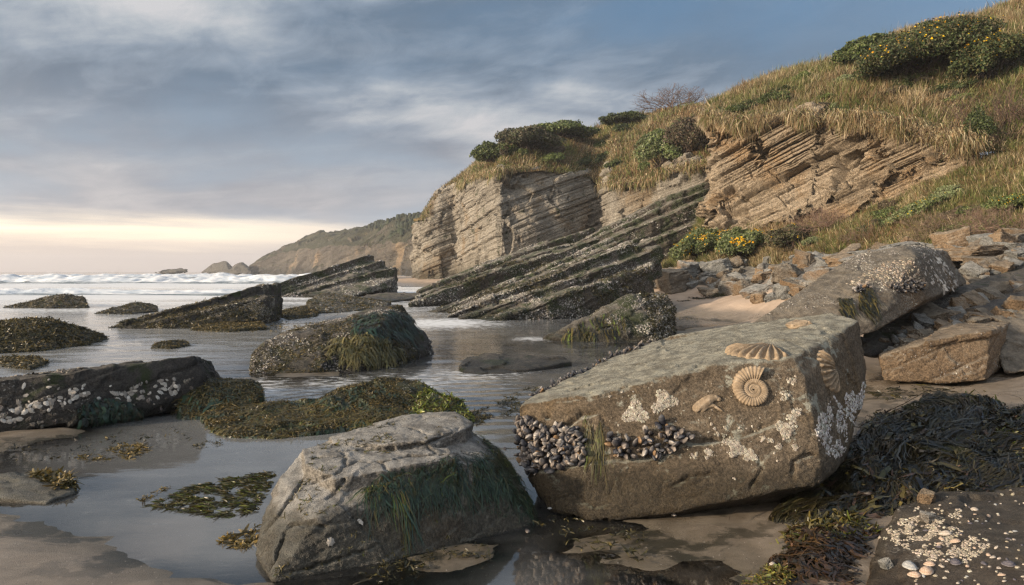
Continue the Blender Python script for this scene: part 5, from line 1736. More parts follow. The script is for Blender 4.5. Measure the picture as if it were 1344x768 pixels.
# smaller broken stones filling the bank between them
rng = np.random.default_rng(77)
cnt = 0
tries = 0
while cnt < 290 and tries < 4000:
    tries += 1
    px = rng.uniform(865, 1344)
    top = np.interp(px, [865, 960, 1050, 1130, 1220, 1344], [360, 350, 339, 333, 325, 318])
    bot = np.interp(px, [865, 930, 1000, 1100, 1200, 1344], [380, 377, 398, 396, 380, 378])
    py = top + (bot - top) * rng.random()
    # where the sight line meets the ground
    dd = np.linspace(12, 45, 120)
    zz = H - (py - HY) / F * dd
    gzv = ground_z((px - CX) / F * dd, dd)
    j = np.argmax(gzv > zz)
    if gzv[j] <= zz[j]:
        continue
    d = dd[j]
    w = float(np.clip(rng.lognormal(2.75, 0.5), 7, 40))
    k = int(rng.integers(0, 7))
    mt = ['blue_rock', 'blue_rock', 'blue_rock', 'tan_rock', 'shore_rock'][int(rng.integers(0, 5))]
    o = block(px, py + 0.15 * w, d, w, w * rng.uniform(0.38, 0.85), k, mt, 'broken stone among many like it on the bank between the big blocks', rng.uniform(-3, 3), rng.uniform(-.5, .3), rng.uniform(-.35, .35), None, 'rubble_stone', 'broken stones on the bank')
    cnt += 1


# ------------------------------------------------------------------ fossils in the boulder
def face_frame(rk, px, py, up=(0, 0, 1.0)):
    """origin, right, up and outward axes of the surface seen at a photo pixel, smoothed over its surroundings"""
    p0, n0 = rk.hit(px, py)
    ns = [n0]
    for a in range(8):
        q = rk.hit(px + 12 * math.cos(a * .785), py + 9 * math.sin(a * .785))
        if q is not None and np.linalg.norm(q[0] - p0) < 0.3:
            ns.append(q[1])
    n = unit(np.sum(ns, 0))
    u = unit(np.cross(np.array(up), n))
    return p0, u, np.cross(n, u), n


def put(grid, fr, k=1.0):
    p0, u, v, n = fr
    return p0 + k * (grid[..., 0:1] * u + grid[..., 1:2] * v + grid[..., 2:3] * n)


fr = face_frame(fossil_rock, 989, 512)
turns, nt_, nc = 4.3, 700, 18
th = np.linspace(0, turns * 2 * np.pi, nt_)
rho = 0.116 * np.exp(-0.108 * th)                       # centre line of the whorl, from the mouth inwards
a_ = rho * 0.36 * (1 + 0.10 * np.cos(th * 0.5) * (th < 6.3))
rib = 1 + 0.095 * np.cos(th * 34 + 0.0) * np.clip(1.2 - th / 22, .4, 1)
phi = np.linspace(0, 2 * np.pi, nc, endpoint=False)
ang = np.radians(62) + th
rr_ = rho[:, None] + (a_ * rib)[:, None] * np.cos(phi)[None]
zz_ = (a_ * rib * 0.62)[:, None] * np.sin(phi)[None]
g3 = np.stack([rr_ * np.cos(ang)[:, None], rr_ * np.sin(ang)[:, None], zz_ + 0.012], -1)
V = put(g3, fr).reshape(-1, 3)
i0 = (np.arange(nt_ - 1)[:, None] * nc + np.arange(nc)[None]).ravel()
i1 = (np.arange(nt_ - 1)[:, None] * nc + (np.arange(nc)[None] + 1) % nc).ravel()
Q = np.stack([i0, i1, i1 + nc, i0 + nc], 1)
am = add('ammonite_fossil', V, [Q, np.arange(nc)[None, ::-1].copy(), (np.arange(nc) + (nt_ - 1) * nc)[None]], M['fossil'], fossil_rock.o)
tag(am, 'coiled ribbed ammonite fossil on the front of the boulder')


def fan(name, fr, size, spread, ribs, rot, hgt, label, squash=1.0, base=0.012):
    """ribbed fan shell: hinge at the frame's origin, opening along angle rot"""
    na, nr = 150, 26
    a = np.linspace(-1, 1, na)
    r = np.linspace(0, 1, nr)
    A, Rr = np.meshgrid(a, r)
    w = np.radians(spread) * A
    edge = np.cos(A * 1.05) ** 0.30 * (1 + 0.018 * np.cos(A * ribs * np.pi))
    Rad = Rr * size * edge
    lift = hgt * (np.clip(1 - Rr ** 2.4, 0, 1) ** 0.6 * np.clip(Rr * 5, 0, 1) ** 0.5) * (1 - np.abs(A) ** 3) ** 0.5
    rb = np.cos(A * ribs * np.pi)
    lift = lift + hgt * 0.42 * (np.sign(rb) * np.abs(rb) ** 0.6) * np.clip(Rr * 1.3, 0, 1) * np.clip((1 - Rr) * 12, 0, 1) * np.clip((1 - np.abs(A)) * 8, 0, 1)
    ca, sa = math.cos(math.radians(rot)), math.sin(math.radians(rot))
    x, y = Rad * np.cos(w), Rad * np.sin(w) * squash
    skirt = np.clip((Rr - 0.96) / 0.04, 0, 1)
    gg = np.stack([x * ca - y * sa, x * sa + y * ca, 0 * x], -1)
    V = put(gg, fr).reshape(-1, 3)
    nrm = fr[3]
    lf = (lift + base - (0.03 + base) * skirt - 0.03 * (np.abs(A) > 0.995)).ravel()
    sink = np.zeros(len(V))
    for i in range(len(V)):                       # bed the shell into the rock surface under it
        loc, nn, fi, dist = fossil_rock.bvh.ray_cast(Vector(V[i] + 0.2 * nrm), Vector(-nrm))
        sink[i] = 0.2 - dist if loc is not None else -0.05
    sink = np.clip(sink, -0.05, 0.05)
    sg = sink.reshape(nr, na)
    for _ in range(6):
        sg[1:-1, 1:-1] = (sg[1:-1, 1:-1] * 2 + sg[:-2, 1:-1] + sg[2:, 1:-1] + sg[1:-1, :-2] + sg[1:-1, 2:]) / 6
    V = V + nrm * (sg.ravel() + lf)[:, None]
    return tag(add(name, V, grid_faces(na, nr), M['fossil'], fossil_rock.o), label)


fan('shell_fossil', face_frame(fossil_rock, 1013, 456, (0, 1, 0)), 0.34, 62, 11, 212, 0.038, 'flat lying ribbed shell fossil on top of the boulder', 1.0, 0.004)
fan('shell_fossil', face_frame(fossil_rock, 1093, 486), 0.235, 78, 10, 182, 0.034, 'ribbed fan shell fossil on the end face of the boulder', 0.80, 0.006)


def bone():
    f0 = face_frame(fossil_rock, 930, 530)
    pts = [(-0.075, -0.030, 0.030), (-0.045, -0.010, 0.034), (-0.015, 0.012, 0.036), (0.015, 0.032, 0.030), (0.045, 0.038, 0.020), (0.068, 0.028, 0.014)]
    pr = [(-0.040, -0.040, 0.018), (-0.005, -0.018, 0.014), (0.030, -0.012, 0.012), (0.060, -0.034, 0.010), (0.078, -0.046, 0.007)]
    hulls = []
    s = unit(np.random.default_rng(1).normal(size=(26, 3)))
    for ch in (pts, pr):
        for q, w in zip(ch[:-1], ch[1:]):
            k = []
            for e in (q, w):
                g_ = np.array([e[0], e[1], 0.004])[None] + s * e[2] * (1, 1, 0.8)
                k.append(put(g_, f0))
            hulls.append(np.concatenate(k))
    V, Q = hull_remesh(hulls, 0.0035)
    V = relax(V, Q, 5)
    V += normals_of(V, Q) * (0.0015 * fbm(V / 0.012, 3))[:, None]
    tag(add('bone_fossil', V, Q, M['fossil'], fossil_rock.o), 'curved bone shaped fossil left of the ammonite')


bone()
f0 = face_frame(fossil_rock, 1048, 427, (0, 1, 0))
Vb, Qb = PROTO[5]
V = put(np.stack([Vb[:, 0] * 0.15, Vb[:, 1] * 0.12, Vb[:, 2] * 0.05 - 0.012], -1), f0)
ft = add('flat_stone', V, Qb, M['fossil'])
tag(ft, 'small orange flat stone lying on top of the fossil boulder', 'stone')


# ------------------------------------------------------------------ mussels, barnacles, shells
def mussel_grid(nl=9, nc=10):
    t = np.linspace(0, 1, nl)
    w = np.interp(t, [0, .08, .3, .6, .85, 1], [.02, .11, .20, .26, .21, .02])
    h = np.interp(t, [0, .08, .3, .6, .85, 1], [.01, .10, .19, .18, .11, .01])
    a = np.arange(nc) * 2 * np.pi / nc
    x = np.repeat(t[:, None], nc, 1)
    y = w[:, None] * np.cos(a) + 0.10 * np.sin(t * np.pi)[:, None]
    z = h[:, None] * np.sin(a) * (1 - 0.25 * np.abs(np.cos(a)))
    V = np.stack([x, y, z], -1).reshape(-1, 3)
    i0 = (np.arange(nl - 1)[:, None] * nc + np.arange(nc)).ravel()
    i1 = (np.arange(nl - 1)[:, None] * nc + (np.arange(nc) + 1) % nc).ravel()
    return V, np.stack([i0, i1, i1 + nc, i0 + nc], 1), np.repeat(t, nc)


MV, MQ, MT = mussel_grid()
MCOL = [((0.020, 0.022, 0.032), (0.10, 0.105, 0.12)), ((0.028, 0.027, 0.034), (0.26, 0.225, 0.195)), ((0.040, 0.036, 0.040), (0.40, 0.34, 0.29)), ((0.10, 0.095, 0.10), (0.55, 0.51, 0.46)), ((0.13, 0.08, 0.045), (0.34, 0.22, 0.12)), ((0.035, 0.040, 0.05), (0.24, 0.22, 0.21))]


def mussel_col(k, rng):
    a, b = MCOL[k]
    t = MT[:, None]
    band = 0.8 + 0.25 * np.sin(t * 26 + rng.random() * 6)
    f = np.clip((t - 0.45) * 1.9 + 0.12 * np.cos(t * 18), 0, 1) ** 1.3 + 0.25 * np.clip(0.4 - t, 0, 1)
    return (np.array(a) * (1 - f) + np.array(b) * f) * band


_ml = []
for k in range(6):
    me = new_mesh('mussel', MV, MQ, col=mussel_col(k, RNG))
    me.materials.append(M['shell'])
    _ml.append(me)


def mussels(rk, p, n, size, label_bed, name='mussel', individual=100, out=0.66, probs=(.26, .20, .18, .14, .06, .16), rng=RNG, along=None, bed_name='mussel_bed'):
    """mussel shells clinging to a rock: the nearest ones as single parts, the remainder as one bed"""
    N = len(p)
    t, b = frames(n, rng)
    if along is not None:
        t = unit(0.6 * t + np.array(along))
    ax = unit(t * (1 - out) + n * out * (0.3 + 1.0 * rng.random((N, 1))))
    yy = unit(np.cross(n, ax) + 0.4 * rng.normal(size=(N, 3)))
    yy = unit(yy - ax * (yy * ax).sum(1)[:, None])
    zz = np.cross(ax, yy)
    s = size * (0.55 + 0.75 * rng.random(N))
    kind = rng.choice(6, N, p=probs)
    base = world_loc(rk.o)
    order = np.argsort(-s / p[:, 1])
    first, rest = order[:individual], order[individual:]
    for i in first:
        o = bpy.data.objects.new(name, _ml[kind[i]])
        COL.objects.link(o)
        o.parent = rk.o
        m = Matrix.Identity(4)
        q = p[i] - ax[i] * s[i] * 0.15 + n[i] * s[i] * 0.08 - base
        for r in range(3):
            m[r][0], m[r][1], m[r][2], m[r][3] = ax[i][r] * s[i], yy[i][r] * s[i], zz[i][r] * s[i], q[r]
        o.matrix_local = m
        o['group'] = name + 's'
    if len(rest):
        c = p[rest] - ax[rest] * (s[rest] * 0.15)[:, None] + n[rest] * (s[rest] * .05)[:, None]
        V = c[:, None] + (MV[None, :, 0:1] * ax[rest][:, None] + MV[None, :, 1:2] * yy[rest][:, None] + MV[None, :, 2:3] * zz[rest][:, None]) * s[rest][:, None, None]
        Q = (MQ[None] + (np.arange(len(rest)) * len(MV))[:, None, None]).reshape(-1, 4)
        cl = np.concatenate([mussel_col(k, rng) for k in kind[rest]])
        tag(add(bed_name, V.reshape(-1, 3), Q, M['shell'], rk.o, col=cl), label_bed, kind='stuff')


def barnacles(rk, p, n, r, label, cols=((0.40, 0.37, 0.31), (0.50, 0.47, 0.40), (0.33, 0.29, 0.24)), simple=False, rng=RNG, name='barnacle_crust'):
    if len(p) == 0:
        return
    if simple:
        V, Fc = lumps_simple(p, n, r, 0.6, rng)
        c = np.repeat(pal(len(p), cols, rng), 5, 0)
    else:
        V, Fc = lumps(p, n, r, 0.42, 6, rng)
        c = np.repeat(pal(len(p), cols, rng)[:, None], 18, 1)
        c[:, 12:] *= 0.45
        c = c.reshape(-1, 3)
    tag(add(name, V, Fc, M['shell'], rk.o, col=c, smooth=False), label, kind='stuff')


# mussels on the fossil boulder
c1 = [(676, 552), (700, 545), (708, 560), (726, 561), (760, 561), (769, 575), (766, 612), (748, 614), (704, 622), (686, 622), (676, 592)]
c2 = [(797, 575), (815, 571), (838, 574), (855, 556), (872, 552), (905, 574), (900, 585), (880, 592), (868, 605), (848, 599), (820, 602), (800, 590)]
pa, na = hits(fossil_rock, poly_pixels(c1, 430))
pb, nb_ = hits(fossil_rock, poly_pixels(c2, 95))
mussels(fossil_rock, np.concatenate([pa, pb]), np.concatenate([na, nb_]), 0.074, 'dense bed of small mussels on the left end of the boulder', out=0.74, along=(0, 0, -0.3))
# row of shells along the top back edge
edge = np.array([P(700, 522, 5.2), P(798, 470, 6.15), P(850, 455, 6.4)])
tt = RNG.random(110)
q = np.where(tt[:, None] < 0.65, edge[0] + (edge[1] - edge[0]) * (tt / 0.65)[:, None], edge[1] + (edge[2] - edge[1]) * ((tt - .65) / .35)[:, None]) + RNG.normal(size=(110, 3)) * (0.03, 0.05, 0.0)
near = [fossil_rock.bvh.find_nearest(Vector(v + (0, 0, 0.05))) for v in q]
mussels(fossil_rock, np.array([v[0] for v in near]), np.array([v[1] for v in near]), 0.055, 'row of mussels along the back edge of the boulder', individual=0, out=0.5)

# stray barnacles thinning out round the patches
px = np.concatenate([poly_pixels([(790, 510), (900, 500), (1040, 490), (1060, 600), (960, 620), (900, 600), (800, 560)], 420)])
px = px[fbm(np.c_[px * 0.03, np.zeros(len(px)) + 6], 3) > 0.05]
pa, na = hits(fossil_rock, px)
barnacles(fossil_rock, pa, na, 0.003 + 0.006 * RNG.random(len(pa)) ** 3, 'stray barnacles', name='stray_barnacles')
# pale barnacle crusts on its faces: clusters by place and size
BC = [(834, 542, 21, 420), (873, 526, 19, 420), (862, 535, 10, 70), (967, 590, 15, 330), (985, 598, 11, 130), (958, 580, 10, 60), (1032, 563, 17, 240), (1040, 548, 9, 70), (1046, 540, 8, 60), (1010, 578, 5, 20), (930, 595, 9, 36), (912, 598, 6, 16), (1000, 575, 5, 12),
      (938, 563, 3, 7), (952, 561, 3, 8), (941, 569, 3, 7), (934, 556, 2, 5), (957, 554, 2, 5), (964, 628, 2, 5), (1044, 586, 7, 30), (1022, 586, 6, 22), (1030, 520, 10, 30), (1040, 500, 9, 26), (950, 572, 4, 9), (800, 520, 2, 4), (816, 514, 2, 3)]
px = []
for (x, y, r, n) in BC:
    a = RNG.random(n) * 6.283
    rr2 = np.sqrt(RNG.random(n)) * r * (0.7 + 0.35 * np.cos(3 * a + x) * 0.6)
    px.append(np.stack([x + rr2 * np.cos(a), y + 0.9 * rr2 * np.sin(a)], 1))
pa, na = hits(fossil_rock, np.concatenate(px))
barnacles(fossil_rock, pa, na, 0.0055 + 0.0065 * RNG.random(len(pa)) ** 2, 'pale barnacle crust in patches on the front face')
px = np.concatenate([poly_pixels([(1075, 545), (1095, 520), (1112, 540), (1112, 590), (1096, 608), (1080, 590), (1070, 565)], 620), poly_pixels([(1108, 520), (1130, 498), (1137, 506), (1134, 535), (1122, 560), (1112, 545)], 420)])
k = fbm(np.c_[px * (0.09, 0.05), np.zeros(len(px))], 4) > -0.12
pa, na = hits(fossil_rock, px[k])
barnacles(fossil_rock, pa, na, 0.007 + 0.009 * RNG.random(len(pa)) ** 2, 'silvery barnacle crust on the shaded end face', cols=((0.42, 0.41, 0.40), (0.52, 0.51, 0.50), (0.34, 0.33, 0.32)), name='pale_crust')

# limpets and shells on the left slab
def limpet_mesh(rng, n=14):
    a = np.arange(n) * 2 * np.pi / n
    rings = []
    for r, h in ((1.0, -0.1), (0.96, 0.08), (0.55, 0.42), (0.12, 0.62)):
        w = r * (1 + 0.10 * np.cos(a * 7) * (r > .3) + 0.08 * rng.normal(size=n) * (r > .3))
        rings.append(np.stack([w * np.cos(a) * 1.1, w * np.sin(a) * 0.9, h + 0 * a], 1))
    V = np.concatenate(rings)
    q = []
    for lv in range(3):
        k = np.arange(n)
        q.append(np.stack([lv * n + k, lv * n + (k + 1) % n, (lv + 1) * n + (k + 1) % n, (lv + 1) * n + k], 1))
    return V, [np.concatenate(q), (np.arange(n) + 3 * n)[None]]


_lm = []
for c in ((0.42, 0.39, 0.34), (0.33, 0.30, 0.26), (0.24, 0.215, 0.185), (0.50, 0.475, 0.43)):
    Vl, Fl = limpet_mesh(RNG)
    cc = np.repeat(np.array([c]), len(Vl), 0) * (0.85 + 0.3 * (np.arange(len(Vl)) % 2))[:, None]
    me = new_mesh('limpet', Vl, Fl, False, col=cc)
    me.materials.append(M['shell'])
    _lm.append(me)


def limpets(rk, p, n, size, label=None, rng=RNG, name='limpet'):
    base = world_loc(rk.o)
    t, b = frames(n, rng)
    for i in range(len(p)):
        s = size * (0.5 + 0.9 * rng.random())
        o = bpy.data.objects.new(name, _lm[int(rng.integers(0, 4))])
        COL.objects.link(o)
        o.parent = rk.o
        m = Matrix.Identity(4)
        q = p[i] - base
        st = 0.8 + 1.1 * rng.random()
        for r in range(3):
            m[r][0], m[r][1], m[r][2], m[r][3] = t[i][r] * s * st, b[i][r] * s, n[i][r] * s * 0.42, q[r]
        o.matrix_local = m
        o['group'] = name + 's'


pp = np.concatenate([poly_pixels([(0, 545), (30, 530), (110, 505), (112, 522), (60, 540), (0, 560)], 60), poly_pixels([(148, 515), (200, 498), (240, 495), (235, 515), (200, 525), (155, 525)], 60), RNG.random((14, 2)) * (180, 40) + (20, 495)])
pa, na = hits(left_slab, pp)
limpets(left_slab, pa, na, 0.019)
# small shells along its top edge, and crusts
pa, na = sample(left_slab.V, left_slab.Q, 900, lambda p, n: (p[:, 0] > -5.5) * (n[:, 2] > 0.5) * (n[:, 2] < 0.9) * sstep(fbm(p * 1.3, 3), 0.0, 0.2))
barnacles(left_slab, pa, na, 0.012 + 0.016 * RNG.random(len(pa)), 'row of small dark shells along the top of the slab', cols=((0.06, 0.055, 0.05), (0.14, 0.12, 0.10), (0.25, 0.22, 0.18)))
limpets(grey_boulder, *hits(grey_boulder, [(434, 711), (474, 685), (575, 583), (602, 575)]), 0.022)

WHITE = ((0.28, 0.265, 0.24), (0.37, 0.355, 0.325), (0.19, 0.175, 0.16), (0.10, 0.092, 0.085))


def crust_on(rk, n, r0, r1, weight, label, cols=WHITE, simple=True):
    p, nr = sample(rk.V, rk.Q, n, weight)
    barnacles(rk, p, nr, r0 + (r1 - r0) * RNG.random(len(p)) ** 2, label, cols, simple)


def facing(p, n):
    return ((n * unit(np.array([0, 0, H]) - p)).sum(1) > -0.1)


for i, (s, f) in enumerate(zip(slabs, (0.028, 0.030, 0.034, 0.042, 0.044))):
    crust_on(s, (9000, 5200, 6000, 3600, 5600)[i], f * 0.55, f * 1.6, lambda p, n, i=i: facing(p, n) * sstep(fbm(p * (0.5, 0.5, 2.2) + i, 4), 0.02, 0.28) * (p[:, 2] < 5.5), 'pale barnacles and mussels in bands along the slab')
crust_on(wedge, 4600, 0.013, 0.034, lambda p, n: facing(p, n) * sstep(fbm(p * 1.4, 4) + 0.35 * (p[:, 0] - 2.6), 0.0, 0.35), 'white barnacle crust over the wedge')
crust_on(out_rocks[1], 6000, 0.03, 0.08, lambda p, n: facing(p, n) * sstep(fbm(p * (0.5, .5, 1.6), 4), -0.05, 0.3), 'pale barnacles in bands along the stepped wedge')
crust_on(out_rocks[0], 5200, 0.014, 0.036, lambda p, n: facing(p, n) * sstep(fbm(p * 0.9, 4) + 0.5 * (p[:, 2] - 0.6), 0.05, 0.35), 'sparse pale barnacles along the crest of the wedge', cols=((0.30, 0.27, 0.22), (0.20, 0.18, 0.14), (0.10, 0.09, 0.07)))
crust_on(out_rocks[5], 2600, 0.015, 0.045, lambda p, n: facing(p, n) * sstep(fbm(p * 0.9, 4), -0.1, 0.3), 'pale barnacle crust on the low rock')
crust_on(mid_block, 4200, 0.010, 0.026, lambda p, n: facing(p, n) * sstep(fbm(p * 1.7, 4) + 0.3 * np.abs(p[:, 0] + 2.2) - 0.15, 0.05, 0.35), 'barnacles on both ends of the block')
crust_on(lean_boulder, 2600, 0.008, 0.020, lambda p, n: facing(p, n) * sstep(fbm(p * 2.0, 4) + 0.5 * (p[:, 2] - 1.3), 0.1, 0.45) * (n[:, 0] < 0.6), 'sparse barnacles over the brown boulder')
crust_on(right_ledge, 500, 0.006, 0.014, lambda p, n: facing(p, n) * sstep(fbm(p * 2.5, 4), 0.15, 0.4), 'few barnacles on the block')
# barnacled shoulder and mussels of the leaning boulder
pa, na = hits(lean_boulder, poly_pixels([(1110, 372), (1160, 345), (1195, 338), (1203, 345), (1216, 372), (1210, 382), (1180, 378), (1165, 380), (1150, 366), (1125, 378)], 300))
barnacles(lean_boulder, pa, na, 0.013 + 0.015 * RNG.random(len(pa)), 'thick pale barnacle crust on the shoulder of the boulder', cols=((0.29, 0.245, 0.19), (0.36, 0.31, 0.25), (0.21, 0.17, 0.13)))
pa, na = hits(lean_boulder, np.concatenate([poly_pixels([(1163, 380), (1185, 365), (1205, 368), (1216, 378), (1195, 384), (1175, 384)], 90), poly_pixels([(1115, 385), (1128, 376), (1140, 374), (1135, 384)], 26)]))
mussels(lean_boulder, pa, na, 0.075, 'dark mussels below the barnacled shoulder', individual=60)
pa, na = hits(lean_boulder, poly_pixels([(1206, 350), (1232, 335), (1255, 365), (1262, 385), (1235, 390)], 90))
limpets(lean_boulder, pa, na, 0.026)
# crust on the near platform
px = poly_pixels([(1170, 690), (1205, 665), (1240, 668), (1262, 668), (1255, 690), (1296, 715), (1280, 740), (1215, 735), (1180, 715), (1150, 705)], 2600)
k = fbm(np.c_[px * (0.06, 0.10), np.zeros(len(px)) + 3], 4) > 0.0
pa, na = hits(platform, px[k])
barnacles(platform, pa, na, 0.0045 + 0.0055 * RNG.random(len(pa)) ** 2, 'cream barnacle crust in the middle of the platform', cols=((0.36, 0.32, 0.26), (0.43, 0.385, 0.32), (0.28, 0.24, 0.19)))
px = RNG.random((260, 2)) * (150, 130) + (1200, 640)
k = fbm(np.c_[px * (0.05, 0.12), np.zeros(len(px)) + 8], 3) > 0.1
pa, na = hits(platform, px[k])
barnacles(platform, pa, na, 0.005 + 0.007 * RNG.random(len(pa)), 'scattered barnacles on the darker part of the platform', cols=((0.40, 0.36, 0.30), (0.30, 0.26, 0.20)), name='loose_barnacles')


# ------------------------------------------------------------------ seaweed
OLIVE = [(0.070, 0.058, 0.016), (0.048, 0.042, 0.013), (0.100, 0.078, 0.020), (0.030, 0.028, 0.010)]
GOLD = [(0.165, 0.112, 0.026), (0.120, 0.085, 0.022), (0.21, 0.150, 0.040)]
DARKW = [(0.018, 0.018, 0.010), (0.028, 0.026, 0.012), (0.012, 0.013, 0.009)]
SEAGRN = [(0.022, 0.048, 0.030), (0.030, 0.060, 0.036), (0.018, 0.036, 0.026), (0.040, 0.066, 0.034)]
LIME = [(0.115, 0.145, 0.022), (0.085, 0.115, 0.018), (0.15, 0.165, 0.03)]
KELP = [(0.018, 0.016, 0.009), (0.030, 0.026, 0.012), (0.012, 0.011, 0.008), (0.052, 0.043, 0.016), (0.020, 0.014, 0.009)]
REDW = [(0.034, 0.021, 0.014), (0.050, 0.028, 0.015), (0.022, 0.016, 0.012), (0.060, 0.034, 0.014), (0.020, 0.018, 0.014)]


def gravity(p, n):
    g = np.array([0, 0, -1.0])
    return unit(g - n * (n @ g)[:, None] * 0.9 + 1e-4)


def tuft_weed(name, rk, n, size, weight, label, cols, tipcols, blades=5, width=0.11, down=0.5, lift=0.5, tip=0.4, cat='seaweed', seed=0, pts=None, group=None):
    rng = np.random.default_rng(seed + 300)
    p, nr = sample(rk.V, rk.Q, n, weight, rng) if pts is None else pts
    n = len(p)
    if n == 0:
        return None
    sz = size * (0.6 + 0.8 * rng.random(n))
    Pts, S, W = tufts(p, nr, sz, blades, 4, width, down, lift, rng)
    V, Q = ribbons(Pts, S, W)
    pat = fbm(p * (2.2 / max(size * 10, .5)) + seed, 3)
    pick = np.repeat((pat + 0.35 * rng.normal(size=n)) > (0.5 - tip), blades)
    c0 = pal(n * blades, cols, rng)
    c1 = np.where(pick[:, None], pal(n * blades, tipcols, rng), c0 * 1.2)
    f = np.array([0, .25, .7, 1.0])[None, :, None]
    o = add(name, V, Q, M['weed'], col=rep(c0[:, None] * (1 - f) + c1[:, None] * f, 4))
    return tag(o, label, cat, group)


def hang_weed(name, rk, p, n, L, label, cols, width=0.006, K=8, jit=0.22, off=0.010, flow=gravity, cat='seaweed', seed=0, mat='weed', tipcols=None, stick=True, prof=(.6, 1, 1, .9, .8, .7, .5, .2)):
    rng = np.random.default_rng(seed + 400)
    N = len(p)
    if N == 0:
        return None
    clump = fbm(p / 0.035 + seed, 2)
    L = np.broadcast_to(L, (N,)) * (0.35 + 0.7 * rng.random(N)) * np.clip(0.95 + 1.3 * clump, 0.25, 1.5)
    Pts, S = drape(rk, p, n, L, K, flow, off, jit, rng, stick)
    W = (width * (0.3 + 1.5 * rng.random(N) ** 2))[:, None] * np.interp(np.linspace(0, 1, K), np.linspace(0, 1, len(prof)), prof)[None]
    V, Q = ribbons(Pts, S, W)
    c0 = pal(N, cols, rng)
    c1 = pal(N, tipcols, rng) if tipcols else c0 * 1.25
    f = np.linspace(0, 1, K)[None, :, None]
    o = add(name, V, Q, M[mat], col=rep(c0[:, None] * (1 - f) + c1[:, None] * f, K))
    return tag(o, label, cat)


# curtain over the shaded side of the cracked boulder
px = np.concatenate([poly_pixels([(478, 640), (500, 620), (560, 606), (610, 596), (650, 598), (668, 618), (672, 640), (600, 634), (520, 648), (484, 655)], 2000),
                     poly_pixels([(620, 575), (650, 580), (690, 640), (700, 665), (672, 660), (650, 615)], 420)])
px = px[fbm(np.c_[px * (0.045, 0.03), np.zeros(len(px)) + 2], 3) > -0.12 * (px[:, 0] > 600) - 0.02]
pa, na = hits(grey_boulder, px)
film_p, film_n = sample(grey_boulder.V, grey_boulder.Q, 9000, lambda p, n: facing(p, n))
fx, fy = project(film_p)
fk = (fx > 486) & (fx < 700) & (fy > np.interp(fx, [486, 560, 610, 655, 700], [640, 606, 594, 590, 640])) & (fy < np.interp(fx, [486, 560, 640, 700], [668, 668, 672, 690])) & (fbm(film_p * 6, 3) > -0.05)
tuft_weed('algae_film', grey_boulder, 0, 0.016, None, 'thin dark green algae film spread under the weed curtain', DARKW + SEAGRN, SEAGRN + OLIVE, pts=(film_p[fk], film_n[fk]), seed=80, lift=0.15, down=1.2)
hang_weed('hanging_weed', grey_boulder, pa, na, 0.17, 'curtain of dark green weed hanging over the shaded side of the cracked boulder', SEAGRN + DARKW + OLIVE[:1], 0.0030, K=10, jit=0.34, off=0.010, seed=1, tipcols=SEAGRN + [(0.05, 0.08, 0.04)])
px = np.concatenate([poly_pixels([(478, 640), (500, 622), (560, 618), (620, 608), (640, 615), (560, 632), (500, 645)], 170), poly_pixels([(625, 572), (652, 582), (690, 640), (660, 610)], 700)])
pa, na = hits(grey_boulder, px)
hang_weed('green_weed', grey_boulder, pa, na, 0.12, 'bright yellow green weed along the rim of the cracked boulder', LIME[1:2] + SEAGRN + OLIVE, 0.0032, jit=0.45, off=0.012, seed=2)
for k, (x, y, L) in enumerate(((486, 648, .18), (516, 650, .30), (532, 655, .34), (522, 648, .26))):
    pa, na = hits(grey_boulder, np.array([(x, y)]) + RNG.normal(size=(22, 2)) * (4, 3))
    hang_weed('weed_strand', grey_boulder, pa, na, L * 1.15, ('short lime green strand at the left end of the weed curtain', 'long limp green strand reaching nearly to the pool', 'longest hanging strand of the weed curtain', 'middle green strand hanging from the curtain')[k], LIME[1:2] + OLIVE + SEAGRN, 0.0030, jit=0.10, off=0.02, seed=10 + k)
pa, na = sample(grey_boulder.V, grey_boulder.Q, 260, lambda p, n: (n[:, 2] > 0.6) * sstep(fbm(p * 4, 3), 0.15, 0.35))
tuft_weed('moss_tufts', grey_boulder, 0, 0.022, None, 'yellowish algae tufts in the cracks on top of the grey boulder', OLIVE, GOLD + LIME, pts=(pa, na), seed=3)
# strands between the mussels
for (x, y, L, lab, k) in ((774, 566, .22, 'short olive weed strand between the two mussel clusters', 4), (787, 568, .30, 'long yellow green weed strand between the two mussel clusters', 5)):
    pa, na = hits(fossil_rock, np.array([(x, y)]) + RNG.normal(size=(90, 2)) * (2.2, 7))
    hang_weed('weed_strand', fossil_rock, pa, na, L, lab, ([(0.075, 0.085, 0.018)] + OLIVE) if k == 5 else OLIVE + DARKW, 0.0030, K=10, jit=0.10, off=0.010, seed=k, stick=2, tipcols=OLIVE + LIME[1:2])

# left slab's beard and the mound at its end
px = poly_pixels([(100, 535), (125, 522), (160, 526), (186, 534), (186, 545), (100, 552)], 420)
pa, na = hits(left_slab, px)
hang_weed('weed_beard', left_slab, pa, na, 0.22, 'dark green beard of weed on the waterline of the shell studded slab', SEAGRN + DARKW, 0.011, jit=0.22, off=0.03, seed=6)
tuft_weed('brown_wrack', weed_mound_l, 3740, 0.0286, lambda p, n: (n[:, 2] > 0.25) * facing(p, n), 'brown wrack on the small rock beside the shell studded slab', OLIVE + DARKW, GOLD, seed=7, tip=0.25)
pa, na = sample(weed_mound_l.V, weed_mound_l.Q, 1100, lambda p, n: (n[:, 2] < 0.7) * (n[:, 2] > -0.1) * facing(p, n) * (p[:, 0] < -2.7 * p[:, 1] / 8))
hang_weed('green_weed', weed_mound_l, pa, na, 0.20, 'sea green weed sheet down the left side of the small weedy rock', SEAGRN, 0.012, off=0.012, seed=8)
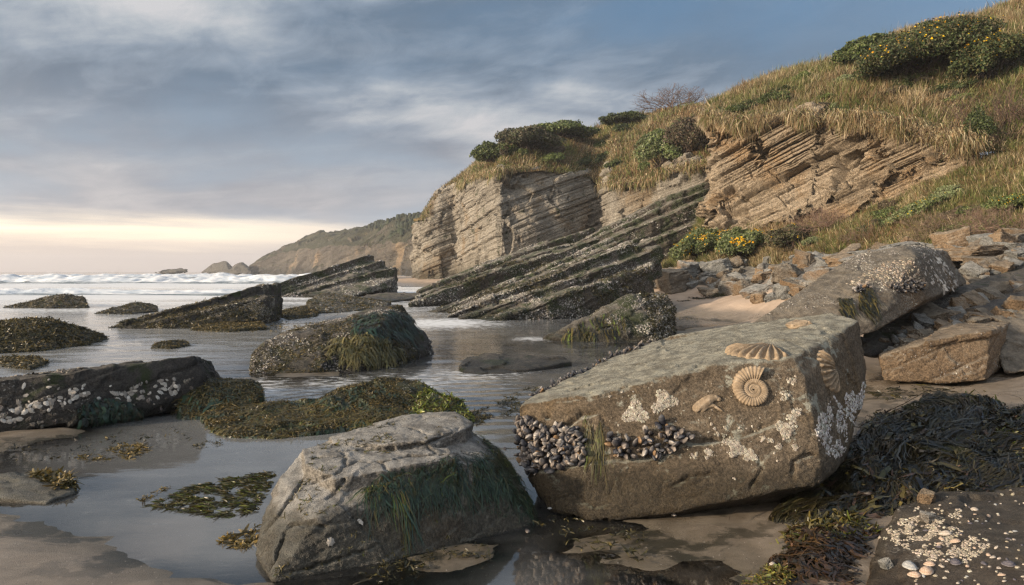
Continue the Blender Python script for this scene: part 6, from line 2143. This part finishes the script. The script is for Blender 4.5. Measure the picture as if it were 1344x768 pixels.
# reef behind the grey boulder
tuft_weed('brown_wrack', flat_mound, 12750, 0.0231, lambda p, n: facing(p, n) * (0.25 + (n[:, 2] > 0.4)) * sstep(fbm(p * (1.2, 1.2, .3) + 4, 3) + 0.5 * n[:, 2], 0.05, 0.3), 'golden brown wrack over the crest of the low reef', OLIVE + DARKW, GOLD, seed=9, tip=0.42)
pa, na = sample(flat_mound.V, flat_mound.Q, 2600, lambda p, n: facing(p, n) * (n[:, 2] < 0.75) * (p[:, 2] > 0.0) * (n[:, 1] < 0.2))
hang_weed('green_weed', flat_mound, pa, na, 0.13, 'trailing grey green weed down the front of the low reef', SEAGRN + OLIVE + [(0.075, 0.085, 0.06)], 0.007, off=0.010, seed=11, tipcols=SEAGRN + [(0.09, 0.10, 0.07)])
pa, na = sample(flat_mound.V, flat_mound.Q, 600, lambda p, n: facing(p, n) * (n[:, 2] > 0.5) * (p[:, 0] > -1.0))
tuft_weed('lime_weed', flat_mound, 0, 0.05, None, 'lime green weed on the right tail of the low reef', LIME, LIME, pts=(pa, na), seed=12)
pa, na = sample(flat_mound.V, flat_mound.Q, 5200, lambda p, n: facing(p, n) * (n[:, 2] > 0.1) * sstep(fbm(p * 1.5 + 14, 3), -0.25, 0.15))
hang_weed('draped_wrack', flat_mound, pa, na, 0.16, 'stringy olive fronds laid over the back of the low reef', OLIVE + [(0.10, 0.095, 0.03), (0.07, 0.075, 0.028)], 0.0042, K=7, jit=0.6, off=0.010, seed=70, tipcols=OLIVE + GOLD + LIME[1:2])
pa, na = sample(weed_mound_l.V, weed_mound_l.Q, 1600, lambda p, n: facing(p, n) * (n[:, 2] > 0.0))
hang_weed('draped_wrack', weed_mound_l, pa, na, 0.15, 'stringy olive fronds over the small rock beside the shell studded slab', OLIVE + SEAGRN, 0.0045, K=7, jit=0.5, off=0.010, seed=71, tipcols=OLIVE + GOLD)
# mid block
tuft_weed('brown_wrack', mid_block, 7140, 0.0326, lambda p, n: facing(p, n) * sstep(fbm(p * 1.1 + 7, 3) + 0.25 * n[:, 2] - 0.4 * (p[:, 2] - .35), 0.0, 0.25), 'brown wrack over the lower half of the draped block', OLIVE + DARKW, GOLD, seed=13, tip=0.2)
px = poly_pixels([(440, 446), (470, 440), (505, 446), (525, 458), (510, 468), (450, 470), (432, 460)], 1100)
pa, na = hits(mid_block, px)
hang_weed('hanging_weed', mid_block, pa, na, 0.34, 'yellow brown fringe of weed hanging on the front of the draped block', [(0.10, 0.085, 0.03), (0.075, 0.07, 0.028), (0.13, 0.11, 0.04)], 0.012, off=0.04, jit=.15, seed=14)
px = poly_pixels([(460, 420), (500, 408), (540, 410), (545, 440), (500, 444), (465, 436)], 900)
pa, na = hits(mid_block, px)
hang_weed('dark_weed', mid_block, pa, na, 0.32, 'black green weed on the upper face of the draped block', DARKW + SEAGRN, 0.013, off=0.025, jit=.15, seed=15)
# wedge
px = poly_pixels([(735, 437), (765, 422), (800, 410), (822, 418), (806, 440), (750, 444)], 420)
px = px[fbm(np.c_[px * 0.09, np.zeros(len(px))], 2) > -0.1]
pa, na = hits(wedge, px)
hang_weed('hanging_weed', wedge, pa, na, 0.42, 'green weed dripping down the left part of the barnacled wedge', OLIVE + DARKW + LIME[1:2], 0.011, off=0.03, jit=.14, seed=16)
tuft_weed('dark_wrack', wedge, 2400, 0.055, lambda p, n: facing(p, n) * (p[:, 0] > 3.0), 'dark wrack on the right end of the barnacled wedge', DARKW + OLIVE, OLIVE, seed=17)
# outer rocks
for (i, n, s, lab, tp) in ((0, 6240, 0.062, 'brown weed coating the large dark wedge', .05), (2, 2160, 0.074, 'olive weed on the isolated wedge', .15), (3, 1200, 0.068, 'olive weed on the low rounded rock', .05), (5, 1680, 0.081, 'olive weed on the pale topped rock', .3), (6, 1680, 0.062, 'gold weed on the small rock by the large wedge', .35), (7, 8640, 0.062, 'gold topped brown wrack over the rounded reef at the left edge', .30), (8, 816, 0.037, 'olive weed on the tiny rock alone in the water', .2), (10, 2160, 0.056, 'yellow weed on the ledge at the foot of the large wedge', .7), (11, 1008, 0.043, 'gold weed on the nearly drowned rock at the left edge', .6)):
    tuft_weed('brown_wrack', out_rocks[i], n, s, lambda p, n, i=i: facing(p, n) * (0.25 + (n[:, 2] > 0.2)) * (1.0 if i else (1 - sstep(p[:, 2], 0.35, 0.9))), lab, OLIVE + DARKW, GOLD, seed=20 + i, tip=tp)
pa, na = hits(out_rocks[9], poly_pixels([(40, 622), (90, 618), (98, 640), (80, 640), (50, 628)], 160))
tuft_weed('brown_wrack', out_rocks[9], 0, 0.05, None, 'rust brown wrack on the back of the small pale rock', OLIVE, GOLD, pts=(pa, na), seed=40, tip=.6)
for i, s in enumerate(slabs[:3]):
    tuft_weed('dark_wrack', s, 3500, 0.075, lambda p, n: facing(p, n) * sstep(fbm(p * (.5, .5, 1.2) + 30, 3), 0.05, 0.3) * (p[:, 2] < 2.0), ('dark weed in the hollows of the nearest leaning slab', 'dark weed along the thin leaning slab', 'dark weed on the overhanging leaning slab')[i], DARKW + OLIVE, OLIVE, seed=44 + i, tip=.2)
for (x, y, w, h, n, lab, k) in ((1108, 400, 8, 8, 120, 'small dark weed tuft hanging on the leaning boulder', 1), (1136, 392, 9, 14, 260, 'large dark weed tassel hanging on the leaning boulder', 2)):
    pa, na = hits(lean_boulder, np.array([(x, y)]) + RNG.uniform(-1, 1, (n, 2)) * (w, h))
    hang_weed('weed_tassel', lean_boulder, pa, na, 0.26, lab, OLIVE + DARKW, 0.010, off=0.02, jit=.1, seed=50 + k)


# weed afloat in the pools
def floating(name, poly, n, size, label, cols, tip, blades=5, seed=0, flow=None, z=0.0, kind=None):
    rng = np.random.default_rng(seed + 700)
    px = poly_pixels(poly, n, rng)
    k = fbm(np.c_[px * (0.05, 0.11), np.zeros(n) + seed], 3) > -0.15
    p = np.array([G(x, y, z) for x, y in px[k]])
    nn = np.tile((0, 0, 1.0), (len(p), 1))
    sz = size * (0.45 + 0.7 * rng.random(len(p)))
    Pts, S, W = tufts(p, nn, sz, blades, 4, 0.12, 0.0, 0.35, rng)
    if flow is not None:
        d = np.array(flow)
        Pts = Pts + (np.linspace(0, 1, 4) ** 1.2)[None, :, None] * d * np.repeat(sz, blades)[:, None, None]
    V, Q = ribbons(Pts, S, W)
    m = len(p) * blades
    c0 = pal(m, cols, rng)
    c1 = pal(m, tip, rng)
    f = np.array([0, .3, .8, 1.0])[None, :, None]
    return tag(add(name, V, Q, M['weed'], col=rep(c0[:, None] * (1 - f) + c1[:, None] * f, 4)), label, 'seaweed', kind=kind)


floating('floating_weed', [(200, 664), (250, 640), (310, 625), (368, 618), (352, 650), (340, 672), (300, 680), (250, 672)], 1900, 0.034, 'yellow green weed mat beside the lit end of the cracked boulder', OLIVE + DARKW, LIME + OLIVE + OLIVE, seed=1, flow=(-1.1, -0.6, -0.1))
floating('floating_weed', [(180, 655), (225, 636), (228, 640), (186, 660)], 40, 0.03, 'few rusty weed sprigs left of the green weed mat', OLIVE, GOLD, seed=2)
floating('floating_weed', [(296, 700), (340, 690), (345, 712), (312, 722), (290, 712)], 110, 0.05, 'rusty weed sprig at the foot of the cracked boulder', OLIVE, GOLD, seed=3)
floating('floating_weed', [(100, 598), (140, 588), (185, 582), (200, 590), (170, 604), (110, 606)], 260, 0.045, 'brown weed drifting off the end of the dark pool edge', OLIVE + DARKW, GOLD, seed=4)
floating('floating_weed', [(248, 584), (290, 576), (292, 586), (256, 592)], 60, 0.03, 'thin dark weed scraps floating in the calm pool', DARKW + OLIVE, OLIVE, seed=5, kind='stuff')
floating('floating_weed', [(600, 548), (640, 535), (645, 550), (625, 560)], 170, 0.05, 'weed sprigs trailing off the right tip of the low reef', OLIVE, GOLD + OLIVE, seed=6)
floating('floating_weed', [(650, 530), (690, 508), (720, 510), (700, 540), (660, 548)], 260, 0.05, 'dark weed in the water behind the fossil boulder', DARKW + OLIVE, OLIVE, seed=7)
floating('floating_weed', [(700, 690), (735, 670), (800, 690), (850, 700), (840, 740), (780, 730), (740, 705)], 90, 0.05, 'black weed scraps on the wet sand before the fossil boulder', DARKW, OLIVE, seed=8, z=0.03, kind='stuff')
floating('floating_weed', [(470, 750), (560, 720), (640, 712), (660, 730), (560, 745), (500, 766)], 120, 0.035, 'dark weed crumbs along the foot of the cracked boulder', DARKW, OLIVE, seed=9, z=0.02, kind='stuff')
floating('floating_weed', [(0, 590), (100, 575), (240, 560), (250, 580), (130, 600), (0, 610)], 420, 0.05, 'dark weed drowned along the foot of the shell studded slab', DARKW, DARKW + OLIVE, seed=10, z=-0.01)
floating('floating_weed', [(250, 430), (330, 418), (420, 424), (380, 434), (280, 438)], 420, 0.07, 'yellow brown weed afloat below the large dark wedge', OLIVE, GOLD, seed=11)

floating('stranded_weed', [(1140, 512), (1220, 506), (1330, 510), (1340, 522), (1240, 518), (1160, 526)], 260, 0.05, 'dark weed streak stranded on the wet sand before the square fronted block', DARKW, DARKW + OLIVE, seed=14, z=0.07, flow=(-1.2, 0, 0), kind='stuff')
# the big heap of black kelp on the right
KH = [P(1090, 600, 5.4), P(1060, 650, 4.75), P(1010, 690, 4.3), P(1100, 690, 4.25), P(1180, 660, 4.55), P(1260, 640, 4.75), P(1344, 640, 4.7), P(1450, 640, 4.7), P(1450, 560, 6.0), P(1344, 548, 6.6), P(1330, 532, 6.9), P(1270, 523, 7.0), P(1200, 524, 7.0), P(1150, 545, 6.6), P(1120, 575, 6.0), P(1240, 530, 6.4), P(1330, 545, 6.0)]
V, Q = rock_shape([KH + [q * (1, 1, 0) - (0, 0, .2) for q in KH]], 0.026, 2.0, seed=61, low=0.040, chip=(0.45, 0.24), fine=0.026)
V[:, 2] += 0.05 * fbm(V / 0.30 + 4, 3) * (V[:, 2] > 0.05)
kelp = add('kelp_heap', V, Q, M['weed_rock'])
tag(kelp, 'large heap of black kelp between the fossil boulder and the right edge', 'kelp')
kelp_rk = Rock(kelp, V, Q)


def kelp_flow(p, n):
    # strands sweep from the crest round to the lower left
    a = np.stack([-0.9 - 0.2 * np.sin(p[:, 1] * 1.7), -0.55 + 0.35 * np.sin(p[:, 0] * 1.3 + 1), -0.35 + 0 * p[:, 0]], 1)
    a = a + 1.5 * np.stack([fbm(p * 1.3 + 3, 3), fbm(p * 1.3 + 11, 3), 0 * p[:, 0]], 1)
    return unit(a - n * (a * n).sum(1)[:, None])


pa, na = sample(V, Q, 15000, lambda p, n: (n[:, 2] > -0.1) * facing(p, n))
kw = hang_weed('kelp_strands', kelp_rk, pa, na, 0.60, 'black glossy strands of the kelp heap', KELP, 0.0034, K=12, jit=0.20, off=0.013, flow=kelp_flow, seed=62, stick=2, mat='kelp', tipcols=KELP + [(0.03, 0.034, 0.016)])
pa, na = sample(V, Q, 1500, lambda p, n: (n[:, 2] > -0.1) * facing(p, n))
kl = hang_weed('kelp_blades', kelp_rk, pa, na, 0.75, 'broad glossy kelp blades', KELP, 0.0050, K=14, jit=0.18, off=0.020, flow=kelp_flow, seed=72, mat='kelp', tipcols=KELP + [(0.045, 0.042, 0.018)])
pa, na = sample(V, Q, 1100, lambda p, n: (n[:, 2] > 0.0) * facing(p, n) * sstep(fbm(p * 1.6 + 2, 3), -0.1, 0.2))
kf = hang_weed('wrack_fronds', kelp_rk, pa, na, 0.26, 'flat olive brown fronds mixed into the kelp', OLIVE + KELP + REDW[:2], 0.010, K=8, jit=0.6, off=0.026, flow=kelp_flow, seed=73, mat='kelp', prof=(.3, .7, 1, 1.1, .9, .8, .4))
kf.parent = kelp
kf.location = Vector(kf.location) - kelp.location
tag(kf, kind='stuff')
del kf['category']
kl.parent = kelp
kl.location = Vector(kl.location) - kelp.location
tag(kl, kind='stuff')
del kl['category']
kw.parent = kelp
kw.location = Vector(kw.location) - kelp.location
tag(kw, kind='stuff')
del kw['category']
pa, na = sample(V, Q, 420, lambda p, n: (n[:, 2] > 0.2) * facing(p, n) * sstep(fbm(p * 1.3 + 5, 3), 0.15, 0.35))
tuft_weed('lime_weed', kelp_rk, 0, 0.05, None, 'yellow green weed scraps caught on the kelp heap', OLIVE, LIME, pts=(pa, na), seed=63, tip=.8)
# green and red weed below it, down to the bottom edge
LH = [P(1000, 768, 3.6), P(1040, 700, 4.15), P(1100, 660, 4.6), P(1170, 690, 4.25), P(1195, 720, 3.95), P(1170, 768, 3.55), P(1150, 830, 3.1), P(990, 830, 3.1), P(1090, 720, 3.85), P(1120, 700, 4.1)]
V, Q = rock_shape([LH + [q * (1, 1, 0) - (0, 0, .2) for q in LH]], 0.022, 1.2, seed=64, low=0.03, chip=(0.3, 0.12), fine=0.014)
low_heap = Rock(add('weed_heap', V, Q, M['weed_rock']), V, Q)
tag(low_heap.o, 'low heap of mixed red brown and green weed at the bottom edge', 'seaweed')
pa, na = sample(V, Q, 2000, lambda p, n: (n[:, 2] > 0.1) * (p[:, 1] < 4.15))
w1 = hang_weed('red_fronds', low_heap, pa, na, 0.22, 'flat red brown fronds', REDW, 0.007, K=7, jit=0.5, off=0.016, seed=65, stick=2, mat='kelp', prof=(.3, .9, 1.1, 1.1, .8, .3), flow=lambda p, n: unit(np.stack([0.4 * np.sin(p[:, 0] * 9), -0.5 + 0 * p[:, 0], 0.3 + 0 * p[:, 0]], 1)))
pa, na = sample(V, Q, 900, lambda p, n: (n[:, 2] > 0.1) * (p[:, 1] > 3.9) * (p[:, 0] < 2.05))
w2 = tuft_weed('green_fronds', low_heap, 0, 0.05, None, 'olive green fronds', OLIVE, LIME + OLIVE, pts=(pa, na), seed=66, tip=.5)
for w in (w1, w2):
    w.parent = low_heap.o
    w.location = Vector(w.location) - low_heap.o.location
    tag(w, kind='stuff')
    del w['category']
floating('yellow_weed', [(975, 755), (1010, 742), (1045, 748), (1030, 768), (980, 768)], 160, 0.035, 'tuft of yellow weed at the bottom edge left of the red fronds', [(0.12, 0.09, 0.02)], GOLD + LIME, seed=12, z=0.05)


# ------------------------------------------------------------------ shells, pebbles and scraps lying about
def place(name, me, px, py, rk, s, label, cat, rng=RNG, group=None, z=0.0, tiltn=True):
    q = rk.hit(px, py) if rk is not None else None
    if q is None:
        q = (G(px, py, z), np.array([0, 0, 1.0]))
    p, n = q
    t, b = frames(n[None], rng)
    t, b = t[0], b[0]
    o = bpy.data.objects.new(name, me)
    COL.objects.link(o)
    m = Matrix.Identity(4)
    for r in range(3):
        m[r][0], m[r][1], m[r][2], m[r][3] = t[r] * s[0], b[r] * s[1], n[r] * s[2], p[r] + n[r] * 0.1 * s[2]
    o.matrix_world = m
    return tag(o, label, cat, group)


def shell_valve(c0, c1):
    """one cupped valve, ribbed"""
    na, nr = 26, 8
    a = np.linspace(0, 2 * np.pi, na)
    r = np.linspace(0, 1, nr)
    A, Rr = np.meshgrid(a, r)
    X = Rr * np.cos(A) * 0.5 + 0.12 * Rr
    Y = Rr * np.sin(A) * 0.36 * (1 - 0.25 * np.cos(A))
    Z = 0.30 * (1 - Rr ** 2) ** 0.8 + 0.012 * np.cos(A * 13) * Rr
    V = np.stack([X, Y, Z], -1).reshape(-1, 3)
    V = np.concatenate([V, V * (1, 1, 0.8) - (0, 0, .03)])
    Q = grid_faces(na, nr)
    f = (0.5 + 0.5 * np.sin(Rr * 17)).reshape(-1, 1)
    c = np.array(c0) * f + np.array(c1) * (1 - f)
    me = new_mesh('shell', V, [Q, Q[:, ::-1] + na * nr], col=np.concatenate([c, c]))
    me.materials.append(M['shell'])
    return me


sv = [shell_valve((0.46, 0.42, 0.37), (0.28, 0.24, 0.20)), shell_valve((0.34, 0.23, 0.16), (0.46, 0.38, 0.31)), shell_valve((0.04, 0.04, 0.06), (0.13, 0.12, 0.13)), shell_valve((0.20, 0.22, 0.24), (0.37, 0.37, 0.355))]
SH = [(1158, 678, .055, 1, 'upright white and brown shell at the top of the platform crust'), (1193, 744, .075, 3, 'bluish oval shell lying flat beside the red fronds'), (1216, 752, .075, 1, 'pink ribbed shell leaning beside the bluish oval one'), (1202, 756, .055, 1, 'orange edged shell fragment between the larger shells'), (1243, 702, .06, 0, 'cream shell lying on the middle of the platform crust'), (1256, 712, .05, 1, 'small tan shell just below the cream one'),
      (1280, 670, .045, 0, 'pale half shell alone at the edge of the platform crust'), (1326, 742, .055, 2, 'dark purple mussel shell at the right of the platform'), (1255, 740, .06, 2, 'black mussel shell among the pink shells'), (1228, 634, .05, 0, 'long white shell standing at the foot of the kelp heap'), (1130, 706, .045, 3, 'grey white shell under the green fronds'), (1014, 742, .05, 0, 'white shell half buried at the left of the yellow weed'), (1222, 742, .05, 1, 'tan shell behind the pink ribbed one'),
      (885, 677, .035, 0, 'tiny white shell under the front of the fossil boulder'), (944, 666, .04, 0, 'white pointed shell under the overhang of the fossil boulder'), (722, 668, .03, 3, 'tiny bluish shell in the gap between the two near boulders'), (58, 556, .04, 0, 'white shell on the sand spit below the slab')]
for (x, y, s, k, lab) in SH:
    rk = platform if x > 1150 else (low_heap if x > 1040 else None)
    place('shell', sv[k], x, y, rk, (s * 1.0, s * 1.0, s * 0.9), lab, 'shell', z=0.03)
rng = np.random.default_rng(91)
for x, y in poly_pixels([(1170, 690), (1240, 660), (1344, 655), (1344, 766), (1190, 766), (1160, 720)], 46, rng):
    sz = rng.uniform(0.010, 0.024)
    place('shell_bit', sv[int(rng.integers(0, 4))], x, y, platform, (sz * 1.4, sz * 1.2, sz), 'small shell bit lying loose on the near rock platform', 'shell', rng, 'shell bits on the platform')
PB = [(1216, 658, .065, 'tan_rock', 'round brown pebble at the top of the platform'), (1218, 685, .055, 'blue_rock', 'grey pebble on the platform crust'), (1165, 744, .04, 'blue_rock', 'dark pebble at the lower left of the platform')]
for (x, y, s, mt, lab) in PB:
    me = new_mesh('pebble', PROTO[5][0] - (0, 0, .1), PROTO[5][1])
    me.materials.append(M[mt])
    place('pebble', me, x, y, platform, (s * 1.2, s * 1.1, s), lab, 'pebble')
place('sea_snail', _ml[0], 665, 590, None, (.05, .05, .06), 'dark snail shell in the pool left of the mussels', 'shell', z=0.0)
place('mussel_shell', _ml[1], 690, 696, None, (.06, .06, .06), 'blue mussel shell on the sand at the foot of the cracked boulder', 'shell', z=0.02)

# pebbles strewn on the right hand ledges and the sand
_pm = []
for k, mt in enumerate(('blue_rock', 'tan_rock', 'blue_rock', 'ledge_rock')):
    Vp, Qp = PROTO[5 + k % 2]
    me = new_mesh('pebble', Vp - (0, 0, .15), Qp)
    me.materials.append(M[mt])
    _pm.append(me)
rng = np.random.default_rng(5)
for poly, n, s0, rk, lab, grp in (
        ([(1290, 420), (1344, 395), (1344, 440), (1320, 440), (1300, 432)], 80, 0.055, right_rocks[0], 'small pebble strewn on the wet ledge at the right edge', 'pebbles on the wet ledge'),
        ([(1130, 470), (1170, 450), (1240, 428), (1250, 436), (1180, 462), (1150, 480)], 50, 0.05, right_rocks[0], 'small pebble in the line behind the square fronted block', 'pebbles behind the square block'),
        ([(1250, 400), (1344, 372), (1344, 384), (1262, 412)], 40, 0.06, right_rocks[2], 'small pebble on the dark shelf under the leaning boulder', 'pebbles on the dark shelf')):
    for x, y in poly_pixels(poly, n, rng):
        if rk.hit(x, y) is None:
            continue
        s = s0 * rng.uniform(0.5, 1.5)
        place('pebble', _pm[int(rng.integers(0, 4))], x, y, rk, (s * 1.2, s, s * .7), lab, 'pebble', rng, grp)
# broken stones lying on the shelf and the ledge under the leaning boulder
rng = np.random.default_rng(17)
for poly, n, rk, lab, grp in (
        ([(1150, 452), (1240, 410), (1344, 372), (1344, 392), (1262, 412), (1165, 456)], 70, right_rocks[1], 'broken stone lying on the dark shelf under the leaning boulder', 'stones on the dark shelf'),
        ([(1180, 455), (1270, 420), (1344, 400), (1344, 430), (1300, 440), (1220, 446)], 60, right_rocks[0], 'broken stone lying on the wet ledge behind the square fronted block', 'stones on the wet ledge'),
        ([(1262, 356), (1344, 330), (1344, 350), (1290, 366)], 30, right_rocks[4], 'broken stone lying on the long flat topped block', 'stones on the flat topped block')):
    for x, y in poly_pixels(poly, n, rng):
        if rk.hit(x, y) is None:
            continue
        key = (int(rng.integers(0, 5)), ('blue_rock', 'shore_rock', 'tan_rock')[int(rng.integers(0, 3))])
        if key not in _block_mesh:
            me = new_mesh('block', *PROTO[key[0]])
            me.materials.append(M[key[1]])
            _block_mesh[key] = me
        s = float(np.clip(rng.lognormal(-2.2, 0.5), 0.05, 0.32))
        place('loose_stone', _block_mesh[key], x, y, rk, (s * 1.3, s, s * .55), lab, 'rock', rng, grp)
# weed scraps and a driftwood-like dark ridge on the little beach
for (x, y, w, h, lab) in ((901, 394, 10, 4, 'dark weed scrap upper left on the pink sand'), (916, 396, 12, 3, 'thin dark weed scrap in the middle of the pink sand'), (934, 397, 9, 4, 'dark weed scrap beside the weedy beach rock'), (899, 404, 12, 6, 'brown weed lump on the pink sand'), (912, 409, 22, 9, 'long dark weed lump at the edge of the pink sand')):
    q = P(x, y, 0)
    d = (H - 0.35) * F / (y - HY)
    c = P(x, y, d)
    c[2] = ground_z([c[0]], [c[1]])[0]
    rgn = np.random.default_rng(int(x))
    p = c + rgn.normal(size=(70, 3)) * (w / F * d * .4, 0.18, 0.01)
    tuft_weed('weed_scrap', wedge, 0, 0.09, None, lab, DARKW + OLIVE, REDW, pts=(p, np.tile((0, 0, 1.0), (70, 1))), seed=int(x))
for (x, y, d, w, h, lab) in ((955, 402, 27.5, 34, 18, 'small olive weed covered rock on the pink sand'), (985, 398, 27.5, 44, 16, 'dark weedy rock beside the olive one at the back of the sand')):
    o = block(x, y, d, w, h, 5, 'weed_rock', lab, .3, 0, name='weedy_stone')
    bpy.context.view_layer.update()
    Vw = np.array([o.matrix_world @ v.co for v in o.data.vertices])
    rk = Rock(o, Vw, PROTO[5][1])
    tuft_weed('brown_wrack', rk, 500, 0.10, lambda p, n: n[:, 2] > 0, lab.replace('rock', 'wrack on the rock'), OLIVE + DARKW, OLIVE + GOLD[:1] if x < 960 else REDW, seed=int(x))
